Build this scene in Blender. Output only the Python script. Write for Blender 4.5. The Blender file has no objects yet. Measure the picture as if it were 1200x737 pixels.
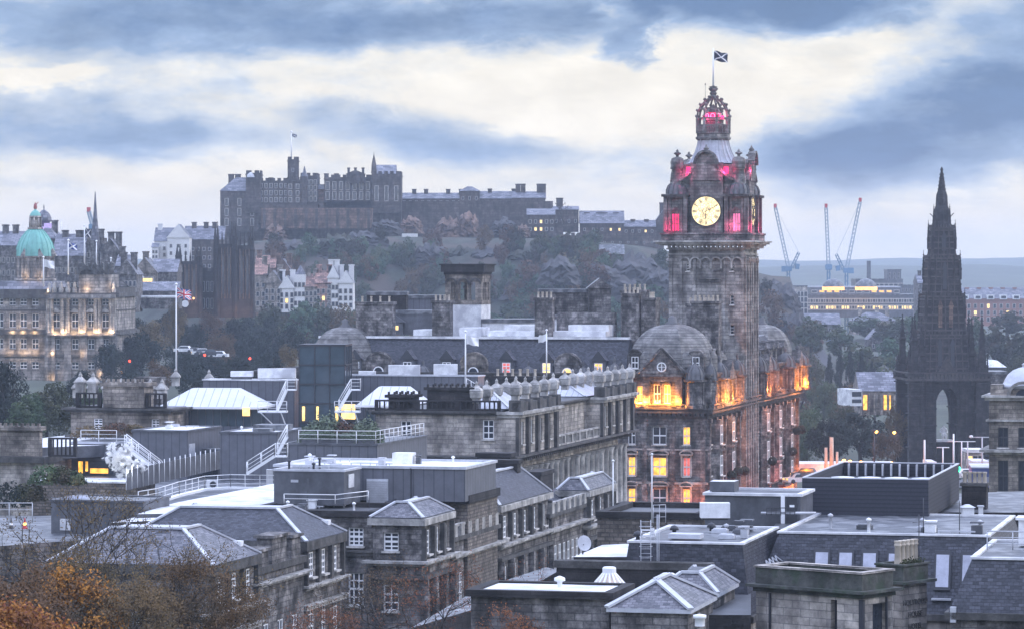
import bpy, math, random
from mathutils import Vector, Matrix, noise
random.seed(7)
SC = bpy.context.scene
COL = SC.collection
# ---------------------------------------------------------------- camera, world, sun, exposure
F, EYE = 3880.0, 34.0            # focal length in photo pixels; eye height above the street
cd = bpy.data.cameras.new('camera'); cam = bpy.data.objects.new('camera', cd); COL.objects.link(cam)
cam.location = (0, 0, EYE); cam.rotation_euler = (math.pi/2, 0, 0)
cd.sensor_width = 36; cd.lens = F/1200*36; cd.shift_y = -48.5/1200
cd.clip_start = 1; cd.clip_end = 30000
SC.camera = cam
SC.view_settings.view_transform = 'Standard'; SC.view_settings.look = 'None'
SC.view_settings.exposure = 0.46; SC.view_settings.gamma = 1
SC.cycles.use_denoising = True; SC.cycles.denoising_prefilter = 'ACCURATE'; SC.cycles.denoising_input_passes = 'RGB_ALBEDO_NORMAL'
SC.cycles.max_bounces = 5; SC.cycles.diffuse_bounces = 3; SC.cycles.glossy_bounces = 2
SC.cycles.transmission_bounces = 2; SC.cycles.volume_bounces = 2; SC.cycles.transparent_max_bounces = 6
SC.cycles.sample_clamp_indirect = 3

SUN_EL, SUN_AZ = 12, 78         # weak low sun behind the cloud, from the right

def build_world():
    w = bpy.data.worlds.new('World'); SC.world = w; w.use_nodes = True
    nt = w.node_tree; N = nt.nodes; L = nt.links; N.clear()
    def nd(t, **k):
        n = N.new(t)
        for a, b in k.items(): setattr(n, a, b)
        return n
    def math_(op, a, b=None, c=None, clamp=False):
        n = nd('ShaderNodeMath', operation=op); n.use_clamp = clamp
        for i, x in enumerate((a, b, c)):
            if x is None: continue
            if isinstance(x, (int, float)): n.inputs[i].default_value = x
            else: L.new(x, n.inputs[i])
        return n.outputs[0]
    tc = nd('ShaderNodeTexCoord'); sep = nd('ShaderNodeSeparateXYZ'); L.new(tc.outputs['Generated'], sep.inputs[0])
    X, Y, Z = sep.outputs
    Ya = math_('MAXIMUM', math_('ABSOLUTE', Y), 0.05)
    ax = math_('DIVIDE', X, Ya); el = math_('DIVIDE', Z, Ya)          # tangents of bearing and elevation
    comb = nd('ShaderNodeCombineXYZ'); L.new(ax, comb.inputs[0]); L.new(el, comb.inputs[1]); L.new(Y, comb.inputs[2])
    mp = nd('ShaderNodeMapping'); mp.inputs['Scale'].default_value = (19, 44, 1); L.new(comb.outputs[0], mp.inputs[0])
    nz = nd('ShaderNodeTexNoise'); nz.inputs['Scale'].default_value = 1.0; nz.inputs['Detail'].default_value = 11; nz.inputs['Roughness'].default_value = .62
    L.new(mp.outputs[0], nz.inputs['Vector'])
    nz2 = nd('ShaderNodeTexNoise'); nz2.inputs['Scale'].default_value = 2.2; nz2.inputs['Detail'].default_value = 9; nz2.inputs['Roughness'].default_value = .6; nz2.inputs['Distortion'].default_value = .3
    L.new(mp.outputs[0], nz2.inputs['Vector'])
    # distorted coordinates for the cloud banks
    d = nd('ShaderNodeVectorMath', operation='SUBTRACT'); L.new(nz2.outputs['Color'], d.inputs[0]); d.inputs[1].default_value = (.5, .5, .5)
    ds = nd('ShaderNodeVectorMath', operation='MULTIPLY'); L.new(d.outputs[0], ds.inputs[0]); ds.inputs[1].default_value = (.036, .013, 0)
    cc = nd('ShaderNodeVectorMath', operation='ADD'); L.new(comb.outputs[0], cc.inputs[0]); L.new(ds.outputs[0], cc.inputs[1])
    # cloud banks: bearing, elevation given in the same units; (x, y, radius x, radius y, tilt deg, weight)
    banks = [(190, 15, 330, 62, 1, 1.0), (560, 28, 260, 38, 3, .9), (740, 55, 38, 40, 35, .8), (840, -8, 200, 52, 0, 1.1), (1000, 14, 130, 26, 6, .75),
             (1130, 150, 330, 80, 12, 1.05), (1190, 60, 120, 85, 24, .65), (960, 180, 130, 40, 0, .5), (60, 140, 210, 52, -4, .62), (250, 165, 200, 34, 3, .40),
             (520, 165, 210, 34, -8, .42), (330, 120, 120, 24, -6, .3), (80, 265, 260, 24, 0, -.25), (30, 92, 90, 14, 5, -.6), (690, 120, 230, 45, 0, -.5), (720, 20, 40, 22, -20, -.6)]
    tot = None
    for px, py, rx, ry, tilt, wt in banks:
        m = nd('ShaderNodeMapping', vector_type='TEXTURE')
        m.inputs['Location'].default_value = ((px-600)/F, (320-py)/F, 0)
        m.inputs['Rotation'].default_value = (0, 0, math.radians(tilt))
        m.inputs['Scale'].default_value = (rx/F, ry/F, 1e6)
        L.new(cc.outputs[0], m.inputs[0])
        ln = nd('ShaderNodeVectorMath', operation='LENGTH'); L.new(m.outputs[0], ln.inputs[0])
        r = nd('ShaderNodeMapRange', interpolation_type='SMOOTHERSTEP'); L.new(ln.outputs['Value'], r.inputs['Value'])
        r.inputs['From Min'].default_value = 1.35; r.inputs['From Max'].default_value = .1
        r.inputs['To Min'].default_value = 0; r.inputs['To Max'].default_value = wt
        tot = r.outputs[0] if tot is None else math_('ADD', tot, r.outputs[0])
    nn = math_('MULTIPLY', math_('SUBTRACT', nz.outputs['Fac'], .5), 1.7)
    front = math_('GREATER_THAN', Y, 0.0)
    tot = math_('MULTIPLY', tot, front)
    # overhead and behind: an even lid of broken cloud
    hi = nd('ShaderNodeMapRange'); L.new(el, hi.inputs['Value']); hi.inputs['From Min'].default_value = .09; hi.inputs['From Max'].default_value = .35
    hi.inputs['To Max'].default_value = .55
    dens = math_('ADD', math_('ADD', math_('ADD', tot, nn), hi.outputs[0]), .06); dens = math_('MULTIPLY', dens, .84)
    ramp = nd('ShaderNodeValToRGB'); L.new(dens, ramp.inputs[0])
    cr = ramp.color_ramp; cr.elements[0].position = 0.0; cr.elements[0].color = (.98, .92, .83, 1)
    cr.elements[1].position = 1.0; cr.elements[1].color = (.105, .20, .41, 1)
    for p, c in ((.12, (.90, .87, .82, 1)), (.30, (.63, .69, .79, 1)), (.58, (.31, .43, .66, 1))):
        e = cr.elements.new(p); e.color = c
    vv = nd('ShaderNodeMapRange'); L.new(nz2.outputs['Fac'], vv.inputs['Value']); vv.inputs['From Min'].default_value = .3; vv.inputs['From Max'].default_value = .7; vv.inputs['To Min'].default_value = .88; vv.inputs['To Max'].default_value = 1.10
    vm = nd('ShaderNodeMix', data_type='RGBA', blend_type='MULTIPLY'); vm.inputs['Factor'].default_value = 1; L.new(ramp.outputs[0], vm.inputs['A']); L.new(vv.outputs[0], vm.inputs['B'])
    # paler, warmer towards the horizon
    hz = nd('ShaderNodeMapRange', interpolation_type='SMOOTHSTEP'); L.new(el, hz.inputs['Value'])
    hz.inputs['From Min'].default_value = .002; hz.inputs['From Max'].default_value = .036; hz.inputs['To Min'].default_value = .75; hz.inputs['To Max'].default_value = 0
    mx = nd('ShaderNodeMix', data_type='RGBA'); L.new(hz.outputs[0], mx.inputs['Factor']); L.new(vm.outputs['Result'], mx.inputs['A']); mx.inputs['B'].default_value = (.88, .84, .80, 1)
    up = nd('ShaderNodeMapRange', interpolation_type='SMOOTHSTEP'); L.new(Z, up.inputs['Value'])
    up.inputs['From Min'].default_value = .12; up.inputs['From Max'].default_value = .6
    m2 = nd('ShaderNodeMix', data_type='RGBA'); L.new(up.outputs[0], m2.inputs['Factor']); L.new(mx.outputs['Result'], m2.inputs['A']); m2.inputs['B'].default_value = (1.70, 1.96, 2.85, 1)
    mx = m2
    sky = nd('ShaderNodeTexSky'); sky.sky_type = 'NISHITA'; sky.sun_disc = False
    sky.sun_elevation = math.radians(SUN_EL); sky.sun_rotation = math.radians(SUN_AZ)
    b1 = nd('ShaderNodeBackground'); L.new(sky.outputs[0], b1.inputs[0]); b1.inputs[1].default_value = .012
    b2 = nd('ShaderNodeBackground'); L.new(mx.outputs['Result'], b2.inputs[0]); b2.inputs[1].default_value = .70
    ad = nd('ShaderNodeAddShader'); L.new(b1.outputs[0], ad.inputs[0]); L.new(b2.outputs[0], ad.inputs[1])
    out = nd('ShaderNodeOutputWorld'); L.new(ad.outputs[0], out.inputs[0])
build_world()
sd = bpy.data.lights.new('sun', 'SUN'); sd.energy = .8; sd.angle = math.radians(14); sd.color = (1, .93, .86)
so = bpy.data.objects.new('sun', sd); COL.objects.link(so)
so.rotation_euler = (math.radians(90-SUN_EL-12), 0, math.radians(-SUN_AZ+180))

# ---------------------------------------------------------------- placing helpers
TH = math.radians(13.8)                                   # the street grid turns this much from the view
U = Vector((math.cos(TH), -math.sin(TH), 0)); V = Vector((math.sin(TH), math.cos(TH), 0))
def P(px, py, Y): return Vector(((px-600)/F*Y, Y, EYE-(py-320)/F*Y))
def Zat(py, Y): return EYE-(py-320)/F*Y
def Yat(py, z): return F*(EYE-z)/(py-320)
def along(p, d, px):
    """distance from point p along direction d at which the bearing of px is reached"""
    k = (px-600)/F
    return (k*p.y-p.x)/(d.x-k*d.y)

class MB:
    def __init__(s): s.v = []; s.f = []; s.m = []; s.sm = []
    def face(s, pts, m=0, smooth=False):
        i = len(s.v); s.v += [tuple(p) for p in pts]; s.f.append(tuple(range(i, i+len(pts)))); s.m.append(m); s.sm.append(smooth)
    def mesh(s, vs, fs, m=0, smooth=False):
        i = len(s.v); s.v += [tuple(p) for p in vs]
        for f in fs: s.f.append(tuple(i+k for k in f)); s.m.append(m); s.sm.append(smooth)
    def box(s, x0, x1, y0, y1, z0, z1, m=0):
        if x0 > x1: x0, x1 = x1, x0
        if y0 > y1: y0, y1 = y1, y0
        s.mesh([(x0,y0,z0),(x1,y0,z0),(x1,y1,z0),(x0,y1,z0),(x0,y0,z1),(x1,y0,z1),(x1,y1,z1),(x0,y1,z1)],
               [(0,3,2,1),(4,5,6,7),(0,1,5,4),(1,2,6,5),(2,3,7,6),(3,0,4,7)], m)
    def frus(s, a, z0, b, z1, m=0, mt=None, mb=None):
        """a, b = (x0,x1,y0,y1) rectangles at z0 and z1"""
        v = [(a[0],a[2],z0),(a[1],a[2],z0),(a[1],a[3],z0),(a[0],a[3],z0),(b[0],b[2],z1),(b[1],b[2],z1),(b[1],b[3],z1),(b[0],b[3],z1)]
        s.mesh(v, [(0,1,5,4),(1,2,6,5),(2,3,7,6),(3,0,4,7)], m)
        s.mesh(v, [(4,5,6,7)], m if mt is None else mt); s.mesh(v, [(0,3,2,1)], m if mb is None else mb)
    def prism(s, pts, z0, z1, m=0, mt=None):
        n = len(pts); a = sum(pts[i][0]*pts[(i+1)%n][1]-pts[(i+1)%n][0]*pts[i][1] for i in range(n))
        if a < 0: pts = pts[::-1]
        v = [(p[0],p[1],z0) for p in pts]+[(p[0],p[1],z1) for p in pts]
        s.mesh(v, [(i,(i+1)%n,n+(i+1)%n,n+i) for i in range(n)]+[tuple(range(n))[::-1]], m)
        s.mesh(v, [tuple(range(n,2*n))], m if mt is None else mt)
    def lathe(s, prof, n=16, c=(0,0,0), m=0, smooth=True, rot=0, sx=1, sy=1):
        v = []; fs = []
        for r, z in prof:
            for k in range(n):
                a = rot+2*math.pi*k/n; v.append((c[0]+r*sx*math.cos(a), c[1]+r*sy*math.sin(a), c[2]+z))
        for j in range(len(prof)-1):
            for k in range(n):
                q = (k+1)%n; fs.append((j*n+k, j*n+q, (j+1)*n+q, (j+1)*n+k))
        s.mesh(v, fs, m, smooth)
        s.mesh(v, [tuple(range(n))[::-1], tuple(range((len(prof)-1)*n, len(prof)*n))], m)
    def tube(s, p, q, r0, r1=None, n=6, m=0, smooth=True):
        r1 = r0 if r1 is None else r1; p = Vector(p); q = Vector(q); d = (q-p)
        if d.length < 1e-6: return
        d.normalize(); a = d.orthogonal().normalized(); b = d.cross(a)
        v = [p+(a*math.cos(t)+b*math.sin(t))*r0 for t in [2*math.pi*k/n for k in range(n)]]+[q+(a*math.cos(t)+b*math.sin(t))*r1 for t in [2*math.pi*k/n for k in range(n)]]
        s.mesh(v, [(k,(k+1)%n,n+(k+1)%n,n+k) for k in range(n)]+[tuple(range(n))[::-1], tuple(range(n,2*n))], m, smooth)
    def bar(s, p, q, w, h, m=0):
        """box section bar from p to q"""
        p = Vector(p); q = Vector(q); d = (q-p).normalized(); a = d.cross(Vector((0,0,1)))
        if a.length < 1e-3: a = Vector((1,0,0))
        a.normalize(); b = a.cross(d)
        c = [a*w/2-b*h/2, a*-w/2-b*h/2, a*-w/2+b*h/2, a*w/2+b*h/2]
        v = [p+k for k in c]+[q+k for k in c]
        s.mesh(v, [(0,4,5,1),(1,5,6,2),(2,6,7,3),(3,7,4,0),(0,1,2,3),(7,6,5,4)], m)
    def ring(s, x0, x1, y0, y1, z0, z1, out=.3, inn=.3, m=0):
        s.box(x0-out, x1+out, y0-out, y0+inn, z0, z1, m); s.box(x0-out, x1+out, y1-inn, y1+out, z0, z1, m)
        s.box(x0-out, x0+inn, y0+inn, y1-inn, z0, z1, m); s.box(x1-inn, x1+out, y0+inn, y1-inn, z0, z1, m)
    def gable(s, x0, x1, y0, y1, z0, h, axis='x', m=0, mg=None, over=.2):
        """pitched roof with its ridge along axis"""
        mg = m if mg is None else mg
        if axis == 'x':
            yc = (y0+y1)/2; a=[(x0-over,y0-over,z0),(x1+over,y0-over,z0),(x1+over,y1+over,z0),(x0-over,y1+over,z0),(x0-over,yc,z0+h),(x1+over,yc,z0+h)]
            s.mesh(a, [(0,1,5,4),(2,3,4,5)], m); s.mesh(a, [(1,2,5),(3,0,4),(0,3,2,1)], mg)
        else:
            xc = (x0+x1)/2; a=[(x0-over,y0-over,z0),(x1+over,y0-over,z0),(x1+over,y1+over,z0),(x0-over,y1+over,z0),(xc,y0-over,z0+h),(xc,y1+over,z0+h)]
            s.mesh(a, [(1,2,5,4),(3,0,4,5)], m); s.mesh(a, [(0,1,4),(2,3,5),(0,3,2,1)], mg)
    def build(s, name, mats, parent=None, loc=None, rot=0):
        me = bpy.data.meshes.new(name); me.from_pydata(s.v, [], s.f)
        for m in (mats if isinstance(mats, (list, tuple)) else [mats]): me.materials.append(m)
        me.polygons.foreach_set('material_index', s.m); me.polygons.foreach_set('use_smooth', s.sm)
        uv = me.uv_layers.new(name='UVMap'); data = []
        vs = me.vertices
        for p in me.polygons:
            n = p.normal
            if abs(n.z) > .97: data += [c for vi in p.vertices for c in (vs[vi].co.x, vs[vi].co.y)]
            else:
                h = math.hypot(n.x, n.y) or 1; tx, ty = -n.y/h, n.x/h
                data += [c for vi in p.vertices for c in (vs[vi].co.x*tx+vs[vi].co.y*ty, vs[vi].co.z/max(h, .25))]
        uv.data.foreach_set('uv', data)
        return obj(name, me, parent, loc, rot)
def obj(name, me, parent=None, loc=None, rot=0):
    o = bpy.data.objects.new(name, me); COL.objects.link(o)
    if parent: o.parent = parent
    if loc is not None: o.location = loc
    if rot: o.rotation_euler = (0, 0, rot)
    return o
def T(name, label, cat, loc=(0,0,0), rot=0, group=None):
    o = bpy.data.objects.new(name, None); COL.objects.link(o); o.location = loc; o.rotation_euler = (0,0,rot)
    return tag(o, label, cat, group)
def tag(o, label=None, cat=None, group=None, kind=None):
    if label: o['label'] = label
    if cat: o['category'] = cat
    if group: o['group'] = group
    if kind: o['kind'] = kind
    return o
def dup(o, parent=None, loc=None, rot=None, label=None, group=None):
    c = o.copy(); COL.objects.link(c); c.parent = parent
    if loc is not None: c.location = loc
    if rot is not None: c.rotation_euler = (0,0,rot)
    if label: c['label'] = label
    if group: c['group'] = group
    for ch in list(o.children): dup(ch, c)
    return c

# ---------------------------------------------------------------- materials
MATS = {}
def mat(name, col=(.5,.5,.5), rough=.8, metal=0, var=.25, vscale=.6, bump=0, streak=0, brick=None, seam=None, slate=None, emit=None, spec=.5, objvar=0, var2=None, course=None):
    m = bpy.data.materials.new(name); m.use_nodes = True; nt = m.node_tree; N = nt.nodes; L = nt.links
    b = N['Principled BSDF']; b.inputs['Roughness'].default_value = rough; b.inputs['Metallic'].default_value = metal
    b.inputs['Specular IOR Level'].default_value = spec
    def nd(t, **k):
        n = N.new(t)
        for a, c in k.items(): setattr(n, a, c)
        return n
    tc = nd('ShaderNodeTexCoord'); uv = tc.outputs['UV']; ob = tc.outputs['Object']
    rgb = nd('ShaderNodeRGB'); rgb.outputs[0].default_value = (*col, 1); cur = rgb.outputs[0]
    def mixc(fac, A, B, mode='MIX'):
        x = nd('ShaderNodeMix', data_type='RGBA', blend_type=mode)
        for v, k in ((fac,'Factor'),(A,'A'),(B,'B')):
            if isinstance(v, (int,float)): x.inputs[k].default_value = v
            elif isinstance(v, tuple): x.inputs[k].default_value = (*v, 1)
            else: L.new(v, x.inputs[k])
        return x.outputs['Result']
    def rng(v, a, b_, c, d):
        r = nd('ShaderNodeMapRange'); L.new(v, r.inputs[0]); r.inputs[1].default_value=a; r.inputs[2].default_value=b_; r.inputs[3].default_value=c; r.inputs[4].default_value=d
        return r.outputs[0]
    hgt = None
    if var:
        n1 = nd('ShaderNodeTexNoise'); n1.inputs['Scale'].default_value = vscale; n1.inputs['Detail'].default_value = 10; n1.inputs['Roughness'].default_value = .72; L.new(ob, n1.inputs['Vector'])
        g = rng(n1.outputs['Fac'], .3, .7, 1-var, 1+var)
        cur = mixc(1.0, cur, g, 'MULTIPLY')
        if var2:
            n3 = nd('ShaderNodeTexNoise'); n3.inputs['Scale'].default_value = vscale*.7; n3.inputs['Detail'].default_value = 5; L.new(ob, n3.inputs['Vector'])
            cur = mixc(rng(n3.outputs['Fac'], .48, .62, 0, 1), cur, var2)
    if brick:
        bw, bh, mo = brick
        t = nd('ShaderNodeTexBrick'); L.new(uv, t.inputs['Vector']); t.inputs['Scale'].default_value = 1
        t.inputs['Brick Width'].default_value = bw; t.inputs['Row Height'].default_value = bh; t.inputs['Mortar Size'].default_value = mo
        t.inputs['Color1'].default_value = (.62,.60,.60,1); t.inputs['Color2'].default_value = (1.25,1.2,1.15,1); t.inputs['Mortar'].default_value = (.45,.45,.47,1)
        cur = mixc(.8, cur, t.outputs['Color'], 'MULTIPLY'); hgt = t.outputs['Fac']
    if slate:
        sw, sh = slate
        t = nd('ShaderNodeTexBrick'); L.new(uv, t.inputs['Vector']); t.inputs['Scale'].default_value = 1
        t.inputs['Brick Width'].default_value = sw; t.inputs['Row Height'].default_value = sh; t.inputs['Mortar Size'].default_value = sh*.07
        t.inputs['Color1'].default_value = (.35,.37,.42,1); t.inputs['Color2'].default_value = (2.1,2.0,1.9,1); t.inputs['Mortar'].default_value = (.35,.35,.4,1)
        cur = mixc(.85, cur, t.outputs['Color'], 'MULTIPLY'); hgt = t.outputs['Fac']
    if streak:
        mp = nd('ShaderNodeMapping'); mp.inputs['Scale'].default_value = (.55, .16, 1); L.new(uv, mp.inputs[0])
        n2 = nd('ShaderNodeTexNoise'); n2.inputs['Scale'].default_value = 1.2; n2.inputs['Detail'].default_value = 6; L.new(mp.outputs[0], n2.inputs['Vector'])
        g = rng(n2.outputs['Fac'], .46, .62, 1, 1-streak*.9); cur = mixc(1.0, cur, g, 'MULTIPLY')
        n4 = nd('ShaderNodeTexNoise'); n4.inputs['Scale'].default_value = .45; n4.inputs['Detail'].default_value = 9; n4.inputs['Roughness'].default_value = .75; L.new(ob, n4.inputs['Vector'])
        g = rng(n4.outputs['Fac'], .44, .6, 1-streak*.7, 1.15); cur = mixc(1.0, cur, g, 'MULTIPLY')
    if seam:
        w = nd('ShaderNodeTexWave', wave_type='BANDS', bands_direction='X', wave_profile='SAW'); w.inputs['Scale'].default_value = seam*.314; L.new(uv, w.inputs['Vector'])
        g = rng(w.outputs['Fac'], .86, .93, 1, .55); cur = mixc(1.0, cur, g, 'MULTIPLY'); hgt = w.outputs['Fac']
    if course:
        w = nd('ShaderNodeTexWave', wave_type='BANDS', bands_direction='Y', wave_profile='SAW'); w.inputs['Scale'].default_value = .314/course; L.new(uv, w.inputs['Vector'])
        g = rng(w.outputs['Fac'], .6, .95, 1.15, .4); cur = mixc(1.0, cur, g, 'MULTIPLY')
    if objvar:
        oi = nd('ShaderNodeObjectInfo'); hs = nd('ShaderNodeHueSaturation'); L.new(cur, hs.inputs['Color'])
        L.new(rng(oi.outputs['Random'], 0, 1, .5-objvar*.09, .5+objvar*.07), hs.inputs['Hue'])
        L.new(rng(oi.outputs['Random'], 0, 1, 1-objvar*.5, 1+objvar*.6), hs.inputs['Value']); cur = hs.outputs[0]
    L.new(cur, b.inputs['Base Color'])
    if emit:
        ec, es = emit; b.inputs['Emission Color'].default_value = (*ec, 1); b.inputs['Emission Strength'].default_value = es
        ne = nd('ShaderNodeTexNoise'); ne.inputs['Scale'].default_value = 1.3; L.new(ob, ne.inputs['Vector'])
        L.new(rng(ne.outputs['Fac'], .3, .7, es*.35, es*1.4), b.inputs['Emission Strength'])
    if bump:
        bp = nd('ShaderNodeBump'); bp.inputs['Strength'].default_value = min(1, bump); bp.inputs['Distance'].default_value = .06
        nb = nd('ShaderNodeTexNoise'); nb.inputs['Scale'].default_value = 5; nb.inputs['Detail'].default_value = 6; L.new(ob, nb.inputs['Vector'])
        hh = nb.outputs['Fac']
        if hgt:
            a = nd('ShaderNodeMath', operation='MULTIPLY_ADD'); L.new(hgt, a.inputs[0]); a.inputs[1].default_value = -1.2; L.new(hh, a.inputs[2]); hh = a.outputs[0]
        L.new(hh, bp.inputs['Height']); L.new(bp.outputs[0], b.inputs['Normal'])
    MATS[name] = m
    return m
M = {}
M['stone']  = mat('stone_sooty', (.225,.215,.21),   .9, var=.65, vscale=.9, bump=1, streak=.75, brick=(.9,.38,.03))
M['stoneL'] = mat('stone_pale', (.50,.465,.42), .9, var=.35, vscale=.8, bump=.7, streak=.55, brick=(1.1,.42,.025))
M['stoneW'] = mat('stone_warm', (.34,.305,.265), .9, var=.4, vscale=.8, bump=.7, streak=.65, brick=(.9,.4,.025))
M['stoneD'] = mat('stone_black', (.040,.037,.038), .9, var=.5, vscale=.5, bump=.6, streak=.5, brick=(.9,.4,.02))
M['rubble'] = mat('stone_rubble', (.20,.175,.15), .95, var=.5, vscale=1.5, bump=1, streak=.3, brick=(.6,.28,.05))
M['castle'] = mat('castle_stone', (.105,.088,.080), .95, var=.6, vscale=.12, bump=.5, streak=.5, brick=(2.2,1.0,.08))
M['castleW'] = mat('castle_stone_brown', (.22,.15,.115), .95, var=.5, vscale=.15, bump=.5, streak=.5, brick=(2.2,1.0,.08))
M['trim']   = mat('stone_trim', (.46,.44,.41), .9, var=.4, vscale=1.2, bump=.5, streak=.5)
M['trimD']  = mat('stone_trim_sooty', (.10,.095,.09), .9, var=.5, vscale=1.2, bump=.6, streak=.5)
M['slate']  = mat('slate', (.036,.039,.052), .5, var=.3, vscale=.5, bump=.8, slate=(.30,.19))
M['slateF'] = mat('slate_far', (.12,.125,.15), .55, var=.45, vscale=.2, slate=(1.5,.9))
M['slateL'] = mat('slate_wet', (.105,.105,.12), .35, var=.3, vscale=.6, bump=.8, slate=(.32,.21))
M['lead']   = mat('lead', (.50,.51,.54), .45, var=.25, vscale=.8, bump=.3)
M['leadseam'] = mat('lead_seamed', (.50,.51,.55), .42, var=.22, vscale=.5, seam=1.4)
M['felt']   = mat('roof_felt', (.075,.08,.09), .42, var=.7, vscale=1.1, bump=.6, var2=(.21,.215,.225))
M['feltD']  = mat('roof_felt_dark', (.075,.078,.085), .5, var=.5, vscale=.6, bump=.3)
M['white']  = mat('roof_white', (.74,.74,.74), .5, var=.28, vscale=.7, var2=(.5,.5,.52))
M['clad']   = mat('zinc_cladding', (.125,.130,.150), .5, metal=.0, var=.25, vscale=.8, seam=1.2)
M['cladF']  = mat('zinc_cladding_flat', (.11,.115,.13), .5, var=.3, streak=.3, vscale=.8)
M['darkmet']= mat('dark_metal', (.035,.037,.045), .5, var=.2)
M['mesh_sc']= mat('screen_panel', (.028,.030,.042), .7, var=.3, vscale=6, course=.25)
M['paint']  = mat('white_paint', (.86,.86,.86), .5, var=.08)
M['paintL'] = mat('window_white', (.88,.88,.88), .5, var=.0)
M['glass']  = mat('window_glass', (.035,.042,.055), .08, var=.5, vscale=1.1, spec=.9)
M['glassT'] = mat('tower_glass', (.05,.075,.095), .12, var=.4, vscale=.4, spec=1.0)
M['lit']    = mat('window_lit_amber', (.3,.15,.05), .4, var=0, emit=((1,.47,.07), 1.5))
M['litW']   = mat('window_lit_yellow', (.4,.3,.1), .4, var=0, emit=((1,.66,.22), 1.6))
M['litR']   = mat('window_lit_red', (.3,.1,.1), .4, var=0, emit=((.9,.18,.14), .8))
M['pink']   = mat('glow_magenta', (.5,.05,.15), .5, var=0, emit=((1,.012,.12), 1.0))
M['pinkL']  = mat('glow_pale_magenta', (.5,.2,.3), .5, var=0, emit=((1,.16,.38), .7))
M['redlamp'] = mat('lamp_red', (.5,.05,.03), .4, var=0, emit=((1,.06,.03), 5)); M['amberlamp'] = mat('lamp_amber', (.5,.3,.1), .4, var=0, emit=((1,.45,.08), 6)); M['greenlamp'] = mat('lamp_green', (.05,.5,.2), .4, var=0, emit=((.02,1,.45), 8))
M['busblue'] = mat('bus_blue', (.10,.13,.32), .4, var=.1)
M['copper'] = mat('copper_green', (.17,.42,.36), .6, var=.25, vscale=.5)
M['white_h']= mat('harled_white', (.66,.65,.63), .9, var=.15, vscale=.3)
M['pot']    = mat('chimney_pot', (.48,.42,.34), .8, var=.3, vscale=2)
M['red_roof']= mat('roof_tile_brown', (.26,.16,.13), .8, var=.35, vscale=.3, slate=(1.2,.8))
M['bark']   = mat('bark', (.045,.037,.032), .9, var=.4, vscale=2, bump=.5)
M['rock']   = mat('crag', (.075,.072,.075), .95, var=.6, vscale=.06, bump=.8, var2=(.060,.065,.045))
M['hill'] = mat('hillside_scrub', (.040,.045,.032), .95, var=.85, vscale=.11, bump=1, var2=(.075,.058,.045))
M['grass']  = mat('grass_ground', (.062,.072,.045), .95, var=.5, vscale=.02, var2=(.05,.055,.04))
M['asph']   = mat('asphalt', (.055,.055,.06), .6, var=.3, vscale=.4)
M['pave']   = mat('pavement', (.16,.155,.15), .7, var=.25, vscale=.7, brick=(.9,.6,.02))
def leafm(n, c, c2=None, ov=1): M[n] = mat(n, c, .8, var=.4, vscale=.8, objvar=ov, var2=c2, spec=.2)
leafm('leaf_green', (.060,.080,.040), (.085,.085,.040))
leafm('leaf_far', (.050,.075,.042), (.095,.080,.042), 1.2)
leafm('leaf_sage', (.15,.19,.13), (.09,.12,.07), .2)
leafm('leaf_dark', (.022,.030,.024), None, .6)
leafm('leaf_brown', (.125,.078,.040), (.07,.055,.035), .35)
leafm('leaf_orange', (.40,.20,.035), (.20,.095,.03), .15)
leafm('leaf_red', (.24,.085,.035), (.12,.05,.03), .2)

# ---------------------------------------------------------------- building helpers
def tf_front(s, z, d): return (s, d, z)
def tf_side(s, z, d): return (-d, s, z)
def wall_open(mb, s0, s1, z0, z1, ops, tf, m=0, depth=.28):
    """a wall from s0 to s1 with openings (a0,a1,b0,b1) cut through and reveals behind them"""
    ss = sorted({s0, s1, *[round(o[0],4) for o in ops], *[round(o[1],4) for o in ops]}); zs = sorted({z0, z1, *[round(o[2],4) for o in ops], *[round(o[3],4) for o in ops]})
    ss = [s for s in ss if s0-1e-6 <= s <= s1+1e-6]; zs = [z for z in zs if z0-1e-6 <= z <= z1+1e-6]
    for j in range(len(zs)-1):
        zc = (zs[j]+zs[j+1])/2; run = None
        for i in range(len(ss)-1):
            sc = (ss[i]+ss[i+1])/2
            hole = any(o[0] < sc < o[1] and o[2] < zc < o[3] for o in ops)
            if not hole and run is None: run = ss[i]
            if run is not None and (hole or i == len(ss)-2):
                e = ss[i] if hole else ss[i+1]
                mb.face([tf(run,zs[j],0), tf(e,zs[j],0), tf(e,zs[j+1],0), tf(run,zs[j+1],0)], m); run = None
    for a0, a1, b0, b1 in ops:
        mb.face([tf(a0,b0,0), tf(a0,b0,depth), tf(a0,b1,depth), tf(a0,b1,0)], m); mb.face([tf(a1,b0,depth), tf(a1,b0,0), tf(a1,b1,0), tf(a1,b1,depth)], m)
        mb.face([tf(a0,b0,0), tf(a1,b0,0), tf(a1,b0,depth), tf(a0,b0,depth)], m); mb.face([tf(a0,b1,depth), tf(a1,b1,depth), tf(a1,b1,0), tf(a0,b1,0)], m)
WC = {}
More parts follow.
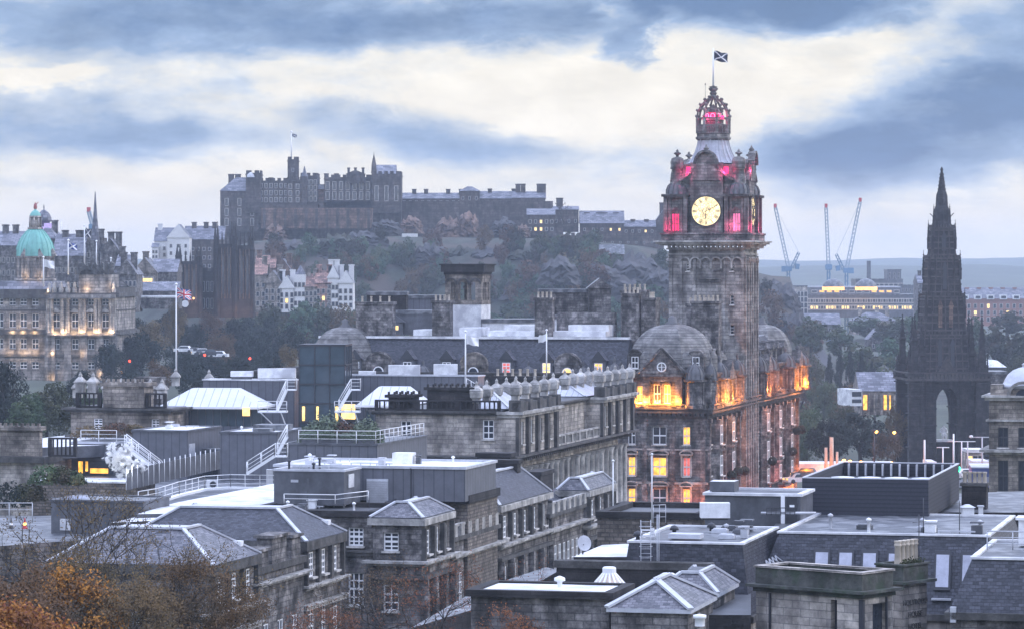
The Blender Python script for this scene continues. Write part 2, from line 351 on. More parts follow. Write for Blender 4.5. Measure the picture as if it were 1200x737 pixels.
def win_mesh(w, h, nx=2, nz=2, glass='glass', fr='paintL', sill=True):
    k = (round(w,2), round(h,2), nx, nz, glass, fr, sill)
    if k in WC: return WC[k]
    mb = MB(); t = min(.10, w*.09)
    mb.box(-w/2, -w/2+t, -.04, .06, 0, h, 0); mb.box(w/2-t, w/2, -.04, .06, 0, h, 0)
    mb.box(-w/2+t, w/2-t, -.04, .06, 0, t*1.2, 0); mb.box(-w/2+t, w/2-t, -.04, .06, h-t, h, 0)
    mb.face([(-w/2+t,.03,t),(w/2-t,.03,t),(w/2-t,.03,h-t),(-w/2+t,.03,h-t)], 1)
    bw = min(.05, w*.045)
    for i in range(1, nx): x = -w/2+w*i/nx; mb.box(x-bw, x+bw, -.02, .02, t*1.2, h-t, 0)
    for j in range(1, nz):
        z = h*j/nz; b2 = bw*(1.7 if j*2 == nz else 1); mb.box(-w/2+t, w/2-t, -.035, .01, z-b2, z+b2, 0)
    if sill: mb.box(-w/2-.12, w/2+.12, -.40, -.06, -.14, .0, 2)
    me = bpy.data.meshes.new('window'); me.from_pydata(mb.v, [], mb.f)
    for q in (M[fr], M[glass], M['trim']): me.materials.append(q)
    me.polygons.foreach_set('material_index', mb.m); me.uv_layers.new(name='UVMap')
    WC[k] = me; return me
def put_wins(t, ops, side, rot=None, nx=2, nz=2, glass='glass', lit=None, fr='paintL', depth=.22, sill=True, off=(0,0,0), off_s=0.0):
    for i, (a0, a1, b0, b1) in enumerate(ops):
        g = (lit.get(i, glass) if lit else glass)
        me = win_mesh(a1-a0, b1-b0, nx, nz, g, fr, sill)
        s = (a0+a1)/2
        if side == 'f': obj('window', me, t, (s+off[0], depth+off[1], b0+off[2]))
        else: obj('window', me, t, (-.07+off[0], s+off[1], b0+off[2]), math.pi/2)
def row(s0, s1, n, w, z, h, m0=0):
    """n openings of width w spread between s0 and s1"""
    st = (s1-s0)/n; return [(s0+st*(i+.5)-w/2, s0+st*(i+.5)+w/2, z, z+h) for i in range(n)]
def corner(px, py, Y=None, z=None, base=0):
    """base point of a grid-aligned building whose near right-hand top corner shows at (px, py)"""
    if Y is None: Y = Yat(py, z)
    p = P(px, py, Y); return Vector((p.x, p.y, base)), p.z-base
def chimney(parent, x, y, z, w=1.2, d=.8, h=2.5, n=4, mt='stone', pots=True, name='chimney'):
    mb = MB(); mb.box(x-w/2, x+w/2, y-d/2, y+d/2, z, z+h-.35); mb.box(x-w/2-.14, x+w/2+.14, y-d/2-.14, y+d/2+.14, z+h-.35, z+h)
    c = mb.build(name, [M[mt]], parent)
    if pots:
        for i in range(n):
            m2 = MB(); q = -w/2+w*(i+.5)/n if w >= d else 0; r = 0 if w >= d else -d/2+d*(i+.5)/n
            m2.lathe([(.17,0),(.14,.1),(.13,.6),(.17,.66),(.16,.75)], 8, (x+q, y+r, z+h), 0); m2.build('chimney_pot', [M['pot']], c)
    return c
def balustrade(parent, x0, x1, y0, y1, z, h=1.1, mt='trim', sp=.45, sides='frbl', name='balustrade', post=3.0, out=.15):
    mb = MB()
    for k in sides:
        if k == 'f': a, b = (x0, y0-out), (x1, y0-out)
        elif k == 'r': a, b = (x1+out, y0), (x1+out, y1)
        elif k == 'b': a, b = (x0, y1+out), (x1, y1+out)
        else: a, b = (x0-out, y0), (x0-out, y1)
        L_ = math.hypot(b[0]-a[0], b[1]-a[1]); d = ((b[0]-a[0])/L_, (b[1]-a[1])/L_)
        def seg(q0, q1, z0, z1, t):
            xa, ya = a[0]+d[0]*q0, a[1]+d[1]*q0; xb, yb = a[0]+d[0]*q1, a[1]+d[1]*q1
            if abs(d[0]) > .5: mb.box(min(xa,xb), max(xa,xb), ya-t, ya+t, z0, z1)
            else: mb.box(xa-t, xa+t, min(ya,yb), max(ya,yb), z0, z1)
        seg(0, L_, z, z+.18, .16); seg(0, L_, z+h-.18, z+h, .17)
        npst = max(1, int(L_/post))
        for i in range(npst+1): q = L_*i/npst; seg(max(0,q-.3), min(L_,q+.3), z+.18, z+h-.18, .22)
        q = .5
        while q < L_-.3: seg(q-.07, q+.07, z+.18, z+h-.18, .07); q += sp
    return mb.build(name, [M[mt]], parent)
def box_part(name, parent, x0, x1, y0, y1, z0, z1, mt, top=None):
    mb = MB(); mb.box(x0, x1, y0, y1, z0, z1); 
    mats = [M[mt]]
    if top: mats.append(M[top]); mb.m[-5] = 1
    return mb.build(name, mats, parent)

def clutter(t, x0, x1, y0, y1, z, n, seed):
    """small vents, pipes, hatches and cable trays on a flat roof"""
    r = random.Random(seed)
    for i in range(n):
        x = r.uniform(x0, x1); y = r.uniform(y0, y1); k = r.random(); m = MB()
        if k < .3: h = r.uniform(.3,.8); m.lathe([(.09,0),(.09,h),(.16,h+.02),(.16,h+.12),(.02,h+.2)],8,(x,y,z)); m.build('vent_pipe', [M[r.choice(('lead','paint','darkmet'))]], t)
        elif k < .5: w = r.uniform(.3,.7); m.box(x,x+w,y,y+w,z,z+r.uniform(.25,.6)); m.box(x-.06,x+w+.06,y-.06,y+w+.06,z+.6,z+.68); m.build('roof_vent', [M[r.choice(('lead','white','cladF'))]], t)
        elif k < .7:
            e = min(x1, x+r.uniform(1,3.5)); m.box(x,e,y,y+.16,z+.12,z+.2)
            q = x
            while q < e: m.box(q,q+.06,y,y+.16,z,z+.12); q += .8
            m.build('cable_tray', [M['lead']], t)
        elif k < .85: m.box(x,x+.9,y,y+.7,z,z+.22); m.box(x+.08,x+.82,y+.08,y+.62,z+.22,z+.27); m.build('roof_hatch', [M[r.choice(('felt','cladF','lead'))]], t)
        else: m.tube((x,y,z),(x,y,z+r.uniform(1.2,2.4)),.025,n=5); m.build('aerial', [M['darkmet']], t)
# ---------------------------------------------------------------- terrain
def lerp_t(tab, x):
    if x <= tab[0][0]: return tab[0][1]
    for (a, b), (c, d) in zip(tab, tab[1:]):
        if x <= c: return b+(d-b)*(x-a)/(c-a)
    return tab[-1][1]
def sstep(a, b, x):
    t = max(0, min(1, (x-a)/(b-a))); return t*t*(3-2*t)
BASE = [(0,31.5),(12,30),(60,8),(120,0),(520,0),(640,-5),(1000,-6),(1500,0),(2000,6),(3000,20),(3900,26),(4600,22),(5600,24),(8000,20)]
PLAT = [(60,6),(150,20),(215,27),(258,40),(300,46),(470,48),(650,47),(760,44),(860,36),(905,32.5),(922,32.5),(927,25),(938,14),(952,5),(965,-3),(1000,-8)]
def ground(X, Y):
    h = lerp_t(BASE, Y)
    if Y > 250:
        px = X/max(Y,1)*F+600
        # the dip of the station and gardens left of the hotel, the Mound beyond it
        if Y < 1100: h += -14*sstep(470,560,Y)*(1-sstep(640,760,Y))*(1-sstep(560,700,px)) + 13*sstep(720,900,Y)*(1-sstep(420,620,px))
        h += 3*noise.noise(Vector((X*.01, Y*.01, 2)))*sstep(600,900,Y)
    if 1000 < Y < 2200:
        pr = lerp_t(PLAT, X/1290*F+600)
        k = sstep(1120, 1262, Y+22*noise.noise(Vector((X*.02, Y*.01, 0))))*(1-sstep(1420,1700,Y))
        rg = 5*noise.fractal(Vector((X*.03, Y*.03, 1)), 1, 2, 4)*math.sin(math.pi*min(1,max(0,k)))
        h = h+(max(pr, h)-h)*k+rg
    if Y > 3000:
        a = noise.noise(Vector((X*.0016, 3.3, 0)))*11+noise.noise(Vector((X*.007, 1.3, 0)))*4
        b = noise.noise(Vector((X*.0013, 9.1, 0)))*13+noise.noise(Vector((X*.006, 4.3, 0)))*4
        h += (14+a)*sstep(3100,3900,Y)*(1-sstep(3900,4500,Y))+(34+b)*sstep(4600,5500,Y)
    return h
def build_ground():
    ys = [-60,-20,0,6,12,20,30,40,60,80,100,120,160,200,260,330,400,450]+[470+i*15 for i in range(36)]+[1010+i*8 for i in range(40)]+[1330+i*40 for i in range(10)]+[1750+i*120 for i in range(11)]+[3100+i*80 for i in range(37)]
    vs = []; fs = []; n = 150
    for y in ys:
        w = max(500, abs(y)*.42)
        for i in range(n+1):
            x = (i/n*2-1); x = x*w if y < 1000 or y > 1400 else x*w
            vs.append((x, y, ground(x, y)))
    for j in range(len(ys)-1):
        for i in range(n): a = j*(n+1)+i; fs.append((a, a+1, a+n+2, a+n+1))
    me = bpy.data.meshes.new('ground'); me.from_pydata(vs, [], fs); me.materials.append(M['grass']); me.materials.append(M['rock']); me.materials.append(M['hill'])
    me.polygons.foreach_set('use_smooth', [True]*len(fs)); uv = me.uv_layers.new(name='UVMap')
    uv.data.foreach_set('uv', [c for l in me.loops for c in (vs[l.vertex_index][0], vs[l.vertex_index][1])])
    for p in me.polygons:
        if 1010 < p.center.y < 1430 and -150 < p.center.x < 150: p.material_index = 1 if p.normal.z < .72 else 2
    tag(obj('ground', me), kind='structure')
build_ground()
# streets: the one beside the hotel and the near one between the terraces
def strip(name, pts, w, mt, z=.02):
    mb = MB()
    for a, b in zip(pts, pts[1:]):
        a = Vector(a); b = Vector(b); d = (b-a); d.z = 0; nrm = Vector((d.y, -d.x, 0)).normalized()*w/2
        mb.face([a-nrm+Vector((0,0,z)), a+nrm+Vector((0,0,z)), b+nrm+Vector((0,0,z)), b-nrm+Vector((0,0,z))][::-1])
    o = mb.build(name, [M[mt]]); return tag(o, kind='structure')
# ---------------------------------------------------------------- trees
def crown_mesh(seed, n, leaf, mt, shape='round', clumps=26, open_=.0):
    rnd = random.Random(seed); cs = []
    for i in range(clumps):
        while True:
            p = Vector((rnd.uniform(-1,1), rnd.uniform(-1,1), rnd.uniform(-1,1)))
            if .25 < p.length < 1: break
        if shape == 'cone': p.x *= (1-p.z)*.5+.08; p.y *= (1-p.z)*.5+.08
        cs.append((Vector((p.x*.78, p.y*.78, 1+p.z*.8)), rnd.uniform(.16,.40)*(.6 if shape=='cone' else 1)))
    v = []; f = []
    for i in range(n):
        c, r = cs[rnd.randrange(clumps)]
        d = Vector((rnd.gauss(0,1), rnd.gauss(0,1), rnd.gauss(0,1))).normalized()*r*rnd.uniform(.55,1.05)
        p = c+d; a = Vector((rnd.gauss(0,1), rnd.gauss(0,1), rnd.gauss(0,1)))
        nn = (d.normalized()+a*.5).normalized(); t = nn.orthogonal().normalized(); b = nn.cross(t); s = leaf*rnd.uniform(.6,1.3)
        an = rnd.uniform(0, 6.28); t, b = t*math.cos(an)+b*math.sin(an), b*math.cos(an)-t*math.sin(an)
        k = len(v); v += [p-t*s, p+b*s*.6, p+t*s, p-b*s*.6]; f.append((k,k+1,k+2,k+3))
    me = bpy.data.meshes.new('crown'); me.from_pydata([tuple(q) for q in v], [], f); me.materials.append(M[mt]); me.uv_layers.new(name='UVMap')
    return me
def trunk_mesh(seed):
    rnd = random.Random(seed); mb = MB(); mb.tube((0,0,-.3),(0,0,.7),.07,.05,7)
    for i in range(7):
        a = rnd.uniform(0,6.28); q = Vector((math.cos(a)*.45, math.sin(a)*.45, rnd.uniform(1,1.6))); p = Vector((0,0,rnd.uniform(.4,.7)))
        mb.tube(p, q, .03, .008, 5)
    me = bpy.data.meshes.new('trunk'); me.from_pydata(mb.v, [], mb.f); me.materials.append(M['bark']); me.uv_layers.new(name='UVMap'); return me
TRK = [trunk_mesh(i) for i in range(2)]
CR = {}
def crown(kind, i):
    if (kind,i) in CR: return CR[kind,i]
    spec = {'far':('leaf_far',2300,.085,'round',22), 'farb':('leaf_brown',1700,.07,'round',24), 'mid':('leaf_green',5200,.05,'round',34), 'dark':('leaf_dark',5500,.052,'round',30),
            'brown':('leaf_brown',4200,.045,'round',34), 'cone':('leaf_dark',3000,.05,'cone',40), 'bush':('leaf_green',1500,.08,'round',16)}[kind]
    CR[kind,i] = crown_mesh(hash((kind,i)) % 1000 if False else (len(kind)*31+ord(kind[0])+i*7), spec[1], spec[2], spec[0], spec[3], spec[4]); return CR[kind,i]
tcount = [0]
def tree(X, Y, z, w, h, kind, label, group=None, name='tree', var=3, cat='tree'):
    """w: crown width in metres, h: overall height"""
    i = tcount[0]; tcount[0] += 1
    t = T(name, label, cat, (X, Y, z), random.uniform(0, 6.28), group)
    t.scale = (w/2, w/2, h/2)
    obj('trunk', TRK[i % 2], t); obj('crown', crown(kind, i % var), t); return t
def tree_px(px, ytop, Y, wpx, hpx, kind, label, group=None, name='tree', cat='tree'):
    p = P(px, ytop+hpx, Y); return tree(p.x, Y, p.z, wpx*Y/F, hpx*Y/F, kind, label, group, name, cat=cat)
rnd = random.Random(3)
LAB = 'hazy tree in the autumn wood covering the castle hill slope'
for i in range(285):
    px = rnd.uniform(255, 905); Yg = (1045,1075,1100,1122,1142,1160,1176,1190,1204,1218)[i%10] + rnd.uniform(-12,12)
    if i % 4 == 0: px = rnd.uniform(600, 900); Yg = rnd.uniform(1150, 1235)
    elif i % 9 == 1: px = rnd.uniform(400, 600); Yg = rnd.uniform(1200, 1240)
    X = (px-600)/F*Yg; z = ground(X, Yg); w = rnd.uniform(11,17) if Yg < 1190 else rnd.uniform(6,10)
    tree(X, Yg, z-1.5, w, w*rnd.uniform(.8,1.1)+2, 'farb' if rnd.random() < .3 else 'far', LAB, 'trees in the wood on the castle hill')
for i in range(14):      # on the sloping right end of the crag
    px = rnd.uniform(895, 965); Yg = rnd.uniform(1120, 1180); X = (px-600)/F*Yg
    tree(X, Yg, ground(X,Yg)-1, rnd.uniform(6,10), rnd.uniform(6,9), 'farb', 'small brownish tree at the foot of the crag behind the clock tower', 'trees at the foot of the crag')
# the Mound, behind the flagpole
for i,(px, yt, Y, w, h, k) in enumerate([(150,362,800,52,60,'dark'),(178,372,790,46,58,'brown'),(165,388,760,60,60,'dark'),(205,352,860,34,60,'brown'),(232,380,830,46,52,'dark'),(262,385,820,44,50,'brown'),
        (292,388,800,50,56,'dark'),(318,370,840,40,70,'dark'),(275,372,880,46,56,'dark'),(222,322,1010,44,44,'brown'),(340,380,800,40,50,'dark'),(245,408,770,40,40,'dark'),(210,402,740,44,45,'dark'),(100,434,600,50,44,'dark'),(150,428,620,50,44,'dark'),(185,420,640,46,48,'brown'),(230,424,620,50,44,'dark'),(275,418,640,50,48,'dark'),(310,410,660,50,56,'dark'),(335,400,680,40,60,'brown'),(200,366,900,44,40,'dark'),(245,362,900,40,44,'brown'),(290,372,900,44,46,'dark'),(320,352,960,44,46,'far'),(350,350,980,44,50,'far'),(375,352,990,44,50,'far'),(400,356,985,44,50,'farb'),(425,352,1000,44,50,'far'),(225,384,890,40,40,'dark'),(130,400,700,46,50,'dark'),(255,394,870,40,40,'dark')]):
    tree_px(px, yt, Y, w, h, k, 'dark hazy tree on the Mound behind the tall flagpole', 'trees on the Mound')
for i,(px, yt, Y, w, h, k, lab) in enumerate([
        (8,425,520,60,90,'dark','large dark tree at the left edge below the domed bank building'),
        (55,442,500,66,75,'mid','grey-green leafy tree beneath the domed bank, right of the dark one'),
        (90,455,490,46,60,'mid','low grey-green tree just left of the old balustraded building'),
        (112,446,470,50,46,'mid','grey-green tree peeping above the old balustraded building'),(28,456,470,60,66,'mid','grey-green tree between the two dark trees at the left edge'),
        (0,470,480,50,60,'dark','lower dark tree at the far left above the stone parapet')]):
    tree_px(px, yt, Y, w, h, k, lab)
G = 'trees in the gardens right of the hotel'
for (px, yt, Y, w, h, k) in [(945,410,930,50,60,'mid'),(1010,398,960,60,50,'far'),(1050,392,980,50,46,'far'),(950,372,1060,50,46,'far'),(985,378,1080,50,40,'far'),(1085,360,1100,60,50,'far'),(1025,430,860,50,60,'mid'),
        (1165,378,980,60,56,'far'),(1195,385,960,50,60,'far'),(1140,372,1050,50,50,'far'),(1180,362,1200,60,30,'far'),(1052,430,820,40,60,'farb'),(1048,372,1180,60,36,'far'),(1020,368,1240,60,30,'far'),(1160,415,900,56,60,'mid'),(1198,412,900,50,60,'mid'),(935,440,860,56,60,'brown'),(965,436,850,44,60,'mid'),(1000,445,840,50,60,'brown'),(1090,400,930,50,50,'farb'),(1120,395,950,50,50,'far')]:
    tree_px(px, yt, Y, w, h, k, 'hazy garden tree between the hotel and the dark gothic monument' if px < 1060 else 'hazy tree beyond the gothic monument', G if px < 1060 else 'trees beyond the monument')
for (px, yt, w, h) in [(972,412,22,60),(984,406,24,66),(996,404,22,68),(1010,410,22,62),(1022,418,20,54)]:
    tree_px(px, yt, 900, w, h, 'cone', 'dark pointed evergreen in the clump above the garden trees', 'dark evergreens in the gardens', 'evergreen_tree')
for (px, yt, Y, w, h, k, lab) in [(1008,478,640,80,66,'dark','broad dark round tree left of the monument base'),(945,468,640,56,80,'mid','green tree touching the right edge of the hotel'),
        (968,490,600,50,60,'dark','dark tree between the green tree and the broad round one'),(1050,470,680,36,70,'brown','thin brown tree against the monument left leg'),(985,470,700,40,50,'mid','green tree peeping over the broad dark round tree'),(1040,500,620,40,46,'brown','low brown tree right of the broad dark round tree')]:
    tree_px(px, yt, Y, w, h, k, lab)
# bare tree on the castle skyline
def branch_tree(loc, H, label, name='bare_tree', seed=1, levels=5, r0=.25, leaf=None, leafn=0, leafs=.1, spread=.55, lean=(0,0), group=None, crown_parts=None, first=.32, ratio=.74):
    rnd = random.Random(seed); t = T(name, label, 'tree', loc, 0, group); mb = MB(); tips = []
    def grow(p, d, L, r, lv):
        n = 3; q = p
        for i in range(n):
            d2 = (d+Vector((rnd.gauss(0,.12), rnd.gauss(0,.12), rnd.gauss(0,.06)+.03))).normalized(); q2 = q+d2*L/n
            ra = r*(1-.3*i/n); rb = r*(1-.3*(i+1)/n); mb.tube(q, q2, ra, rb, 6 if lv < 3 else 4); q = q2; d = d2
            if lv >= levels-2: tips.append(q.copy())
        if lv < levels:
            k = rnd.choice((2,3,3)) if lv > 0 else 4
            for i in range(k):
                a = rnd.uniform(0, 6.28); o = d.orthogonal().normalized(); o = o*math.cos(a)+d.cross(o)*math.sin(a)
                nd_ = (d*(1-spread*rnd.uniform(.5,1))+o*spread*rnd.uniform(.7,1.3)+Vector((0,0,.12))).normalized()
                grow(q, nd_, L*ratio*rnd.uniform(.75,1.15), r*.62, lv+1)
    grow(Vector((0,0,-.5)), Vector((lean[0],lean[1],1)).normalized(), H*first, r0, 0)
    mb.build('trunk', [M['bark']], t)
    if leafn:
        for part, (mt, share, zlo, zhi) in enumerate(crown_parts or [(leaf, 1, -99, 99)]):
            v = []; f = []; use = [p for p in tips if zlo <= p.z <= zhi] or tips
            for i in range(int(leafn*share)):
                p = use[rnd.randrange(len(use))]+Vector((rnd.gauss(0,1), rnd.gauss(0,1), rnd.gauss(0,1)))*leafs*3.6
                a = Vector((rnd.gauss(0,1), rnd.gauss(0,1), rnd.gauss(0,1))).normalized(); b = a.orthogonal().normalized(); s = leafs*rnd.uniform(.6,1.3); k = len(v)
                v += [p-a*s, p+b*s*.6, p+a*s, p-b*s*.6]; f.append((k,k+1,k+2,k+3))
            me = bpy.data.meshes.new('foliage'); me.from_pydata([tuple(q) for q in v], [], f); me.materials.append(M[mt]); me.uv_layers.new(name='UVMap'); obj('foliage', me, t)
    return t
p = P(661, 262, 1270); branch_tree((p.x, p.y, p.z), 11, 'bare round tree on the castle skyline', seed=5, levels=4, r0=.35)
# ---------------------------------------------------------------- far buildings: simple blocks with walls, windows, roof, chimneys
def win_small(w, h, m='glass'):
    k = ('s', round(w,1), round(h,1), m)
    if k in WC: return WC[k]
    mb = MB(); t = w*.14
    mb.box(-w/2, w/2, -.06, .1, 0, t, 0); mb.box(-w/2, w/2, -.06, .1, h-t, h, 0); mb.box(-w/2, -w/2+t, -.06, .1, t, h-t, 0); mb.box(w/2-t, w/2, -.06, .1, t, h-t, 0)
    mb.face([(-w/2+t,-.02,t),(w/2-t,-.02,t),(w/2-t,-.02,h-t),(-w/2+t,-.02,h-t)], 1)
    me = bpy.data.meshes.new('window'); me.from_pydata(mb.v, [], mb.f); me.materials.append(M['trim']); me.materials.append(M[m])
    me.polygons.foreach_set('material_index', mb.m); me.uv_layers.new(name='UVMap'); WC[k] = me; return me
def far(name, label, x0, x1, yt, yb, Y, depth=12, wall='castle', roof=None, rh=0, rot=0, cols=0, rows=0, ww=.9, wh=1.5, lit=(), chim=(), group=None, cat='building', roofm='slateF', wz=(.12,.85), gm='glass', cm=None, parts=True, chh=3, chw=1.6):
    """a block spanning x0..x1, wall head at yt, foot at yb (photo pixels) at distance Y; its front turned by rot"""
    pa, pb = P(x0, yb, Y), P(x1, yb, Y); W = pb.x-pa.x; H = Zat(yt,Y)-Zat(yb,Y)
    t = T(name, label, cat, ((pa.x+pb.x)/2, Y, Zat(yb,Y)), rot, group); w = W/2
    mb = MB(); mb.box(-w, w, 0, depth, 0, H)
    if roof == 'crenel':
        n = max(2, int(W/2.2))
        for i in range(n):
            q = -w+W*(i+.15)/n; mb.box(q, q+W/n*.6, 0, .6, H, H+1.0)
        for i in range(max(2,int(depth/2.2))):
            q = depth*(i+.15)/max(2,int(depth/2.2)); mb.box(-w, -w+.6, q+.7, q+1.8, H, H+1); mb.box(w-.6, w, q+.7, q+1.8, H, H+1)
        mb.ring(-w, w, 0, depth, H-.9, H-.5, .2, .1)
    mb.build('wall', [M[wall]], t)
    if roof in ('gablex','gabley'):
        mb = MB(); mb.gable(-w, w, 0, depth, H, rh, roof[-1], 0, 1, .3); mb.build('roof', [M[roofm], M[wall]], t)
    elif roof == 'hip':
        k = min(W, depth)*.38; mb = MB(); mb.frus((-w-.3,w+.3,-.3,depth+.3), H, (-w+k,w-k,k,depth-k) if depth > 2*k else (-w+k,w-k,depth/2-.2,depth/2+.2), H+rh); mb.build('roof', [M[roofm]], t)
    elif roof == 'flat':
        mb = MB(); mb.box(-w-.15, w+.15, -.15, depth+.15, H, H+.5); mb.build('roof', [M[roofm]], t)
    elif roof == 'cone':
        mb = MB(); mb.lathe([(w*1.1,0),(w*.5,rh*.5),(.1,rh)], 10, (0,depth/2,H), smooth=False); mb.build('roof', [M[roofm]], t)
    k = 0
    for r in range(rows):
        for c in range(cols):
            x = -w+W*(c+.5)/cols; z = H*(wz[0]+(wz[1]-wz[0])*(r+.5)/rows)-wh/2
            g = gm
            if (r*cols+c) in lit: g = lit[r*cols+c] if isinstance(lit, dict) else 'litW'
            obj('window', win_small(ww, wh, g), t, (x, -.02, z))
    for cx in chim:
        x = (cx-(x0+x1)/2)/F*Y; zb = H + (rh*.35 if roof in ('gablex','hip') else 0)
        mb = MB(); yy = depth*.45; mb.box(x-chw/2, x+chw/2, yy-.6, yy+.6, zb-1.5, H+rh*.6+chh); mb.box(x-chw/2-.15, x+chw/2+.15, yy-.75, yy+.75, H+rh*.6+chh, H+rh*.6+chh+.4); mb.build('chimney', [M[cm or wall]], t)
    return t
def flag(name, label, px, ytop, ybot, Y, fw=0, fh=0, cols=None, r=.12, rot=0, pole='paint', cross=None, wave=.25, base=None, tilt=0):
    p = P(px, ybot, Y); H = Zat(ytop,Y)-Zat(ybot,Y); t = T(name, label, 'flagpole', (p.x,p.y,p.z))
    mb = MB(); mb.tube((0,0,0),(0,0,H), r, r*.6, 8); mb.lathe([(.01,0),(r*1.6,r),(r*1.6,r*2),(.01,r*3)], 8, (0,0,H)); mb.build('pole', [M[pole]], t)
    if fw:
        me = flag_mesh(fw, fh, cols, wave); obj('flag', me, t, (r, 0, H-fh-.3), rot)
    return t
def flag_mesh(w, h, pat, wave):
    nx, ny = 36, 24; mb = MB(); v = []
    for j in range(ny+1):
        for i in range(nx+1):
            s = i/nx; v.append((w*s*.93, wave*w*.35*math.sin(s*7+j*.1)*s**.5, h*j/ny-h*.28*s**1.4+.05*h*math.sin(s*9)))
    mats = {'union':['flag_blue','flag_white','flag_red'],'saltire':['flag_blue','flag_white'],'dark':['flag_navy','flag_white'],'white':['flag_white','flag_white']}[pat]
    def pix(s, q):
        x, y = s*2-1, q*2-1
        d1, d2 = abs(x-y), abs(x+y); 
        if pat == 'union':
            if abs(x) < .1 or abs(y) < .2*.9: return 2
            if abs(x) < .17 or abs(y) < .30: return 1
            if min(d1, d2) < .10: return 2
            if min(d1, d2) < .28: return 1
            return 0
        if pat == 'saltire': return 1 if min(d1,d2) < .24 else 0
        if pat == 'dark': return 1 if min(d1,d2) < .15 else 0
        return 0
    k = (nx+1)
    for j in range(ny):
        for i in range(nx):
            mb.mesh([v[j*k+i], v[j*k+i+1], v[(j+1)*k+i+1], v[(j+1)*k+i]], [(0,1,2,3)], pix((i+.5)/nx, (j+.5)/ny), True)
    me = bpy.data.meshes.new('flag'); me.from_pydata(mb.v, [], mb.f)
    for q in mats: me.materials.append(M[q])
    me.polygons.foreach_set('material_index', mb.m); me.uv_layers.new(name='UVMap'); return me
M['flag_blue'] = mat('flag_blue', (.03,.05,.22), .7, var=0); M['flag_white'] = mat('flag_white', (.75,.75,.75), .7, var=0)
M['flag_red'] = mat('flag_red', (.5,.03,.05), .7, var=0); M['flag_navy'] = mat('flag_navy', (.02,.025,.05), .7, var=0)
CY = 1290
# terraces of castle masonry
far('castle_wall', 'high stone base wall under the castle palace', 258, 470, 236, 298, CY-6, 30, 'castle', cat='castle wall', cols=0)
far('castle_wall', 'long dark curtain wall of the castle right of the hall tower', 468, 648, 236, 285, CY, 30, 'castle', cat='castle wall')
far('castle_wall', 'low battery wall with small gun openings at the right of the castle', 648, 778, 276, 292, CY-20, 30, 'castle', 'crenel', cat='castle wall', cols=14, rows=1, ww=.8, wh=.8)
far('castle_wall', 'brown lit stretch of battery wall above the wooded slope', 655, 697, 279, 291, CY-24, 3, 'castleW', cat='castle wall')
far('castle_wall', 'stepped terrace wall below the long curtain wall', 568, 660, 262, 282, CY-12, 12, 'castle', 'crenel', cat='castle wall')
far('castle_bastion', 'round half-moon bastion projecting below the castle flag tower', 303, 372, 240, 262, CY-14, 9, 'castle', cat='castle wall')
# arcaded retaining wall
t = far('castle_wall', 'pale arcaded retaining wall under the castle palace', 306, 436, 244, 268, CY-20, 6, 'castleW', cat='castle wall')
for i in range(11):
    mb = MB(); x = -20+i*4.0; mb.box(x-.5, x+.5, -.9, -.02, 0, 7.4); mb.build('buttress', [M['castle']], t)
far('castle_palace', 'tall left block of the castle with steep slate roof and chimneys', 258, 303, 224, 272, CY-8, 26, 'castle', 'hip', 5.4, cols=3, rows=3, ww=1.5, wh=3.0, chim=(268,276), chh=3.2, chw=2.2, cat='castle')
t = far('castle_turret', 'square crenellated stair turret at the right end of the steep slate roof', 288, 306, 203, 250, CY-9, 8, 'castle', 'crenel', cat='castle')
mb = MB(); mb.lathe([(1.5,0),(1.3,1),(.1,2)], 8, (-1,-1.3,0)); mb.build('cap', [M['lead']], t, (0,0,13.8))
far('castle_range', 'middle palace range with two rows of pale windows', 303, 338, 212, 250, CY-7, 16, 'castle', 'crenel', cols=6, rows=3, ww=1.3, wh=1.9, wz=(.3,.95), gm='lit' if False else 'glass', chim=(316,), chh=1, cat='castle')
far('castle_range', 'palace range right of the flag tower with many small windows', 352, 372, 206, 250, CY-7, 16, 'castle', 'crenel', cols=4, rows=4, ww=1.3, wh=1.9, wz=(.3,.9), cat='castle')
far('castle_tower', 'tall square castle clock tower carrying the flagpole', 337, 349.5, 187, 250, CY-9, 5, 'castle', 'crenel', cols=1, rows=1, wz=(.6,1), cat='castle')
far('castle_range', 'narrow castle range with a small pale turret cap below the flag tower', 336, 353, 211, 250, CY-11, 6, 'castle', 'crenel', cols=2, rows=3, ww=1.4, wh=2, wz=(.3,.9), cat='castle')
far('castle_turret', 'small pointed turret right of the castle flag tower', 353, 360, 207, 250, CY-12, 3, 'castle', 'cone', 4, cat='castle', roofm='slateF')
far('castle_range', 'pale low link building between palace and ruined hall', 371, 381, 222, 240, CY-4, 8, 'harl_far' if 'harl_far' in M else 'castleW', 'gablex', 2, cat='castle')
far('castle_hall', 'ragged roofless looking hall block left of the hall tower', 380, 435, 208, 250, CY-6, 18, 'castle', 'crenel', cols=7, rows=2, ww=1.6, wh=3.4, wz=(.35,.9), chim=(381,393,408,414), chh=1.3, cat='castle')
far('castle_hall_gable', 'small gabled upper storey of the ruined hall with finials', 406, 427, 204, 215, CY-8, 8, 'castle', 'gabley', 1.5, chim=(408,416,425), chh=1.2, chw=.9, cat='castle')
t = far('hall_tower', 'big square tower with tall pitched roof and side spirelet', 435.5, 470, 204, 250, CY-9, 16, 'castle', 'crenel', cols=3, rows=1, ww=1.6, wh=6, wz=(.2,.8), cat='castle')
mb = MB(); mb.gable(-4.4, 3.6, 2, 14, 15.3, 3.6, 'x', 0, 0, .1); mb.build('roof', [M['slateF']], t)
mb = MB(); mb.lathe([(1.1,0),(.9,3.6),(.1,7.5),(.05,8.6)], 8, (-4.9,2,15.3), smooth=False); mb.build('spirelet', [M['castle']], t)
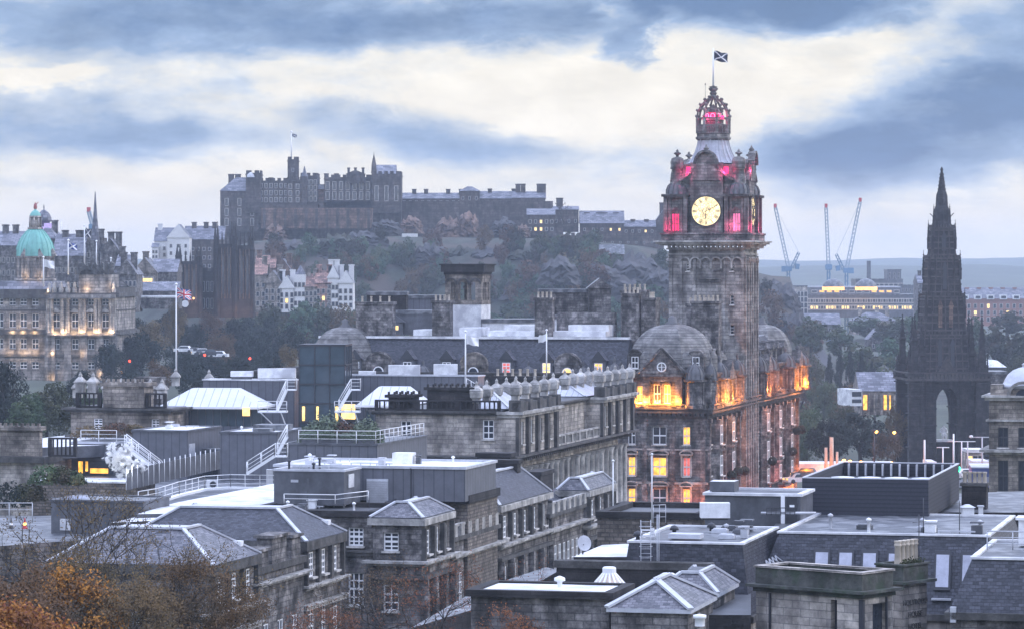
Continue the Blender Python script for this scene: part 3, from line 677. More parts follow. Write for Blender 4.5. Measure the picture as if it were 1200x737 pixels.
far('hospital_range', 'long low castle range with slate roof, dormers and chimneys on the skyline', 470, 542, 233, 250, CY+8, 10, 'castle', 'gablex', 2.4, cols=10, rows=1, ww=1.1, wh=1.2, wz=(.5,1), chim=(485,499,525,540), chh=2, cat='castle')
far('governors_house', 'domed looking pavilion rising over the long castle range', 538.5, 562, 224, 250, CY+2, 12, 'castle', 'hip', 1.8, cols=3, rows=2, cat='castle')
far('castle_range', 'slate roofed range on the skyline between pavilion and barracks', 562, 604, 233, 250, CY+6, 10, 'castle', 'gablex', 3.0, cols=6, rows=1, wz=(.4,1), chim=(574,602), chh=1.8, cat='castle')
far('barracks', 'tall barracks block at the right of the castle skyline with big end chimneys', 600, 639, 232, 262, CY+2, 12, 'castle', 'gablex', 2.6, cols=5, rows=3, ww=1.4, wh=1.8, lit={7:'glass'}, chim=(607,613,632,637), chh=3.6, chw=1.9, cat='castle')
far('storehouse', 'three storey storehouse with lit windows below the barracks', 618, 650, 252, 276, CY-16, 12, 'castle', 'gablex', 2.5, cols=5, rows=2, ww=1.1, wh=1.5, lit={7:'litW',1:'litW',2:'litW'}, cat='castle')
far('storehouse', 'dark gabled house with one tall chimney on the castle skyline', 648, 678, 246, 272, CY-4, 12, 'castle', 'gablex', 1.5, cols=4, rows=1, chim=(656,), chh=3.4, chw=2.6, cat='castle')
t = far('cottage', 'gabled cottage with long slate roof and four chimneys on castle rock', 680, 731, 262, 276, CY-8, 13, 'castle', 'gablex', 5.0, cols=5, rows=1, wh=1.2, lit={3:'litW',4:'litW'}, chim=(688,702,709,722), chh=.9, chw=2, cat='house')
far('cottage', 'low slate roofed cottage beyond the four chimney cottage', 730, 768, 266, 276, CY-6, 9, 'castle', 'gablex', 2.6, cols=5, rows=1, wh=1.1, lit={3:'litW'}, chim=(742,758), chh=1, cat='house')
far('shed', 'pale roofed small building on the slope below the battery wall', 703, 731, 298, 305, CY-70, 7, 'castle', 'gablex', 3.6, roofm='felt', cols=0, cat='building')
t = far('steep_house', 'steep roofed house just left of the clock tower on the skyline', 767, 800, 262, 276, CY-2, 12, 'castle', 'gabley', 8, chim=(776,), cat='house')
flag('castle_flagpole', 'castle flagpole with small dark flag on the square clock tower', 341.5, 156, 187, CY-7, 1.9, 1.3, 'dark', .28)
far('terrace_ledge', 'small pale ledge on the wooded slope below the curtain wall', 471, 489, 274, 278, CY-60, 5, 'white_h', cat='building')
# exposed orange-brown crag faces under the curtain wall
def crag(label, px, yt, yb, Y, w, seed, mt):
    rnd = random.Random(seed); H = Zat(yt,Y)-Zat(yb,Y); W = w/F*Y; nx, nz = 12, 10; v = []; f = []; tops = [.45+.55*math.sin(math.pi*(i+.5)/(nx+1))**.5*rnd.uniform(.6,1.1) for i in range(nx+1)]
    for j in range(nz+1):
        for i in range(nx+1):
            e = min(i, nx-i, nz-j)/3; s = i/nx-.5
            v.append((s*W*(1.2-.3*j/nz)+rnd.uniform(-.5,.5), -min(1,e)*(2+rnd.uniform(0,3.2))+2.5, H*j/nz*(tops[i])))
    for j in range(nz):
        for i in range(nx): a = j*(nx+1)+i; f.append((a,a+1,a+nx+2,a+nx+1))
    me = bpy.data.meshes.new('crag_face'); me.from_pydata(v, [], f); me.materials.append(M[mt]); me.uv_layers.new(name='UVMap')
    p = P(px, yb, Y); tag(obj('crag_face', me, None, p), kind='structure')
M['crag_o'] = mat('crag_orange', (.19,.125,.095), .95, var=.7, vscale=.35, bump=.8, var2=(.12,.09,.08))
for a in [('',549,246,278,CY-14,24,1,'crag_o'),('',482,252,274,CY-14,26,2,'crag_o'),('',525,252,280,CY-16,30,3,'castleW'),('',590,254,276,CY-18,30,4,'rock'),('',322,262,285,CY-24,26,5,'castleW'),('',450,256,276,CY-20,40,6,'rock'),('',612,262,278,CY-30,18,8,'castleW'),
          *[('',p_,y_,y_+26,CY-52-(k_%3)*8,34+k_%4*6,20+k_,'rock' if k_%2 else 'hill') for k_,(p_,y_) in enumerate(((300,286),(345,280),(395,272),(430,268),(470,282),(505,284),(540,287),(575,288),(610,290),(640,292),(670,294),(700,300),(560,300),(620,306),(660,312),(440,292),(500,300),(380,294)))],*[('',p_,y_,y_+34,CY-118+(k_%3)*14,46+k_%3*12,60+k_,'rock') for k_,(p_,y_) in enumerate(((655,300),(700,306),(745,300),(775,310),(725,322),(680,330),(760,336),(620,318)))],('',740,292,330,CY-60,60,9,'rock'),('',800,300,345,CY-60,50,10,'rock'),('',918,328,372,CY-75,40,11,'rock'),('',905,326,350,CY-60,30,12,'rock'),('',930,360,405,CY-110,40,13,'rock')]: crag(*a)
# ---------------------------------------------------------------- the clock tower hotel
def ang(v=0): return -TH+v
def small_dome(t, x, y, z, r, h, name='turret_dome', m='leadD', n=12, fin=.5):
    mb = MB(); mb.lathe([(r*1.12,-.25),(r*1.12,0),(r,.05),(r*1.02,h*.3),(r*.85,h*.6),(r*.5,h*.87),(r*.16,h),(r*.12,h*1.15),(r*.22,h*1.25),(.02,h*1.5)], n, (x,y,z))
    for k in range(n):
        a = 2*math.pi*(k+.5)/n; pts = [(r*1.03,.05),(r*1.04,h*.3),(r*.88,h*.6),(r*.53,h*.87)]
        for (ra,za),(rb,zb) in zip(pts, pts[1:]): mb.bar((x+ra*math.cos(a),y+ra*math.sin(a),z+za),(x+rb*math.cos(a),y+rb*math.sin(a),z+zb),r*.09,r*.09)
    return mb.build(name, [M[m]], t)
M['leadD'] = mat('lead_sooty', (.10,.10,.105), .6, var=.4, vscale=1.2, bump=.3)
M['domeS'] = mat('dome_slates', (.20,.19,.18), .7, var=.5, vscale=.8, bump=.5, course=.55, streak=.5)
M['towerD'] = mat('stone_tower_sooty', (.26,.25,.24), .9, var=.5, vscale=1.0, bump=.8, streak=.6, brick=(.9,.4,.03))
M['clock'] = mat('clock_face', (.6,.5,.25), .5, var=0, emit=((1,.80,.42), 1.15))
HC = P(828, 483, 420); HC.z = 0                               # street corner of the hotel
HB = T('hotel_building', 'grand sooty sandstone hotel with corner domes and orange floodlit attic under the clock tower', 'hotel', HC, ang())
CZ = Zat(483, 420)          # main cornice 16.35
FW, SD = 60.0, 74.0          # front width (mostly hidden), side depth
VIS = -11.6
mb = MB()
fz = [(-1.0,3.0,0),(4.1,2.5,1),(8.0,2.6,1),(12.0,2.5,1)]        # storeys: sill, height
fo = []
for z, h, _ in fz:
    for x, w in ((-9.7,.95),(-6.1,1.8),(-2.6,.95)):
        fo.append((x-w/2, x+w/2, z+.2, z+h))
ATT = [(-9.0+.0,-8.3,CZ+1.2,CZ+3.3),(-6.85,-5.95,CZ+1.1,CZ+3.5),(-5.55,-4.65,CZ+1.1,CZ+3.5),(-10.9,-10.2,CZ+1.2,CZ+3.3),(-1.7,-1.0,CZ+1.2,CZ+3.2)]
wall_open(mb, -FW, 0, -2, CZ+4.4, fo+ATT, tf_front, 0, .35)
# side: pairs of windows in each bay
so_ = []
bays = [1.6+3.55*i for i in range(20)]
for z, h, _ in fz:
    for y in bays:
        if 23.6 < y+.6 and y < 35.4: continue
        so_.append((y, y+1.15, z+.2, z+h))
sa = [(y, y+1.0, CZ+1.0, CZ+3.2) for y in bays if not (23.0 < y < 35.6)]
wall_open(mb, 0, SD, -2, CZ+4.4, so_+sa, tf_side, 0, .35)
mb.face([(-FW,SD,-2),(0,SD,-2),(0,SD,CZ+4.4),(-FW,SD,CZ+4.4)][::-1]); mb.face([(-FW,0,-2),(-FW,SD,-2),(-FW,SD,CZ+4.4),(-FW,0,CZ+4.4)][::-1])
mb.face([(-FW,0,CZ+4.4),(0,0,CZ+4.4),(0,SD,CZ+4.4),(-FW,SD,CZ+4.4)])
mb.build('wall', [M['stone']], HB)
put_wins(HB, fo, 'f', nx=2, nz=2, lit={5:'lit',3:'lit',4:'glass',6:'lit' ,7:'lit',8:'litR',1:'lit',0:'lit',2:'lit',10:'glass',11:'lit'}, depth=.28)
put_wins(HB, ATT, 'f', nx=2, nz=2, lit={0:'lit',2:'lit'}, depth=.28)
put_wins(HB, [o for i, o in enumerate(so_) if o[2] > 3], 's', nx=1, nz=2, lit={6:'lit',20:'lit',25:'litR'}, depth=.28)
put_wins(HB, sa, 's', nx=2, nz=2, lit={1:'lit',4:'lit',9:'lit'}, depth=.28)
# cornices and string courses
def cornice(parent, x0, x1, y0, y1, z, steps, name='cornice', mt='trimD', dent=None, inn=.3):
    mb = MB()
    for dz0, dz1, o in steps: mb.ring(x0, x1, y0, y1, z+dz0, z+dz1, o, inn)
    if dent:
        dz0, dz1, o, w, sp = dent
        q = x0
        while q < x1: mb.box(q, q+w, y0-o, y0-.001, z+dz0, z+dz1); q += sp
        q = y0
        while q < y1: mb.box(x1+.001, x1+o, q, q+w, z+dz0, z+dz1); q += sp
    return mb.build(name, [M[mt]], parent)
cornice(HB, -FW, 0, 0, SD, CZ, [(-.75,-.45,.18),(-.1,.12,.95),(.12,.35,.75),(.35,.5,1.0)], dent=(-.45,-.1,.72,.32,.62))
cornice(HB, -FW, 0, 0, SD, 3.4, [(0,.3,.35),(.3,.45,.55)], 'string_course', 'trimD')
cornice(HB, -FW, 0, 0, SD, 7.2, [(0,.28,.18)], 'string_course', 'trim')
cornice(HB, -FW, 0, 0, SD, 11.5, [(0,.2,.14)], 'string_course', 'trim')
cornice(HB, -FW, 0, 0, SD, CZ+4.4, [(0,.3,.5),(.3,.5,.7)], 'attic_cornice', 'trimD', dent=(-.25,0,.35,.25,.6))
balustrade(HB, -FW, 0, 0, SD, CZ+.5, .55, 'trimD', .4, 'fr', post=4, out=.78)
# window heads (segmental pediments) and hood blocks on the front
for (a0,a1,b0,b1) in fo[3:9]:
    mb = MB(); w = a1-a0; n = 8; R_ = w/2+.35
    for i in range(n):
        p0 = math.pi*i/n; p1 = math.pi*(i+1)/n; xc = (a0+a1)/2
        mb.bar((xc-R_*math.cos(p0), -.22, b1+.45+.45*math.sin(p0)),(xc-R_*math.cos(p1), -.22, b1+.45+.45*math.sin(p1)),.4,.16)
    mb.box(xc-R_, xc+R_, -.4, -.005, b1+.3, b1+.45); mb.box(a0-.25,a0,-.12,-.005,b0,b1+.3); mb.box(a1,a1+.25,-.12,-.005,b0,b1+.3); mb.build('window_pediment', [M['trim']], HB)
# pilasters
for x in (-11.4,-8.0,-4.4,-.45):
    mb = MB(); mb.box(x-.32, x+.32, -.18, -.003, 3.9, CZ-.75); mb.box(x-.42,x+.42,-.26,-.003,CZ-1.2,CZ-.76); mb.build('pilaster', [M['stone']], HB)
for i, y in enumerate([.5,4.6,8.1,11.7,15.2,18.8,22.4,36.2,39.8,43.4,47,50.6,54.2,57.8,61.4,65,68.6,73]):
    mb = MB(); mb.box(.003, .45, y-.35, y+.35, 3.9, CZ-.75); mb.box(.003,.6,y-.5,y+.5,CZ-1.3,CZ-.76); mb.box(.003,.5,y-.4,y+.4,CZ+1.3,CZ+4.1); mb.build('pilaster', [M['stone']], HB)
# projecting window bays (oriels) with balconies on the side
for y in (5.1, 14, 41.8, 52.5, 63):
    mb = MB(); mb.prism([(.003,y-1.9),(1.0,y-1.2),(1.0,y+1.2),(.003,y+1.9)], 4.4, CZ-1.1); 
    for z in (7.2, 11.3): mb.prism([(.003,y-2.1),(1.25,y-1.3),(1.25,y+1.3),(.003,y+2.1)], z, z+.3)
    b = mb.build('oriel', [M['stone']], HB)
    for z, h in ((4.9,2.0),(8.1,2.6),(12.1,2.5)):
        obj('window', win_mesh(1.7, h, 2, 2, 'glass', 'paintL'), b, (1.02, y, z), math.pi/2)
for y, z in ((6,4.2),(16,4.2),(43,4.2),(54,4.2),(64,4.2)):
    mb = MB(); mb.box(.003, 1.9, y-3, y+3, z-.5, z-.2)
    for i in range(14): mb.box(1.65, 1.8, y-2.9+i*.43, y-2.75+i*.43, z-.2, z+.6)
    mb.box(1.6, 1.85, y-3, y+3, z+.6, z+.75); mb.build('balcony', [M['trimD']], HB)
for y, z in ((7.6,8.0),(12.4,8.2),(17.4,8.0),(62,11.2),(66,11.2),(58,8.4),(40,8)):   # planted balls on the ledges
    mb = MB()
    for k in range(120):
        d = Vector((random.gauss(0,1),random.gauss(0,1),random.gauss(0,1))).normalized()*.62; t_ = d.orthogonal().normalized()*.2; b_ = d.cross(t_).normalized()*.2; c = Vector((1.9,y,z))+d
        mb.face([c-t_,c-b_,c+t_,c+b_])
    mb.build('window_plant', [M['leaf_dark']], HB)
# attic: central arch-windowed bay with pediment and round window, flanked by little domed turrets
mb = MB(); mb.box(-8.1, -3.0, -.9, -.003, CZ+.5, CZ+1.05)
mb.box(-8.1,-7.2,-.9,-.003,CZ+1.05,CZ+4.5); mb.box(-3.9,-3.0,-.9,-.003,CZ+1.05,CZ+4.5); mb.box(-7.2,-3.9,-.8,-.36,CZ+3.9,CZ+4.5); mb.box(-8.4,-2.7,-1.15,-.003,CZ+4.5,CZ+4.9)
mb.mesh([(-8.5,-1.2,CZ+4.9),(-2.6,-1.2,CZ+4.9),(-5.55,-1.2,CZ+7.9),(-8.5,1.4,CZ+4.9),(-2.6,1.4,CZ+4.9),(-5.55,1.4,CZ+7.9)], [(0,1,2),(5,4,3),(0,2,5,3),(1,4,5,2),(0,3,4,1)])
mb.bar((-8.7,-1.3,CZ+4.95),(-5.55,-1.3,CZ+8.15),.5,.3); mb.bar((-2.4,-1.3,CZ+4.95),(-5.55,-1.3,CZ+8.15),.5,.3)
for k in range(6):
    a0 = math.pi*k/6; a1 = math.pi*(k+1)/6
    for xc in (-6.4,-5.1): mb.bar((xc-.6*math.cos(a0),-.3,CZ+3.3+.55*math.sin(a0)),(xc-.6*math.cos(a1),-.3,CZ+3.3+.55*math.sin(a1)),.5,.14)
g = mb.build('gable', [M['stone']], HB)
mb = MB(); 
for k in range(16):
    a0 = 2*math.pi*k/16; a1 = 2*math.pi*(k+1)/16; mb.bar((-5.55+.55*math.cos(a0),-1.28,CZ+5.75+.55*math.sin(a0)),(-5.55+.55*math.cos(a1),-1.28,CZ+5.75+.55*math.sin(a1)),.2,.14)
mb.bar((-6.05,-1.26,CZ+5.75),(-5.05,-1.26,CZ+5.75),.1,.07); mb.bar((-5.55,-1.26,CZ+5.25),(-5.55,-1.26,CZ+6.25),.1,.07); mb.build('round_window', [M['paint']], g)
def turret(x, y, r=1.0, h=3.7, z=CZ+.5, dh=1.9, n=8):
    mb = MB(); mb.lathe([(r*1.1,0),(r*1.1,.4),(r*.95,.45),(r*.95,h-.4),(r*1.25,h-.25),(r*1.25,h)], n, (x,y,z), smooth=False)
    for k in range(n):
        a = 2*math.pi*(k+.5)/n; mb.box(x+r*.93*math.cos(a)-.08, x+r*.93*math.cos(a)+.08, y+r*.93*math.sin(a)-.08, y+r*.93*math.sin(a)+.08, z+.45, z+h-.4)
    t = mb.build('turret', [M['stone']], HB); small_dome(t, x, y, z+h, r, dh)
for x, y, r in ((-11.9,-.2,1.1),(-1.4,-.4,1.25),(.1,8.6,1.2),(.2,1.6,.8),(.4,38,1.2),(.3,46.5,1.3),(.3,61,1.4),(.3,72.5,1.7),(.2,21.5,1.1)): turret(x, y, r)
# orange floodlit side bays at attic level
for y in (11.2, 41.5, 69.5):
    mb = MB(); mb.box(.003, 1.15, y-1.8, y+1.8, CZ+.5, CZ+.9); mb.box(.003,1.15,y-1.8,y-1.2,CZ+.9,CZ+4); mb.box(.003,1.15,y+1.2,y+1.8,CZ+.9,CZ+4); mb.box(.003,1.4,y-2,y+2,CZ+4,CZ+4.5)
    mb.mesh([(0.01,y-2,CZ+4.5),(1.4,y-2,CZ+4.5),(1.4,y+2,CZ+4.5),(.01,y+2,CZ+4.5),(1.4,y,CZ+6.4),(.01,y,CZ+6.4)],[(1,2,4),(0,5,3),(0,1,4,5),(2,3,5,4)])
    mb.build('attic_bay', [M['stone']], HB)
# roofs: convex square dome over the near corner, stepped courses
def sq_dome(t, x, y, z, r, h, name='dome', steps=14, n=8):
    prof = [(r,0)]
    for i in range(steps):
        a0 = math.pi/2*i/steps*.93; r0 = r*math.cos(a0)**.8; z0 = h*math.sin(a0); a1 = math.pi/2*(i+1)/steps*.93; r1 = r*math.cos(a1)**.8
        prof += [(r0, z0), (r1+.06, h*math.sin(a1)-.02), (r1, h*math.sin(a1))]
    prof.append((.1, h*1.0))
    mb = MB(); mb.lathe(prof, n, (x,y,z), smooth=False, rot=math.pi/n); d = mb.build(name, [M['domeS']], t)
    m2 = MB(); m2.lathe([(r*.16,h-.35),(r*.17,h+.1),(r*.1,h+.3),(r*.1,h+.8),(.05,h+1.1)], 8, (x,y,z)); m2.build('finial', [M['leadD']], d)
    return d
sq_dome(HB, -5.4, 5.2, CZ+4.9, 5.9, 6.2)
for a, zz in ((-1.05,.0),(.0,.0),(-2.1,.0)):     # round dormers on the dome
    x = -5.4+4.9*math.cos(a); y = 5.2+4.9*math.sin(a); mb = MB(); mb.lathe([(.95,-.9),(.95,.5),(.6,.95),(.2,1.15),(.02,1.2)], 10, (x,y,CZ+6.6)); q = mb.build('dormer', [M['domeS']], HB)
for dxx, dyy in ((-9.4,1.0),(-1.5,1.0),(-.6,5.0),(-.8,8.8)):
    mb = MB(); side = dxx > -1.2; w = .95
    mb.box(dxx-w, dxx+w, dyy-.3, dyy+2.2, CZ+4.9, CZ+7.0) if not side else mb.box(dxx-2.2, dxx+.3, dyy-w, dyy+w, CZ+4.9, CZ+7.0)
    for j in range(7):
        a0 = math.pi*j/7; a1 = math.pi*(j+1)/7
        if not side: mb.bar((dxx-w*math.cos(a0),dyy+.6,CZ+7.0+.9*math.sin(a0)),(dxx-w*math.cos(a1),dyy+.6,CZ+7.0+.9*math.sin(a1)),2.1,.2); mb.face([(dxx,dyy-.3,CZ+7),(dxx-w*math.cos(a1),dyy-.3,CZ+7.0+.9*math.sin(a1)),(dxx-w*math.cos(a0),dyy-.3,CZ+7.0+.9*math.sin(a0))])
        else: mb.bar((dxx-.6,dyy-w*math.cos(a0),CZ+7.0+.9*math.sin(a0)),(dxx-.6,dyy-w*math.cos(a1),CZ+7.0+.9*math.sin(a1)),2.1,.2); mb.face([(dxx+.3,dyy,CZ+7),(dxx+.3,dyy-w*math.cos(a1),CZ+7.0+.9*math.sin(a1)),(dxx+.3,dyy-w*math.cos(a0),CZ+7.0+.9*math.sin(a0))])
    d = mb.build('dormer', [M['stone']], HB); obj('window', win_mesh(.9,1.5,2,2), d, (dxx,dyy-.33,CZ+5.5) if not side else (dxx+.33,dyy,CZ+5.5), 0 if not side else math.pi/2)
sq_dome(HB, -4.2, 68, CZ+4.9, 4.6, 5.2)
sq_dome(HB, -3.2, 19.5, CZ+4.9, 2.6, 3.0)
chimney(HB, -2.2, 11.8, CZ+4.4, 3.6, 2.2, 9.6, 6, 'stone')
chimney(HB, -9.5, 12.2, CZ+4.4, 1.5, 3, 10, 3, 'stone')
# mansard ring on the rest of the hotel side
mb = MB(); mb.frus((-12,-.8,12,66), CZ+4.9, (-10,-3.2,14,64), CZ+8.6, 0, 1); mb.build('mansard_roof', [M['slate'], M['lead']], HB)
for y in (39.5,47,54,58,64): 
    mb = MB(); mb.box(-2.2,-.5,y-.8,y+.8,CZ+4.9,CZ+6.9); mb.gable(-2.6,-.4,y-.8,y+.8,CZ+6.9,1,'x'); mb.build('dormer',[M['stone']],HB)
# ----- north-bridge side wing with slate mansard and dormers (seen over the general post office)
WY = 6.0
WG = Vector((0,0,0))
mb = MB(); mb.box(-54, -12, WY, WY+16, CZ-6, CZ+3.8); mb.build('wing_wall', [M['stone']], HB)
mb = MB(); mb.frus((-54,-11.8,WY-.1,WY+16), CZ+3.8, (-53.5,-11.8,WY+2.6,WY+14), CZ+9.0, 0, 1); mb.build('mansard_roof', [M['slate'], M['lead']], HB)
mb = MB(); mb.box(-54,-11.8,WY+2.3,WY+3.2,CZ+9.0,CZ+9.3); mb.box(-54,-11.8,WY-.35,WY+.2,CZ+3.5,CZ+3.8); mb.build('roof_edge', [M['white']], HB)
def wx(px): return along(HC+V*WY, U, px)
for i, px in enumerate((417,478,524,594,641,702)):
    x = wx(px); mb = MB(); mb.box(x-.85,x+.85,WY-.3,WY+2,CZ+3.8,CZ+6.3); d = mb.build('dormer', [M['cladF']], HB)
    m2 = MB(); m2.gable(x-.85,x+.85,WY-.35,WY+2.6,CZ+6.3,1.3,'y',0,1,.2); m2.build('dormer_roof', [M['slateL'],M['darkmet']], d)
    obj('window', win_mesh(1.1,1.9,2,4,('litR','glass','glass','litR','litW','lit')[i],'paintL'), d, (x, WY-.34, CZ+4.1))
for i, px in enumerate((445,556,666)):      # stone gablets, one with a round window
    x = wx(px); mb = MB(); mb.box(x-1.7,x+1.7,WY-.6,WY+.6,CZ+3.0,CZ+5.6)
    if i == 1: mb.mesh([(x-2.6,WY-.6,CZ+3.8),(x+2.6,WY-.6,CZ+3.8),(x,WY-.6,CZ+7.2),(x-2.6,WY+.6,CZ+3.8),(x+2.6,WY+.6,CZ+3.8),(x,WY+.6,CZ+7.2)],[(0,1,2),(5,4,3),(0,2,5,3),(1,4,5,2)])
    for k in range(10):
        a0 = math.pi*k/10; a1 = math.pi*(k+1)/10
        mb.face([(x,WY-.58,CZ+5.6),(x-1.7*math.cos(a0),WY-.58,CZ+5.6+1.6*math.sin(a0)),(x-1.7*math.cos(a1),WY-.58,CZ+5.6+1.6*math.sin(a1))][::-1])
        mb.bar((x-1.75*math.cos(a0),WY-.2,CZ+5.6+1.65*math.sin(a0)),(x-1.75*math.cos(a1),WY-.2,CZ+5.6+1.65*math.sin(a1)),1.0,.22)
    g = mb.build('gablet', [M['stoneW'] if i == 1 else M['stone']], HB)
    m2 = MB()
    for k in range(16):
        a0 = 2*math.pi*k/16; a1 = 2*math.pi*(k+1)/16; m2.bar((x+.65*math.cos(a0),WY-.66,CZ+4.7+.65*math.sin(a0)),(x+.65*math.cos(a1),WY-.66,CZ+4.7+.65*math.sin(a1)),.2,.14)
    pass
    m2.face([(x+.58*math.cos(2*math.pi*k/16),WY-.64,CZ+4.7+.58*math.sin(2*math.pi*k/16)) for k in range(16)],1)
    m2.build('round_window', [M['paint'], M['litW'] if i == 2 else M['glass']], g)
for px in (462,497,620,684,728,400): small_dome(HB, wx(px), WY-.3, CZ+3.9, 1.1, 1.6)
for px, w, h in ((507,2.4,10),(628,2.3,10.4),(731,2.2,11),(428,5.0,9.8)): chimney(HB, wx(px), WY+5, CZ+4, w, 1.8, h, 4, 'stone')
# white service decks on the wing roof
for a,b,z0,z1,y0 in ((527,552,CZ+9.3,CZ+10.4,5),(560,700,CZ+9.3,CZ+10.0,5),(575,622,CZ+10,CZ+10.7,7),(652,700,CZ+10,CZ+10.8,7),(470,500,CZ+9.3,CZ+10.1,6)):
    box_part('roof_plant', HB, wx(a), wx(b), WY+y0, WY+y0+5, z0, z1, 'white')
chimney(HB, wx(722), WY+12, CZ+4, 3.4, 2, 11.4, 5, 'stone'); chimney(HB, wx(800), WY+12.5, CZ+4, 3.4, 2, 9.6, 5, 'stone')
mb = MB(); mb.box(wx(632),wx(700),WY+10,WY+12,CZ+9,CZ+12.4); mb.build('stone_stack', [M['stone']], HB)
# far-left corner dome
sq_dome(HB, -50.5, 9, CZ+4.5, 4.8, 6.0)
mb = MB(); mb.lathe([(4.9,0),(4.9,4.5)], 8, (-50.5,9,CZ), smooth=False, rot=math.pi/8); mb.build('dome_drum', [M['stoneW']], HB)
# ----- the clock tower
def TW(): pass
TC = HC+V*24.6+U*.6
t0 = T('clock_tower', 'tall square clock tower with golden lit dial, ribbed crown lantern and pink lit openings', 'clock tower', TC, ang())
W = 10.3; D = 10.3
def zt(py): return Zat(py, 446)
z_b = zt(285)
mb = MB()
so2 = [(-7.9,-7.4,zt(318),zt(309)),(-1.9,-1.45,zt(318),zt(309)),(-1.9,-1.4,zt(357),zt(346)),(-1.9,-1.4,zt(391),zt(380))]
wall_open(mb, -W, 0, 0, z_b-.6, so2, tf_front, 0, .3); mb.face([(0,0,0),(0,D,0),(0,D,z_b-.6),(0,0,z_b-.6)]); mb.face([(-W,D,0),(-W,0,0),(-W,0,z_b-.6),(-W,D,z_b-.6)]); mb.face([(0,D,0),(-W,D,0),(-W,D,z_b-.6),(0,D,z_b-.6)])
M['towerS'] = mat('stone_tower', (.40,.385,.365), .9, var=.35, vscale=.5, bump=.8, streak=.6, brick=(1.3,.45,.03))
mb.build('shaft', [M['towerS']], t0); put_wins(t0, so2, 'f', nx=1, nz=3, depth=.2)
mb = MB()
for x in (-10.0,-8.6,-6.75,-.2,-2.7): mb = MB(); mb.box(x-.18, x+.18, -.22, -.003, 14, zt(303)); mb.build('pilaster', [M['towerS']], t0)
for y in (.3, 2.4, 4.2, 6.0, 8, 9.9): mb = MB(); mb.box(.003, .26, y-.22, y+.22, 3, zt(300)); mb.build('pilaster', [M['towerS']], t0)
mb = MB()          # arcade under the balcony
for k in range(6):
    xc = -8.05+1.42*k
    if k in (0,5): pass
    mb = MB()
    for j in range(8):
        a0 = math.pi*j/8; a1 = math.pi*(j+1)/8; mb.bar((xc-.7*math.cos(a0),-.22,zt(308)+.7*math.sin(a0)),(xc-.7*math.cos(a1),-.22,zt(308)+.7*math.sin(a1)),.4,.2)
    if 0 < k < 6: mb.box(xc-.86,xc-.58,-.4,-.003,zt(315),zt(308))
    mb.build('arch', [M['trim']], t0)
for k in range(6):
    yc = 1.6+1.42*k
    mb = MB()
    for j in range(8):
        a0 = math.pi*j/8; a1 = math.pi*(j+1)/8; mb.bar((.22,yc-.7*math.cos(a0),zt(308)+.7*math.sin(a0)),(.22,yc-.7*math.cos(a1),zt(308)+.7*math.sin(a1)),.4,.2)
    mb.build('arch', [M['trim']], t0)
mb = MB(); mb.box(-6.2,-3.2,-.12,-.003,zt(331),zt(331)+.4); mb.box(-4.2,-2.9,-.1,-.003,zt(319),zt(319)+.3); mb.build('carved_band', [M['stone']], t0)
cornice(t0, -W, 0, 0, D, z_b, [(-1.6,-1.4,.15),(-.9,-.7,.3),(-.35,-.15,1.1),(-.15,.1,1.5),(.1,.3,1.8)], 'balcony_cornice', 'trim', dent=(-.7,-.35,.9,.3,.6), inn=.4)
cornice(t0, -W, 0, 0, D, z_b, [(.3,1.1,.9),(1.1,1.35,1.05)], 'parapet', 'stone', inn=-.5)
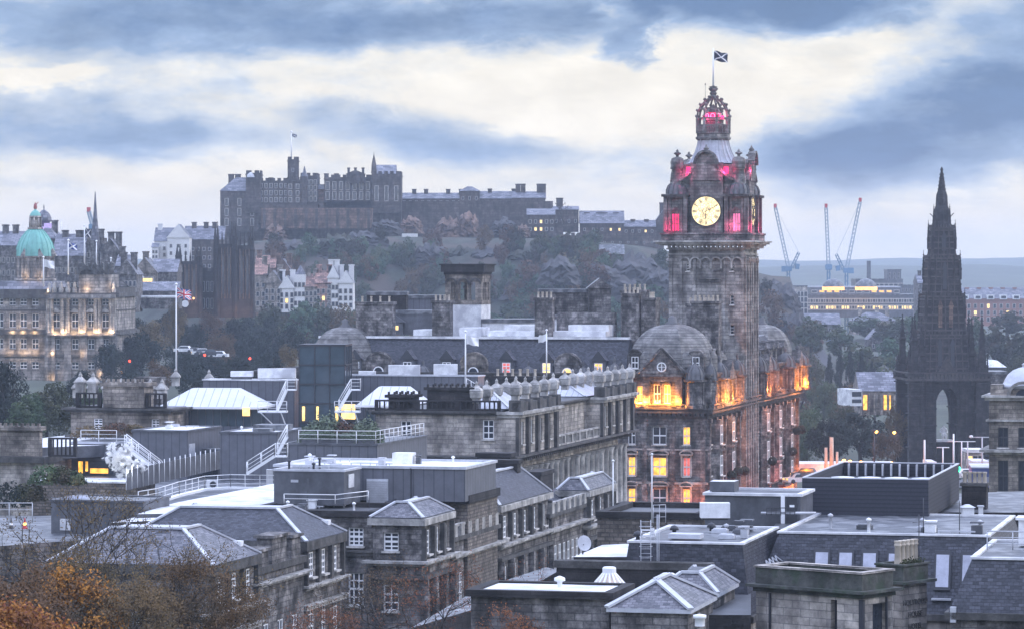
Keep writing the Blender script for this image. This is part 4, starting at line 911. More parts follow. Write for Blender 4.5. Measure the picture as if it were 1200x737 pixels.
# belfry / clock stage
zc0, zc1 = z_b+.3, zt(205)
mb = MB(); mb.box(-W+.5, -.5, .5, D-.5, zc0, zc1); mb.box(-W+3.0,-2.9,-.15,.5,zc0,zc1+1.6); mb.box(-.5,.15,3.0,D-3.0,zc0,zc1+1.6); mb.build('clock_stage', [M['towerD']], t0)
def dial(parent, side):
    R = 1.98; m0 = MB(); n = 40
    def pt(r, a, d): 
        return (-5.15+r*math.sin(a), -.22-d, zt(248)+r*math.cos(a)) if side == 'f' else (.22+d, 5.15+r*math.sin(a), zt(248)+r*math.cos(a))
    m0.face([pt(R, 2*math.pi*k/n, 0) for k in range(n)], 0)
    f = m0.build('clock_face', [M['clock']], parent)
    m1 = MB()
    for k in range(n):
        a0 = 2*math.pi*k/n; a1 = 2*math.pi*(k+1)/n
        m1.bar(pt(R+.05,a0,.02), pt(R+.05,a1,.02), .22, .16)
    m1.build('clock_ring', [M['trimD']], f)
    m1 = MB()
    for k in range(n):
        a0 = 2*math.pi*k/n; a1 = 2*math.pi*(k+1)/n
        m1.bar(pt(R*.68,a0,.02), pt(R*.68,a1,.02), .03, .03)
        if k % 2 == 0: m1.bar(pt(R*.22,a0,.02), pt(R*.22,2*math.pi*(k+2)/n,.02), .03, .03)
    for k in range(12):       # tracery
        a = math.pi*2*k/12; b = a+math.pi/6; m1.bar(pt(R*.22,a,.02), pt(R*.46,b-.0,.02), .03,.03); m1.bar(pt(R*.46,b,.02), pt(R*.22,a+math.pi/3,.02), .03,.03)
        m1.bar(pt(R*.46,b,.02), pt(R*.68,a,.02), .03,.03); m1.bar(pt(R*.46,b,.02), pt(R*.68,a+math.pi/3,.02), .03,.03)
    m1.build('clock_tracery', [M['darkmet']], f)
    for k, num in enumerate(['XII','I','II','III','IIII','V','VI','VII','VIII','IX','X','XI']):
        m2 = MB(); a = 2*math.pi*k/12; wd = {'I':.10,'V':.2,'X':.2}; tw = sum(wd[c] for c in num); q = -tw/2
        for c in num:
            w_ = wd[c]; off = q+w_/2; q += w_
            def P2(u, v): # u across, v radial
                r = R*.82+v; return pt(math.hypot(r, u), a+math.atan2(u, r), .05)
            h = .23
            if c == 'I': m2.bar(P2(off,-h), P2(off,h), .055,.05)
            elif c == 'V': m2.bar(P2(off-.07,h), P2(off,-h), .06,.05); m2.bar(P2(off+.07,h), P2(off,-h), .035,.05)
            else: m2.bar(P2(off-.08,h), P2(off+.08,-h), .06,.05); m2.bar(P2(off+.08,h), P2(off-.08,-h), .035,.05)
        m2.build('numeral', [M['darkmet']], f)
    sg = 1; am = 2*math.pi*(10.6/60); ah = 2*math.pi*(6.18/12)
    for nm, a, L_, w_ in (('minute_hand',am,1.75,.11),('hour_hand',ah,1.15,.17)):
        m3 = MB(); m3.bar(pt(-.35,a,.12), pt(L_,a,.12), w_, .05)
        if nm == 'hour_hand':
            for k in range(8): m3.bar(pt(L_*.72,a,.12), pt(L_*.72+.01,a,.12), .34, .05) if k == 0 else None
            m3.bar(pt(L_*.62,a,.12), pt(L_*.82,a,.12), .3, .05)
        m3.build(nm, [M['darkmet']], f)
dial(t0, 'f'); dial(t0, 's')
# corner aedicules with pink lit openings and domed turrets
for i, (x, y) in enumerate(((-W+1.0,.9),(-1.0,.9),(-1.0,D-1.0),(-W+1.0,D-1.0))):
    mb = MB(); r = 1.35
    for sx in (-1,1):
        for sy in (-1,1): mb.box(x+sx*r-.25, x+sx*r+.25, y+sy*r-.25, y+sy*r+.25, zc0, zt(231))
    mb.box(x-1.0,x+1.0,y-1.0,y+1.0,zc0,zt(231))
    for q_ in (-.8,.8): mb.box(x+q_-.16,x+q_+.16,y-1.3,y-1.0,zc0,zt(231)); mb.box(x+1.0,x+1.3,y+q_-.16,y+q_+.16,zc0,zt(231))
    for j in range(6):
        a0 = math.pi*j/6; a1 = math.pi*(j+1)/6; mb.bar((x-.62*math.cos(a0),y-1.15,zt(249)+.6*math.sin(a0)),(x-.62*math.cos(a1),y-1.15,zt(249)+.6*math.sin(a1)),.3,.18); mb.box(x-1.85,x+1.85,y-1.85,y+1.85,zt(231),zt(228)); mb.box(x-1.6,x+1.6,y-1.6,y+1.6,zc0,zc0+1.3)
    q = mb.build('corner_pavilion', [M['towerD']], t0)
    small_dome(q, x, y, zt(228), 1.45, 1.9, n=12)
    m2 = MB(); m2.box(x-.5, x+.5, y-1.08, y+1.08, zc0+1.3, zt(251)); m2.box(x-1.08, x+1.08, y-.5, y+.5, zc0+1.31, zt(251.2)); m2.build('lit_opening', [M['pink' if i != 1 else 'pinkL']], q); m2 = MB()
    for e in (-.5,-.17,.17,.5): m2.box(x+e-.05,x+e+.05,y-1.18,y-1.09,zc0+1.3,zt(251)); m2.box(x+1.09,x+1.18,y+e-.05,y+e+.05,zc0+1.3,zt(251))
    m2.box(x-.5,x+.5,y-1.17,y-1.1,zc0+2.2,zc0+2.3); m2.build('mullion', [M['towerD']], q)
# frieze above the clock: pedimented arches
zs = zc1
mb = MB()
mb.ring(-W+.4, -.4, .4, D-.4, zt(213), zt(211), .25, .2); mb.ring(-W+.9,-.9,.9,D-.9, zc1, zt(193), .2, .6)
for j in range(10):
    a0 = math.pi*j/10; a1 = math.pi*(j+1)/10
    for sd_ in (0,1):
        def q(r, a, d): return (-5.15+r*math.cos(a), -.35-d, zt(193)+r*math.sin(a)*1.15) if sd_ == 0 else (.35+d, 5.15+r*math.cos(a), zt(193)+r*math.sin(a)*1.15)
        mb.bar(q(1.55,a0,0), q(1.55,a1,0), .9, .3)
        c = (-5.15,-.3,zt(193)) if sd_ == 0 else (.3,5.15,zt(193)); mb.face([c,q(1.5,a0,-.1),q(1.5,a1,-.1)])
for sg in (-1,1):
    mb.bar((-5.15+sg*3.6,-.1,zt(212)), (-5.15+sg*1.3,-.1,zt(196)), .5,.3); mb.bar((.1,5.15+sg*3.6,zt(212)), (.1,5.15+sg*1.3,zt(196)), .5,.3)
mb.box(-5.15-1.9,-5.15+1.9,-.35,1,zt(212),zt(193)); mb.box(-1,.35,5.15-1.9,5.15+1.9,zt(212),zt(193))
mb.lathe([(.35,0),(.2,.3),(.2,.5),(.42,.7),(.2,.95),(.03,1.3)], 8, (-5.15,-.1,zt(181))); mb.lathe([(.35,0),(.2,.3),(.2,.5),(.42,.7),(.2,.95),(.03,1.3)], 8, (.1,5.15,zt(181)))
mb.build('pediment', [M['towerD']], t0)
for (x,y) in ((-W+2.6,.9),(-2.6,.9),(-.9,2.6),(-.9,D-2.6)):
    mb = MB(); mb.box(x-.33,x+.33,y-.3,y+.3,zt(204),zt(196)); mb.build('lit_opening', [M['pink']], t0)
for i, (x, y) in enumerate(((-W+1.0,.9),(-.9,.9),(-.9,D-.9),(-W+1.0,D-1.0))):
    mb = MB(); mb.lathe([(1.05,zt(222)-0),(.9,zt(205)),(.75,zt(199)),(.98,zt(198)),(.9,zt(195)),(.95,zt(190)),(.8,zt(186)),(.5,zt(184.5)),(.2,zt(184)),(.2,zt(182)),(.5,zt(180.5)),(.5,zt(179.5)),(.15,zt(178)),(.2,zt(177)),(.03,zt(175))], 10, (x,y,0), rot=.3); mb.build('turret', [M['towerD']], t0)
class KMB(MB):
    """the same builder drawn in towards the tower axis"""
    def build(self, *a, **k):
        self.v = [(cx+(x-cx)*.79, cy+(y-cy)*.79, z) for x, y, z in self.v]; return MB.build(self, *a, **k)
# concave lead roof, gallery, lantern and crown
cx, cy = -W/2, D/2
prof = [(4.9,zt(191)),(4.3,zt(190)),(3.7,zt(184)),(3.2,zt(177)),(2.85,zt(170)),(2.65,zt(163))]
mb = KMB(); mb.lathe(prof, 8, (cx,cy,0), smooth=False, rot=math.pi/8)
for k in range(24):
    a = 2*math.pi*k/24; rr = .975 if k % 3 else 1.0
    for (ra,za),(rb,zb) in zip(prof[1:], prof[2:]): mb.bar((cx+ra*rr*math.cos(a),cy+ra*rr*math.sin(a),za),(cx+rb*rr*math.cos(a),cy+rb*rr*math.sin(a),zb),.12,.12)
M['roofL'] = mat('lead_roof_pale', (.42,.42,.46), .5, var=.3, vscale=.7, bump=.3)
mb.build('roof', [M['roofL']], t0)
mb = KMB(); mb.lathe([(2.7,zt(164)),(3.1,zt(162)),(3.1,zt(160)),(2.9,zt(159.5)),(2.9,zt(156)),(3.05,zt(155.5)),(3.05,zt(155)),(2.0,zt(155))], 8, (cx,cy,0), smooth=False, rot=math.pi/8)
for k in range(8):
    a = math.pi/8+2*math.pi*k/8; x = cx+2.8*math.cos(a); y = cy+2.8*math.sin(a); mb.box(x-.22,x+.22,y-.22,y+.22,zt(155),zt(140)); mb.lathe([(.3,0),(.3,.2),(.1,.5)],6,(x,y,zt(140)))
    a2 = a+math.pi/4; p0 = Vector((x,y,zt(146))); p1 = Vector((cx+2.8*math.cos(a2),cy+2.8*math.sin(a2),zt(146))); mb.bar(p0,p1,.2,.22)
    for j in range(1,6):
        c = p0.lerp(p1,j/6); mb.box(c.x-.07,c.x+.07,c.y-.07,c.y+.07,zt(155),zt(146.5))
mb.build('gallery', [M['towerD']], t0)
mb = KMB(); mb.lathe([(1.7,zt(155)),(1.7,zt(141)),(1.9,zt(140)),(1.5,zt(137))], 8, (cx,cy,0), smooth=False, rot=math.pi/8); mb.build('lantern_base', [M['towerD']], t0)
mb = KMB(); mb.lathe([(1.25,zt(139)),(1.25,zt(131)),(1.5,zt(130.5)),(1.1,zt(127)),(.5,zt(124)),(.1,zt(121))], 8, (cx,cy,0), smooth=False, rot=math.pi/8); l = mb.build('lantern', [M['towerD']], t0)
mb = KMB(); mb.lathe([(1.33,zt(138.5)),(1.33,zt(131.5))], 8, (cx,cy,0), smooth=False, rot=math.pi/8); mb.build('lit_opening', [M['pink']], l)
mb = KMB()
for k in range(8):
    a = 2*math.pi*k/8+.1; d = (-math.sin(a), math.cos(a))
    x = cx+1.36*math.cos(a); y = cy+1.36*math.sin(a)
    for j in range(12):
        b0 = 2*math.pi*j/12; b1 = 2*math.pi*(j+1)/12; mb.bar((x+d[0]*.35*math.cos(b0),y+d[1]*.35*math.cos(b0),zt(135)+.35*math.sin(b0)),(x+d[0]*.35*math.cos(b1),y+d[1]*.35*math.cos(b1),zt(135)+.35*math.sin(b1)),.12,.12)
mb.build('lantern_rings', [M['paint']], l)
ribp = [(2.75,zt(141)),(2.85,zt(137)),(2.7,zt(130)),(2.2,zt(123)),(1.4,zt(117)),(.6,zt(114)),(.25,zt(110))]
for k in range(8):
    a = math.pi/8+2*math.pi*k/8; mb = KMB()
    for (ra,za),(rb,zb) in zip(ribp, ribp[1:]):
        mb.bar((cx+ra*math.cos(a),cy+ra*math.sin(a),za),(cx+rb*math.cos(a),cy+rb*math.sin(a),zb),.26,.26)
        mb.lathe([(.02,0),(.2,.15),(.2,.3),(.02,.45)],6,(cx+(rb+.18)*math.cos(a),cy+(rb+.18)*math.sin(a),zb))
    mb.build('crown_rib', [M['towerD']], t0)
mb = KMB()
for zz, rr in ((zt(137.5),2.8),(zt(126),2.45)):
    mb = KMB()
    for k in range(16):
        a0 = 2*math.pi*k/16; a1 = a0+2*math.pi/16; mb.bar((cx+rr*math.cos(a0),cy+rr*math.sin(a0),zz),(cx+rr*math.cos(a1),cy+rr*math.sin(a1),zz),.14,.16)
    mb.build('crown_ring', [M['towerD']], t0)
mb = KMB(); mb.lathe([(.3,zt(112)),(.35,zt(109)),(.3,zt(107)),(.75,zt(104)),(.85,zt(102)),(.6,zt(101)),(.75,zt(100)),(.3,zt(99.5)),(.1,zt(98))], 8, (cx,cy,0)); mb.build('crown_finial', [M['towerD']], t0)
for k in range(4):
    a = math.pi/8+2*math.pi*(k*2+.5)/8+.2; mb = KMB(); x = cx+2.2*math.cos(a); y = cy+2.2*math.sin(a); mb.box(x-.25,x+.25,y-.25,y+.25,zt(139),zt(135)); mb.build('lit_opening', [M['pink']], l)
mb = KMB(); mb.tube((cx-1.4,cy,zt(137)),(cx-1.4,cy,zt(98)),.05,.03); mb.lathe([(.02,0),(.13,.12),(.02,.25)],6,(cx-1.4,cy,zt(98))); mb.build('aerial', [M['darkmet']], t0)
tp = t0.matrix_basis if False else (TC+U*cx+V*cy)
t = T('tower_flagpole', 'white flagpole with dark saltire flag on top of the clock tower', 'flagpole', (tp.x,tp.y,zt(98.5)))
mb = MB(); mb.tube((0,0,0),(0,0,zt(55)-zt(98.5)),.13,.08,8); mb.build('pole', [M['paint']], t)
obj('flag', flag_mesh(2.1, 1.3, 'dark', .3), t, (.1,0,zt(57)-zt(98.5)-1.4), .2)
# floodlights of the hotel (real lamps on the ledges)
def lamp(x, y, z, e, col=(1,.30,.03), r=.15, dz=0):
    d = bpy.data.lights.new('floodlight','POINT'); d.energy = e; d.color = col; d.shadow_soft_size = r
    o = bpy.data.objects.new('floodlight_lamp', d); COL.objects.link(o); p = HC+U*x+V*y; o.location = (p.x,p.y,z); o['kind'] = 'helper'
for x in (-11.0,-9.3,-8.5): lamp(x, -.42, CZ+1.0, 330, (1,.30,.03))
for x in (-7.7,-7.0,-6.4,-5.55,-4.7,-4.0,-3.4): lamp(x, -1.15, CZ+1.3, 330, (1,.33,.035))
for x in (-2.4,-1.9): lamp(x, -.5, CZ+1.0, 300, (1,.30,.03))
for y in (7.0,9.4,12.8,15): lamp(1.75, y, CZ+1.6, 700, (1,.32,.03))
for y in (2.5,18.5): lamp(1.3, y, CZ+1.2, 350, (1,.25,.03))
for y in (38,40,43,48,56): lamp(1.75, y, CZ+1.6, 600, (1,.25,.04))
for y in (65,67.5,71.5,73.2): lamp(1.9, y, CZ+1.4, 1100, (1,.27,.02))
lamp(.3,SD+.6,CZ+1.5,900,(1,.27,.02))
lamp(-2.9,-1.3,.4,1500,(1,.26,.02)); lamp(-1.6,-1.6,.6,1800,(1,.34,.03)); lamp(-.4,-1.5,1.6,900,(1,.22,.02)); lamp(-1.0,-1.3,3.0,500,(1,.12,.04)); lamp(-4.2,-1.2,2.6,300,(1,.1,.04))
lamp(2.2,4,1.0,900,(1,.20,.04)); lamp(2.2,9,2.4,900,(1,.13,.05)); lamp(2.4,17,2.2,900,(1,.14,.05)); lamp(2.2,26,2.0,500,(1,.16,.05)); lamp(2.2,44,1.0,1500,(1,.13,.05)); lamp(2.2,50,0.6,1500,(1,.12,.06)); lamp(2.4,64,1.0,2200,(1,.2,.02)); lamp(2.4,70,3.0,2200,(1,.2,.02)); lamp(2.4,72,-.5,1600,(1,.24,.02))
def lampT(x, y, z, e, col=(1,.03,.2)):
    d = bpy.data.lights.new('floodlight','POINT'); d.energy = e; d.color = col; d.shadow_soft_size = .12
    o = bpy.data.objects.new('floodlight_lamp', d); COL.objects.link(o); p = TC+U*x+V*y; o.location = (p.x,p.y,z); o['kind'] = 'helper'
lampT(-W+.2,-1.2,zc0+1.8,160); lampT(-1.6,-1.2,zc0+1.8,160,(1,.12,.3)); lampT(1.2,1.6,zc0+1.8,200); lampT(1.2,D-1.5,zc0+1.8,200); lampT(cx-.6,cy-1.9,zt(137),120); lampT(cx+1.4,cy-1.6,zt(137),120); lampT(-2.6,-.6,zt(202),120); lampT(-W+2.4,-.6,zt(202),120); lampT(.5,3,zt(200),120)
# ---------------------------------------------------------------- grid-aligned buildings of the near streets
def gb(name, label, px, py, pxl=None, pxr=None, z=None, Y=None, W=None, D=None, wall='stone', top='felt', base=0, cat='building', front=(), side=(), lip=None, nx=2, nz=4, lit=None, slit=None, wstyle='paintL', group=None):
    """near right-hand top corner at photo pixel (px,py); front runs left to pxl, side runs back to pxr. front/side: lists of openings (s0,s1,z0,z1), z from the top (negative)"""
    c, H = corner(px, py, Y, z, base)
    if W is None: W = along(c, -U, pxl)
    if D is None: D = along(c, V, pxr)
    t = T(name, label, cat, c, -TH, group); mb = MB()
    fo = [(a,b,H+e,H+f) for a,b,e,f in (front(W) if callable(front) else front)]; so = [(a,b,H+e,H+f) for a,b,e,f in (side(D) if callable(side) else side)]
    wall_open(mb, -W, 0, 0, H, fo, tf_front, 0, .3); wall_open(mb, 0, D, 0, H, so, tf_side, 0, .3)
    mb.face([(0,D,0),(-W,D,0),(-W,D,H),(0,D,H)]); mb.face([(-W,D,0),(-W,0,0),(-W,0,H),(-W,D,H)]); mb.face([(-W,0,H),(0,0,H),(0,D,H),(-W,D,H)], 1)
    mb.build('wall', [M[wall], M[top]], t)
    if fo: put_wins(t, fo, 'f', nx=nx, nz=nz, lit=lit, fr=wstyle)
    if so: put_wins(t, so, 's', nx=nx, nz=nz, lit=slit, fr=wstyle)
    if lip: mb = MB(); mb.ring(-W, 0, 0, D, H-lip[0], H+lip[1], lip[2], lip[3]); mb.build('roof_edge', [M[lip[4]]], t)
    t['_'] = 0; del t['_']
    return t, W, D, H
def hip(parent, x0, x1, y0, y1, z, h, k=None, m='slateL', hipw=.28, top='lead'):
    W = x1-x0; D = y1-y0; k = min(W, D)/2-.15 if k is None else k; mb = MB()
    a = (x0,x1,y0,y1); b = (x0+k,x1-k,y0+k,y1-k); mb.frus(a, z, b, z+h, 0, 1); r = mb.build('roof', [M[m], M[top]], parent)
    m2 = MB()
    for ax, bx in ((0,0),(1,1)):
        for ay, by in ((2,2),(3,3)): m2.bar((a[ax],a[ay],z+.05),(b[bx],b[by],z+h+.05), hipw, .12)
    m2.bar((b[0],b[2],z+h+.05),(b[1],b[2],z+h+.05), hipw, .14); m2.bar((b[1],b[2],z+h+.05),(b[1],b[3],z+h+.05), hipw, .14)
    m2.build('ridge_lead', [M['lead']], r); return r
def rail(parent, pts, h=1.1, n=1, mt='paint', posts=1.6, r=.035, rails=3, name='railing'):
    mb = MB()
    for a, b in zip(pts, pts[1:]):
        a = Vector(a); b = Vector(b); L_ = (b-a).length; k = max(1, int(L_/posts))
        for i in range(k+1): p = a.lerp(b, i/k); mb.tube(p, p+Vector((0,0,h)), r*1.2, n=4)
        for j in range(rails): d = Vector((0,0,h*(j+1)/rails)); mb.tube(a+d, b+d, r*(1.3 if j == rails-1 else .8), n=4)
    return mb.build(name, [M[mt]], parent)
# ----- the general post office block: attic pavilions with rows of urn-topped piers
def gp_front(W): return [(-W+.9,-W+2.1,-2.4,-.75),(-1.9,-.7,-2.7,-.8)]
t, W, D, H = gb('post_office_building', 'long classical sandstone block with urn-topped piers running towards the hotel', 587, 483, 440, 724, z=20, wall='stoneL', top='feltD', front=lambda W: [(-10.5,-9.4,-2.5,-.95),(-1.9,-.75,-2.7,-.75)],
     side=lambda D: row(.7, 17.0, 4, 1.1, -3.3, 2.3)+row(D-16, D-.6, 4, 1.1, -3.3, 2.3)+row(.6, 17, 4, 1.7, -12.6, 6.6)+row(18, D-18, 9, 1.7, -12.6, 6.6)+row(D-17, D-.5, 4, 1.7, -12.6, 6.6)+row(.6, D-.5, 18, 1.5, -18.8, 3.6), nx=2, nz=3)
GP = t; GD = D; GW = W
# upper recess between the pavilions shown as a lower balustraded ledge: pavilions project from the side wall
for y0, y1 in ((-.25, 17.5), (D-17, D+.3)):
    mb = MB(); 
    y0b = y0
    wall_open(mb, y0, y1, H-4.3, H-.1, [(a,b,H+e,H+f) for a,b,e,f in (row(.7,17,4,1.1,-3.3,2.3) if y0 < 5 else row(D-16,D-.6,4,1.1,-3.3,2.3))], lambda s, z, d: (1.6-d, s, z), 0, .3)
    mb.face([(-.3,y0,H-4.3),(1.6,y0,H-4.3),(1.6,y0,H-.1),(-.3,y0,H-.1)]); mb.face([(1.6,y1,H-4.3),(-.3,y1,H-4.3),(-.3,y1,H-.1),(1.6,y1,H-.1)]); mb.face([(-.3,y0,H-.1),(1.6,y0,H-.1),(1.6,y1,H-.1),(-.3,y1,H-.1)])
    b = mb.build('pavilion', [M['stoneL']], GP)
    for a,bb,e,f in (row(.7,17,4,1.1,-3.3,2.3) if y0 < 5 else row(D-16,D-.6,4,1.1,-3.3,2.3)): obj('window', win_mesh(bb-a, f-e, 2, 3), b, (1.38, (a+bb)/2, H+e), math.pi/2)
    n = 5
    for i in range(n): mb = MB(); y = y0+.35+(y1-y0-.7)*i/(n-1); mb.box(1.6, 1.95, y-.45, y+.45, H-4.3, H-.5); mb.build('pilaster', [M['trimD']], b)
    mb = MB(); mb.box(-.3,2.1,y0-.2,y1+.2,H-.5,H-.2); mb.box(-.3,2.45,y0-.4,y1+.4,H-.2,H+.1); mb.build('cornice', [M['trim']], b)
    mb = MB(); mb.box(1.2,1.9,y0-.1,y1+.1,H+.1,H+1.0); 
    for i in range(n): y = y0+.5+(y1-y0-1)*i/(n-1); mb.box(.9,2.15,y-.6,y+.6,H+.1,H+1.25)
    mb.build('parapet', [M['trimD']], b)
    for i in range(n):
        for xx in (1.45, -2.6):
            y = y0+.5+(y1-y0-1)*i/(n-1); u = MB(); u.lathe([(.62,0),(.62,.5),(.9,.7),(1.0,1.3),(.95,1.5),(1.05,1.55),(.75,1.85),(.28,2.1),(.2,2.3),(.25,2.45),(.03,2.75)], 4, (xx, y, H+(1.25 if xx > 0 else .9)), smooth=False, rot=math.pi/4)
            u.v = [(xx+(a_-xx)*.82, y+(b_-y)*.82, (H+(1.25 if xx > 0 else .9))+(c_-(H+(1.25 if xx > 0 else .9)))*.82) for a_, b_, c_ in u.v]; u.build('urn', [M['trim']], b)
cornice(GP, -W, 0, 0, D, H-4.8, [(0,.25,.6),(.25,.45,2.2),(-.5,0,.3),(-1.7,-1.45,.5)], 'main_cornice', 'trimD', dent=(-.25,0,1.6,.4,.9))
cornice(GP, -W, 0, 0, D, H-14.0, [(0,.3,.6),(.3,.5,.9)], 'string_course', 'trim')
cornice(GP, -W, 0, 0, D, H-.3, [(0,.2,.3),(.2,.4,.55)], 'eaves_cornice', 'trimD')
balustrade(GP, -W, 0, 0, D, H+.1, 1.1, 'stoneD', .5, 'f', post=4)
balustrade(GP, -W, 0, 18.2, D-17.6, H-4.3, 1.15, 'trim', .55, 'r', post=3.2, out=1.5)
mb = MB()
for y in [.6+i*(D-1.2)/22 for i in range(23)]: mb.lathe([(.62,0),(.5,.3),(.46,7.2),(.65,7.6)], 8, (.75, y, H-13.5), smooth=True)
mb.build('column', [M['trim']], GP)['kind'] = 'stuff'
# parapet plaque blocks, recess roofs
for (a, b, h, o) in ((-9.7+2.0,-3.0,2.5,'stoneD'),(-11.8,-9.3,1.7,'stoneD')):
    mb = MB(); mb.box(a, b, .1, 2.8, H+.1, H+h-.3); mb.box(a-.3,b+.3,-.25,3.1,H+h-.3,H+h); mb.box(a+1.2,b-1.8,-.02,.1,H+.6,H+1.7)
    q = a
    while q < b: mb.box(q,q+.2,-.15,.05,H+h,H+h+.3); mb.box(q,q+.2,2.7,3,H+h,H+h+.3); q += .6
    mb.build('parapet_block', [M[o]], GP)
hip(GP, -5.6, -.4, 5.4, 16, H+.15, 1.6, m='leadseam'); hip(GP, -8.5, -.6, D-15, D-1.5, H+.1, 1.8, m='leadseam')
hip(GP, -11.5, -3.2, 18, D-18, H-2, 3.0, m='felt')
balustrade(GP, -7, -.5, 20, 21, H, 1.4, 'stoneD', .5, 'fb'); chimney(GP, -4.5, 25, H-.5, 5, 1.4, 3.4, 6, 'stoneD'); chimney(GP, -6.5, 34, H-.5, 6, 1.6, 3.0, 0, 'stoneD', False)
rail(GP, [(-4.4,3.2,H+2.4),(-1.6,5,H+.4)], .9, mt='paint', posts=.5, rails=2)
p = GP.location
flag('white_flagpole', 'white flagpole with folded flag rising behind the parapet block in front of dormers', 545.5, 390, 454, 352, 1.4, .9, 'white', .10, wave=.6)
flag('white_flagpole', 'white flagpole standing among the urns in front of the hotel dormers', 640.5, 388, 442, 368, 1.2, .8, 'white', .09, rot=2.6)
# ----- Waterloo terrace, near row: pavilions with hipped slate roofs
def near_row():
    def up3(D): return row(.3, D-.2, 3, 1.0, -2.45, 1.75)
    def low(D): return row(.3, D-.2, 3, 1.25, -7.6, 3.3)
    specs = [(247,665,62,299,213,'terrace block nearest the orange tree, its slate roof behind bare branches', 'hip'),
             (356,637,150,400,233,'terrace block with broad hipped slate roof right of the bare tree', 'hip')]
    for px, py, pl, pr, Y, lab, k in specs:
        t, W, D, H = gb('terrace_house', 'sooty stone '+lab, px, py, pl, pr, Y=Y, wall='stone', top='feltD', side=lambda D: up3(D)+low(D), front=lambda W: [(-8.6,-7.2,-3.9,-2.6),(-5.0,-4.0,-3.6,-2.9)] if Y < 220 else [], nx=2, nz=4, lip=(.5,.15,.35,.3,'trimD'))
        hip(t, -W-.3, .3, -.3, D+.3, H+.18, 2.05, k=3.2, m='slate' if Y > 220 else 'slateL')
        for i in range(4): mb = MB(); y = D*i/3; mb.box(.003,.3,max(0,y-.25),min(D,y+.25),H-3.0,H-.5); mb.build('pilaster', [M['trimD']], t)
        cornice(t, -W, 0, 0, D, H-3.3, [(0,.2,.3),(.2,.35,.6)], 'main_cornice', 'trim', inn=.2)
        cornice(t, -W, 0, 0, D, H-4.7, [(0,.3,.35),(.3,.4,.5)], 'lower_cornice', 'trim', inn=.2)
        chimney(t, -.9, D-1.0, H, .35, .35, 1.1, 1, 'paint', False, 'vent_pipe')
    # recessed link between them with blind panels
    c0, h0 = corner(299, 652, Yat(652, 14.9)); 
    t, W, D, H = gb('terrace_link', 'recessed low link wall with dark parapet blocks between the two nearest terrace roofs', 300, 668, 262, 356, Y=222, wall='stone', top='feltD', side=lambda D: row(.5,D-.5,3,1.2,-6.8,3.0), lip=(.3,.15,.2,.3,'trimD'))
    for y0,y1,h in ((.2,2.4,.6),(3.2,6.4,1.3),(7.6,9.6,1.0)):
        mb = MB(); mb.box(-1.0,.1,y0,min(y1,D),H+.15,H+h+.6); mb.box(-1.2,.3,y0-.2,min(y1,D)+.2,H+h+.6,H+h+.8); mb.build('parapet_block', [M['stone']], t)
    cornice(t, -W, 0, 0, D, H-1.2, [(0,.2,.3),(.2,.35,.6)], 'main_cornice', 'trim', inn=.2)
    # broad block with two rows of large sash windows, then further pavilions along the street
    S = [(494,610,437,528,248,'street block with two storeys of white sash windows facing the viewer',3, lambda W: [(-W+.8,-W+2.0,-2.3,-.9),(-W+.8,-W+2.0,-6.8,-4.3),(-W+.8,-W+2.0,-11,-8.8)]),
         (584,595,510,643,273,'middle pavilion of the street terrace with five upper windows and dark portico',5, ()),
         (688,577,655,718,304,'farthest pavilion of the street terrace, next to the tall thin flagpole',3, ())]
    info = []
    for px, py, pl, pr, Y, lab, n, fr in S:
        t, W, D, H = gb('terrace_house', 'classical stone '+lab, px, py, pl, pr, Y=Y, wall='stone' if n != 3 else 'stone', top='feltD', front=fr, side=lambda D: row(.4,D-.3,n,1.0,-2.6,1.8)+row(.4,D-.3,n,1.2,-8.2,3.2), nx=2 if n!=3 or True else 3, nz=4, lip=(.35,.15,.35,.3,'trim'))
        hip(t, -W-.2, .2, -.2, D+.2, H+.22, 2.3 if n == 5 else 1.05, k=min(4.2 if n == 5 else 3.0, W/2-.3), m='slateL' if n == 3 else 'slate')
        for i in range(n+1): mb = MB(); y = D*i/n; mb.box(.003,.35,max(0,y-.28),min(D,y+.28),H-3.1,H-.55); mb.build('pilaster', [M['trimD']], t)
        for i in range(n+1): mb = MB(); y = D*i/n; mb.box(.003,.5,max(0,y-.3),min(D,y+.3),H-9,H-4.4); mb.build('column', [M['stone']], t)
        cornice(t, -W, 0, 0, D, H-3.4, [(0,.2,.35),(.2,.4,.7)], 'main_cornice', 'trim', inn=.2); cornice(t, -W, 0, 0, D, H-4.4, [(0,.3,.45)], 'lower_cornice', 'trimD', inn=.2)
        info.append((t, W, D, H))
    for px, py, pl, pr, Y, lab in ((528,632,470,584,258,'low parapet link with skylit slate roof between sash windowed block and middle pavilion'),(643,604,600,688,290,'low parapet link between the middle and farthest pavilions')):
        t, W, D, H = gb('terrace_link', lab, px-1, py, pl, pr+1, Y=Y, wall='stone', top='feltD', side=lambda D: row(.4,D-.3,8 if px < 600 else 9,1.0,-5.2,2.4), nx=2, nz=3, lip=(.2,.15,.3,.3,'trimD'))
        mb = MB(); q = .3
        while q < D-1: mb.box(-.2,.3,q,q+1.0,H+.15,H+1.1); mb.box(-.1,.15,q+1.0,q+2.2,H+.9,H+1.1); q += 2.2
        mb.build('parapet', [M['trim']], t)
        mb = MB(); mb.gable(-9.5,-1.0,.3,D-.3,H-.2,3.1,'y',0,1,0); r = mb.build('roof', [M['slate'],M['stone']], t)
        for y in (D*.35,D*.5):
            m2 = MB(); m2.bar((-1.9,y,H+.62),(-3.6,y,H+1.86),1.0,.12); m2.build('skylight', [M['lead']], r)
        cornice(t, -W, 0, 0, D, H-1.6, [(0,.2,.35),(.2,.4,.7)], 'main_cornice', 'trim', inn=.2)
    t, W, D, H = info[1]
